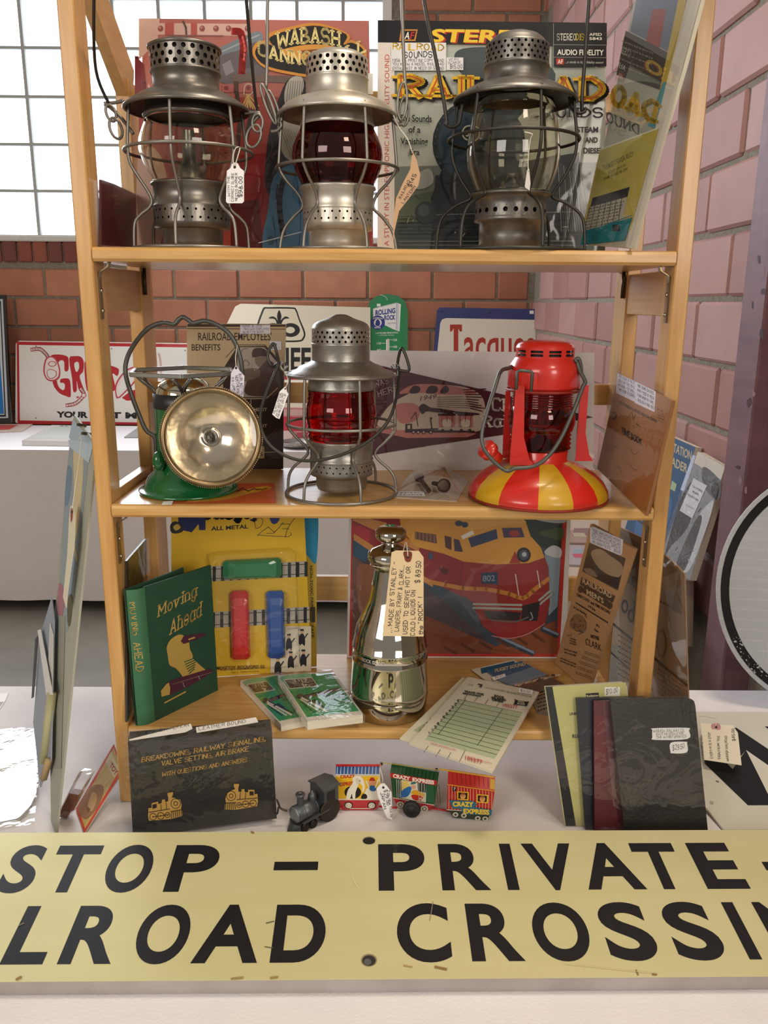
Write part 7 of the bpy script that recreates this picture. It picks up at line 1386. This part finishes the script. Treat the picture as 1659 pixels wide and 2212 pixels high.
p = Print(F, 6e-4); p.poly([(-110, 906), (18, 903), (6, 646), (-110, 650)], '#b9c2c8').poly([(-105, 902), (13, 900), (2, 650), (-105, 654)], '#15171c').poly([(-100, 898), (10, 896), (0, 655), (-100, 660)], '#c3ccd0').poly([(-98, 896), (9, 894), (0, 776), (-98, 776)], '#2272b4').poly([(-98, 776), (0, 776), (-2, 657), (-98, 660)], '#10141c'); p.done('picture_print', t, inkg)
t, F = rear('emblem_sign', 'cream sign with black sprout emblem in a rounded frame on the rear table', 'sign', 600, 835, 3.86, [(480, 920), (800, 920), (800, 664), (520, 656), (508, 662), (480, 720)], .004, mat('cream_tin', '#d9d2b8', .3, coat=.3))
E_ = lambda pts: [(480+x/6.914, 640+y/6.914) for x, y in pts]
p = Print(F); p.curve(E_([(520, 420), (590, 220), (625, 165), (690, 162), (1040, 165), (1110, 200), (1160, 340), (1240, 540), (1220, 640), (1150, 680), (900, 685), (560, 680), (500, 600)]), '#1a1a1a', 4).curve(E_([(545, 430), (612, 240), (640, 190), (690, 186), (1035, 188), (1092, 215), (1140, 345), (1215, 545), (1200, 620), (1145, 656), (900, 660), (570, 655), (525, 590)]), '#d9d2b8', 4)
p.curve(E_([(850, 205), (885, 290), (875, 360), (900, 330), (950, 300), (1005, 330), (930, 340), (890, 400), (890, 440), (810, 440), (812, 400), (780, 340), (690, 330), (745, 300), (800, 320), (825, 360), (820, 280)]), '#1a1a1a', 3).ell(628, 713, 20, 15, '#1a1a1a').ell(627, 713, 10, 7, '#d9d2b8').ell(590, 713, 20, 15, '#1a1a1a').ell(590, 713, 10, 7, '#d9d2b8')
p.text('PIONEER', (520, 800), (702, 800), 50, '#1a1a1a', .03).poly([(480, 811), (800, 811), (800, 820), (480, 820)], '#b3222c').poly([(480, 821), (800, 821), (800, 826), (480, 826)], '#e9e6de'); p.done('lettering', t, inkg)
t, F = rear('wall_thermometer', 'green dome topped advertising thermometer behind the middle lantern', 'thermometer', 837, 914, 3.88, [(793, 918), (793, 672), (798, 652), (812, 640), (836, 635), (860, 639), (875, 651), (881, 672), (881, 918)], .006, mat('green_tin', '#1f7d4c', .25, coat=.5))
p = Print(F); p.poly([(799, 700), (802, 660), (818, 645), (855, 645), (872, 660), (873, 900), (799, 900)], '#23864f').poly([(806, 667), (857, 654), (866, 657), (863, 716), (849, 711), (806, 690)], '#e4e6e0').line([(857, 655), (856, 712)], 1, '#3a4a9a').line([(860, 656), (859, 713)], 1, '#8a94b8').line([(808, 666), (856, 654)], 1.2, '#9aa2a8').text('ROLLING', (811, 681), (854, 676), 11, '#27378a', .04).text('ROCK', (830, 691), (854, 690), 10, '#27378a', .04).ell(816, 697, 15.5, 15.5, '#27378a').ell(816, 697, 8.5, 8.5, '#e4e6e0').curve([(811, 702), (813, 692), (817, 690), (821, 696), (819, 704)], '#27378a').text('PREMIUM', (806, 690), (826, 690), 3, '#e4e6e0', .02, arc=2).text('BEER', (809, 709), (823, 709), 3, '#e4e6e0', .02)
p.text('Extra Pale', (838, 700), (854, 699), 3.6, '#6a72a8', 0).text('LATROBE BREWING', (812, 721), (860, 720), 3, '#e4e6e0', .02).text('LATROBE, PENNA', (818, 725), (852, 725), 2, '#e4e6e0', .01).rect(834, 733, 841, 900, '#e4e6e0').rect(837, 731, 839.5, 890, '#c9b9a0')
for i, s_ in enumerate(('120', '110', '100', '90')): y = 734+i*7.5; xx = 849 if i % 2 == 0 else 814; p.text(s_, (xx, y+2.5), (xx+9, y+2.5), 5, '#e4e6e0', .02).line([(842 if i % 2 == 0 else 824, y), (848 if i % 2 == 0 else 833, y)], .9, '#e4e6e0')
p.rect(814, 656, 822, 662, '#e2e6e2').line([(822, 637), (833, 641), (837, 648)], 1.2, '#b8e0c4', 3); p.done('printed_face', t, inkg)
t, F = rear('tin_sign', 'white sign with dark blue border and red lettering in the rear corner', 'sign', 1060, 914, 3.86, [(924, 918), (1188, 918), (1180, 676), (1176, 668), (950, 664), (944, 670)], .004, mat('navy_tin', '#24356f', .3, coat=.4))
p = Print(F); p.curve([(934, 912), (945, 757), (951, 698), (955, 690), (964, 687), (1156, 691), (1164, 697), (1167, 708), (1176, 912)], '#dcd8c8', 1); rl = '#a8392b'
p.poly([(972, 701), (998, 701), (998, 716), (993, 716), (990, 709), (990, 790), (980, 790), (980, 709), (976, 716), (972, 716)], rl).text('acques', (1002, 776), (1156, 778), 74, rl, .012); p.rect(1144, 671, 1153, 678, '#e6e6ea')
for (x, y) in ((955, 673), (1058, 676), (1172, 677)): p.ell(x, y, 2, 2, '#141c3c')
p.done('lettering', t, inkg)
# low things on the rear table
def low(name, lab, cat, q, z, th, m_, inkq=None, col=None):
    Ft = level(z); P = [Ft.px(*k) for k in q]; c = sum(P, Vector())/len(P); tt = thing(name, lab, cat, (c.x, c.y, z-th)); mb = MB(); mb.prism(P, (0, 0, -th)); part('body', mb, m_, tt)
    if inkq:
        pr = Print(Ft)
        for qq, cc in inkq: pr.poly(qq, cc)
        pr.done('cover_print', tt)
    return tt
low('display_case', 'flat clear and white display case lying below the white tin sign', 'case', [(47, 952), (192, 954), (214, 920), (112, 918)], .026, .025, mat('milky_acrylic', '#c9c9c6', .15, coat=.6), [([(70, 946), (186, 948), (204, 924), (116, 922)], '#aeb0aa')])
low('magazine', 'red and white magazine lying at the far left below the framed picture', 'magazine', [(-40, 934), (48, 930), (70, 916), (-30, 916)], .008, .007, mat('leaf_#c9b8ac', '#c9b8ac', .4), [([(-30, 930), (20, 928), (40, 918), (-20, 918)], '#b5483e')])
low('magazine', 'thin grey magazine lying between the left posts on the rear table', 'magazine', [(268, 944), (338, 944), (330, 922), (300, 922)], .006, .005, mat('leaf_#8d928e', '#8d928e', .4))
t, F = rear('carton', 'pink and red carton standing behind the lantern with ribbed lens', 'carton', 650, 950, 3.25, [(600, 956), (690, 956), (690, 882), (600, 880)], .03, mat('pink_carton', '#c9858a', .5), 2)
p = Print(F); p.poly([(605, 900), (690, 902), (690, 930), (605, 932)], '#c23a44').poly([(612, 884), (690, 885), (690, 898), (612, 897)], '#d9b0aa').ell(618, 942, 14, 12, '#d8c4c0').poly([(640, 935), (690, 932), (690, 954), (640, 954)], '#b05058'); p.done('carton_print', t)
cz = onZ(640, 975, 0); t = solo('metal_dish', MB().lathe([(.05, .0006), (.09, .012), (.1, .03), (.094, .03), (.084, .014), (.05, .006)], 32, (cz.x, BTY+.13, 0)), galv, 'grey metal dish standing before the pink carton', 'dish', (cz.x, BTY+.13, .0006))
# books leaning on the side table
F = standing((1425, 1216), (1487, 1259), .0008, 8)
t = board('leaning_book', 'black and white picture book with a white title panel leaning by the purple post', 'book', F, [(1507, 976), (1566, 1009), (1488, 1258), (1424, 1214)], .02, paper, bodyname='pages', zmin=.009)
p = Print(F); p.poly([(1507, 976), (1566, 1009), (1488, 1258), (1424, 1214)], '#8b9096').poly([(1507, 976), (1566, 1009), (1558, 1036), (1500, 1000)], '#d8d2c6').curve([(1520, 1008), (1556, 1040), (1550, 1080), (1520, 1050)], '#5c6066').curve([(1470, 1080), (1500, 1040), (1490, 1130), (1450, 1180), (1436, 1200)], '#3f4348').curve([(1540, 1080), (1530, 1130), (1490, 1230), (1470, 1220), (1500, 1130)], '#c4c8cc').curve([(1505, 1120), (1515, 1130), (1480, 1230), (1462, 1215)], '#4a4d50').curve([(1545, 1040), (1554, 1050), (1548, 1080), (1536, 1060)], '#24262a')
for k in range(30): x, y = R.uniform(1440, 1540), R.uniform(1030, 1230); p.line([(x, y), (x+R.uniform(-8, 8), y+R.uniform(-14, 14))], 2, R.choice(['#34373b', '#b9bec4', '#6a6e74'])) if abs((x-1500)+(y-1120)*.28) < 28 else None
p.poly([(1499, 1033), (1528, 1049), (1496, 1120), (1469, 1103)], '#d9dbe0').text('THE STORIES', (1496, 1052), (1518, 1064), 4.5, '#44464c', .03).text('BEHIND', (1497, 1064), (1510, 1071), 4.5, '#44464c', .03).text('THE PICTURES', (1486, 1070), (1510, 1084), 4.5, '#44464c', .03).text('TEXT AND NOTES', (1482, 1092), (1500, 1101), 3, '#6a6c72', .0); p.done('cover_print', t); bag(F, [(1504, 968), (1570, 1005), (1492, 1262), (1420, 1216)], t, sleeve_w, .003)
F2 = F.shift(-.026)
t = board('leaning_book', 'dark blue transportation reader with pale title leaning behind the picture book', 'book', F2, [(1420, 930), (1503, 966), (1432, 1216), (1345, 1165)], .02, paper, bodyname='pages', zmin=.014)
p = Print(F2); p.poly([(1420, 930), (1503, 966), (1432, 1216), (1345, 1165)], '#3d5878').text('TRANSPORTATION', (1400, 950), (1493, 994), (2, -19), '#bcae8a', .02).text('READER', (1436, 998), (1484, 1022), (2, -19), '#bcae8a', .02).poly([(1452, 1038), (1462, 1046), (1458, 1062), (1448, 1056)], '#9fb090').curve([(1400, 1060), (1450, 1075), (1436, 1150), (1400, 1160), (1370, 1150)], '#4a6a94'); p.poly([(1497, 982), (1503, 985), (1478, 1062), (1470, 1058)], '#b8c6de'); p.done('cover_print', t)
Fz = level(.006)
for i, (q, c, z_, lab) in enumerate((([(1150, 1216), (1296, 1222), (1296, 1178), (1150, 1176)], '#a9a3a8', .005, 'grey magazine at the front of the small side table'), ([(1150, 1171), (1298, 1173), (1300, 1146), (1160, 1144)], '#a38f84', .009, 'tan magazine lying behind the grey one on the side table'))):
    tt = low('magazine', lab, 'magazine', q, z_+.0006, z_, mat('leaf_'+c, c, .4), [([(1236, q[0][1]-14), (1290, q[0][1]-12), (1290, q[0][1]-30), (1240, q[0][1]-30)], ['#8fa0ae', '#8a7272'][i]), ([(1240, q[0][1]-12), (1268, q[0][1]-10), (1262, q[0][1]-20), (1236, q[0][1]-20)], ['#c06070', '#b7a890'][i])])
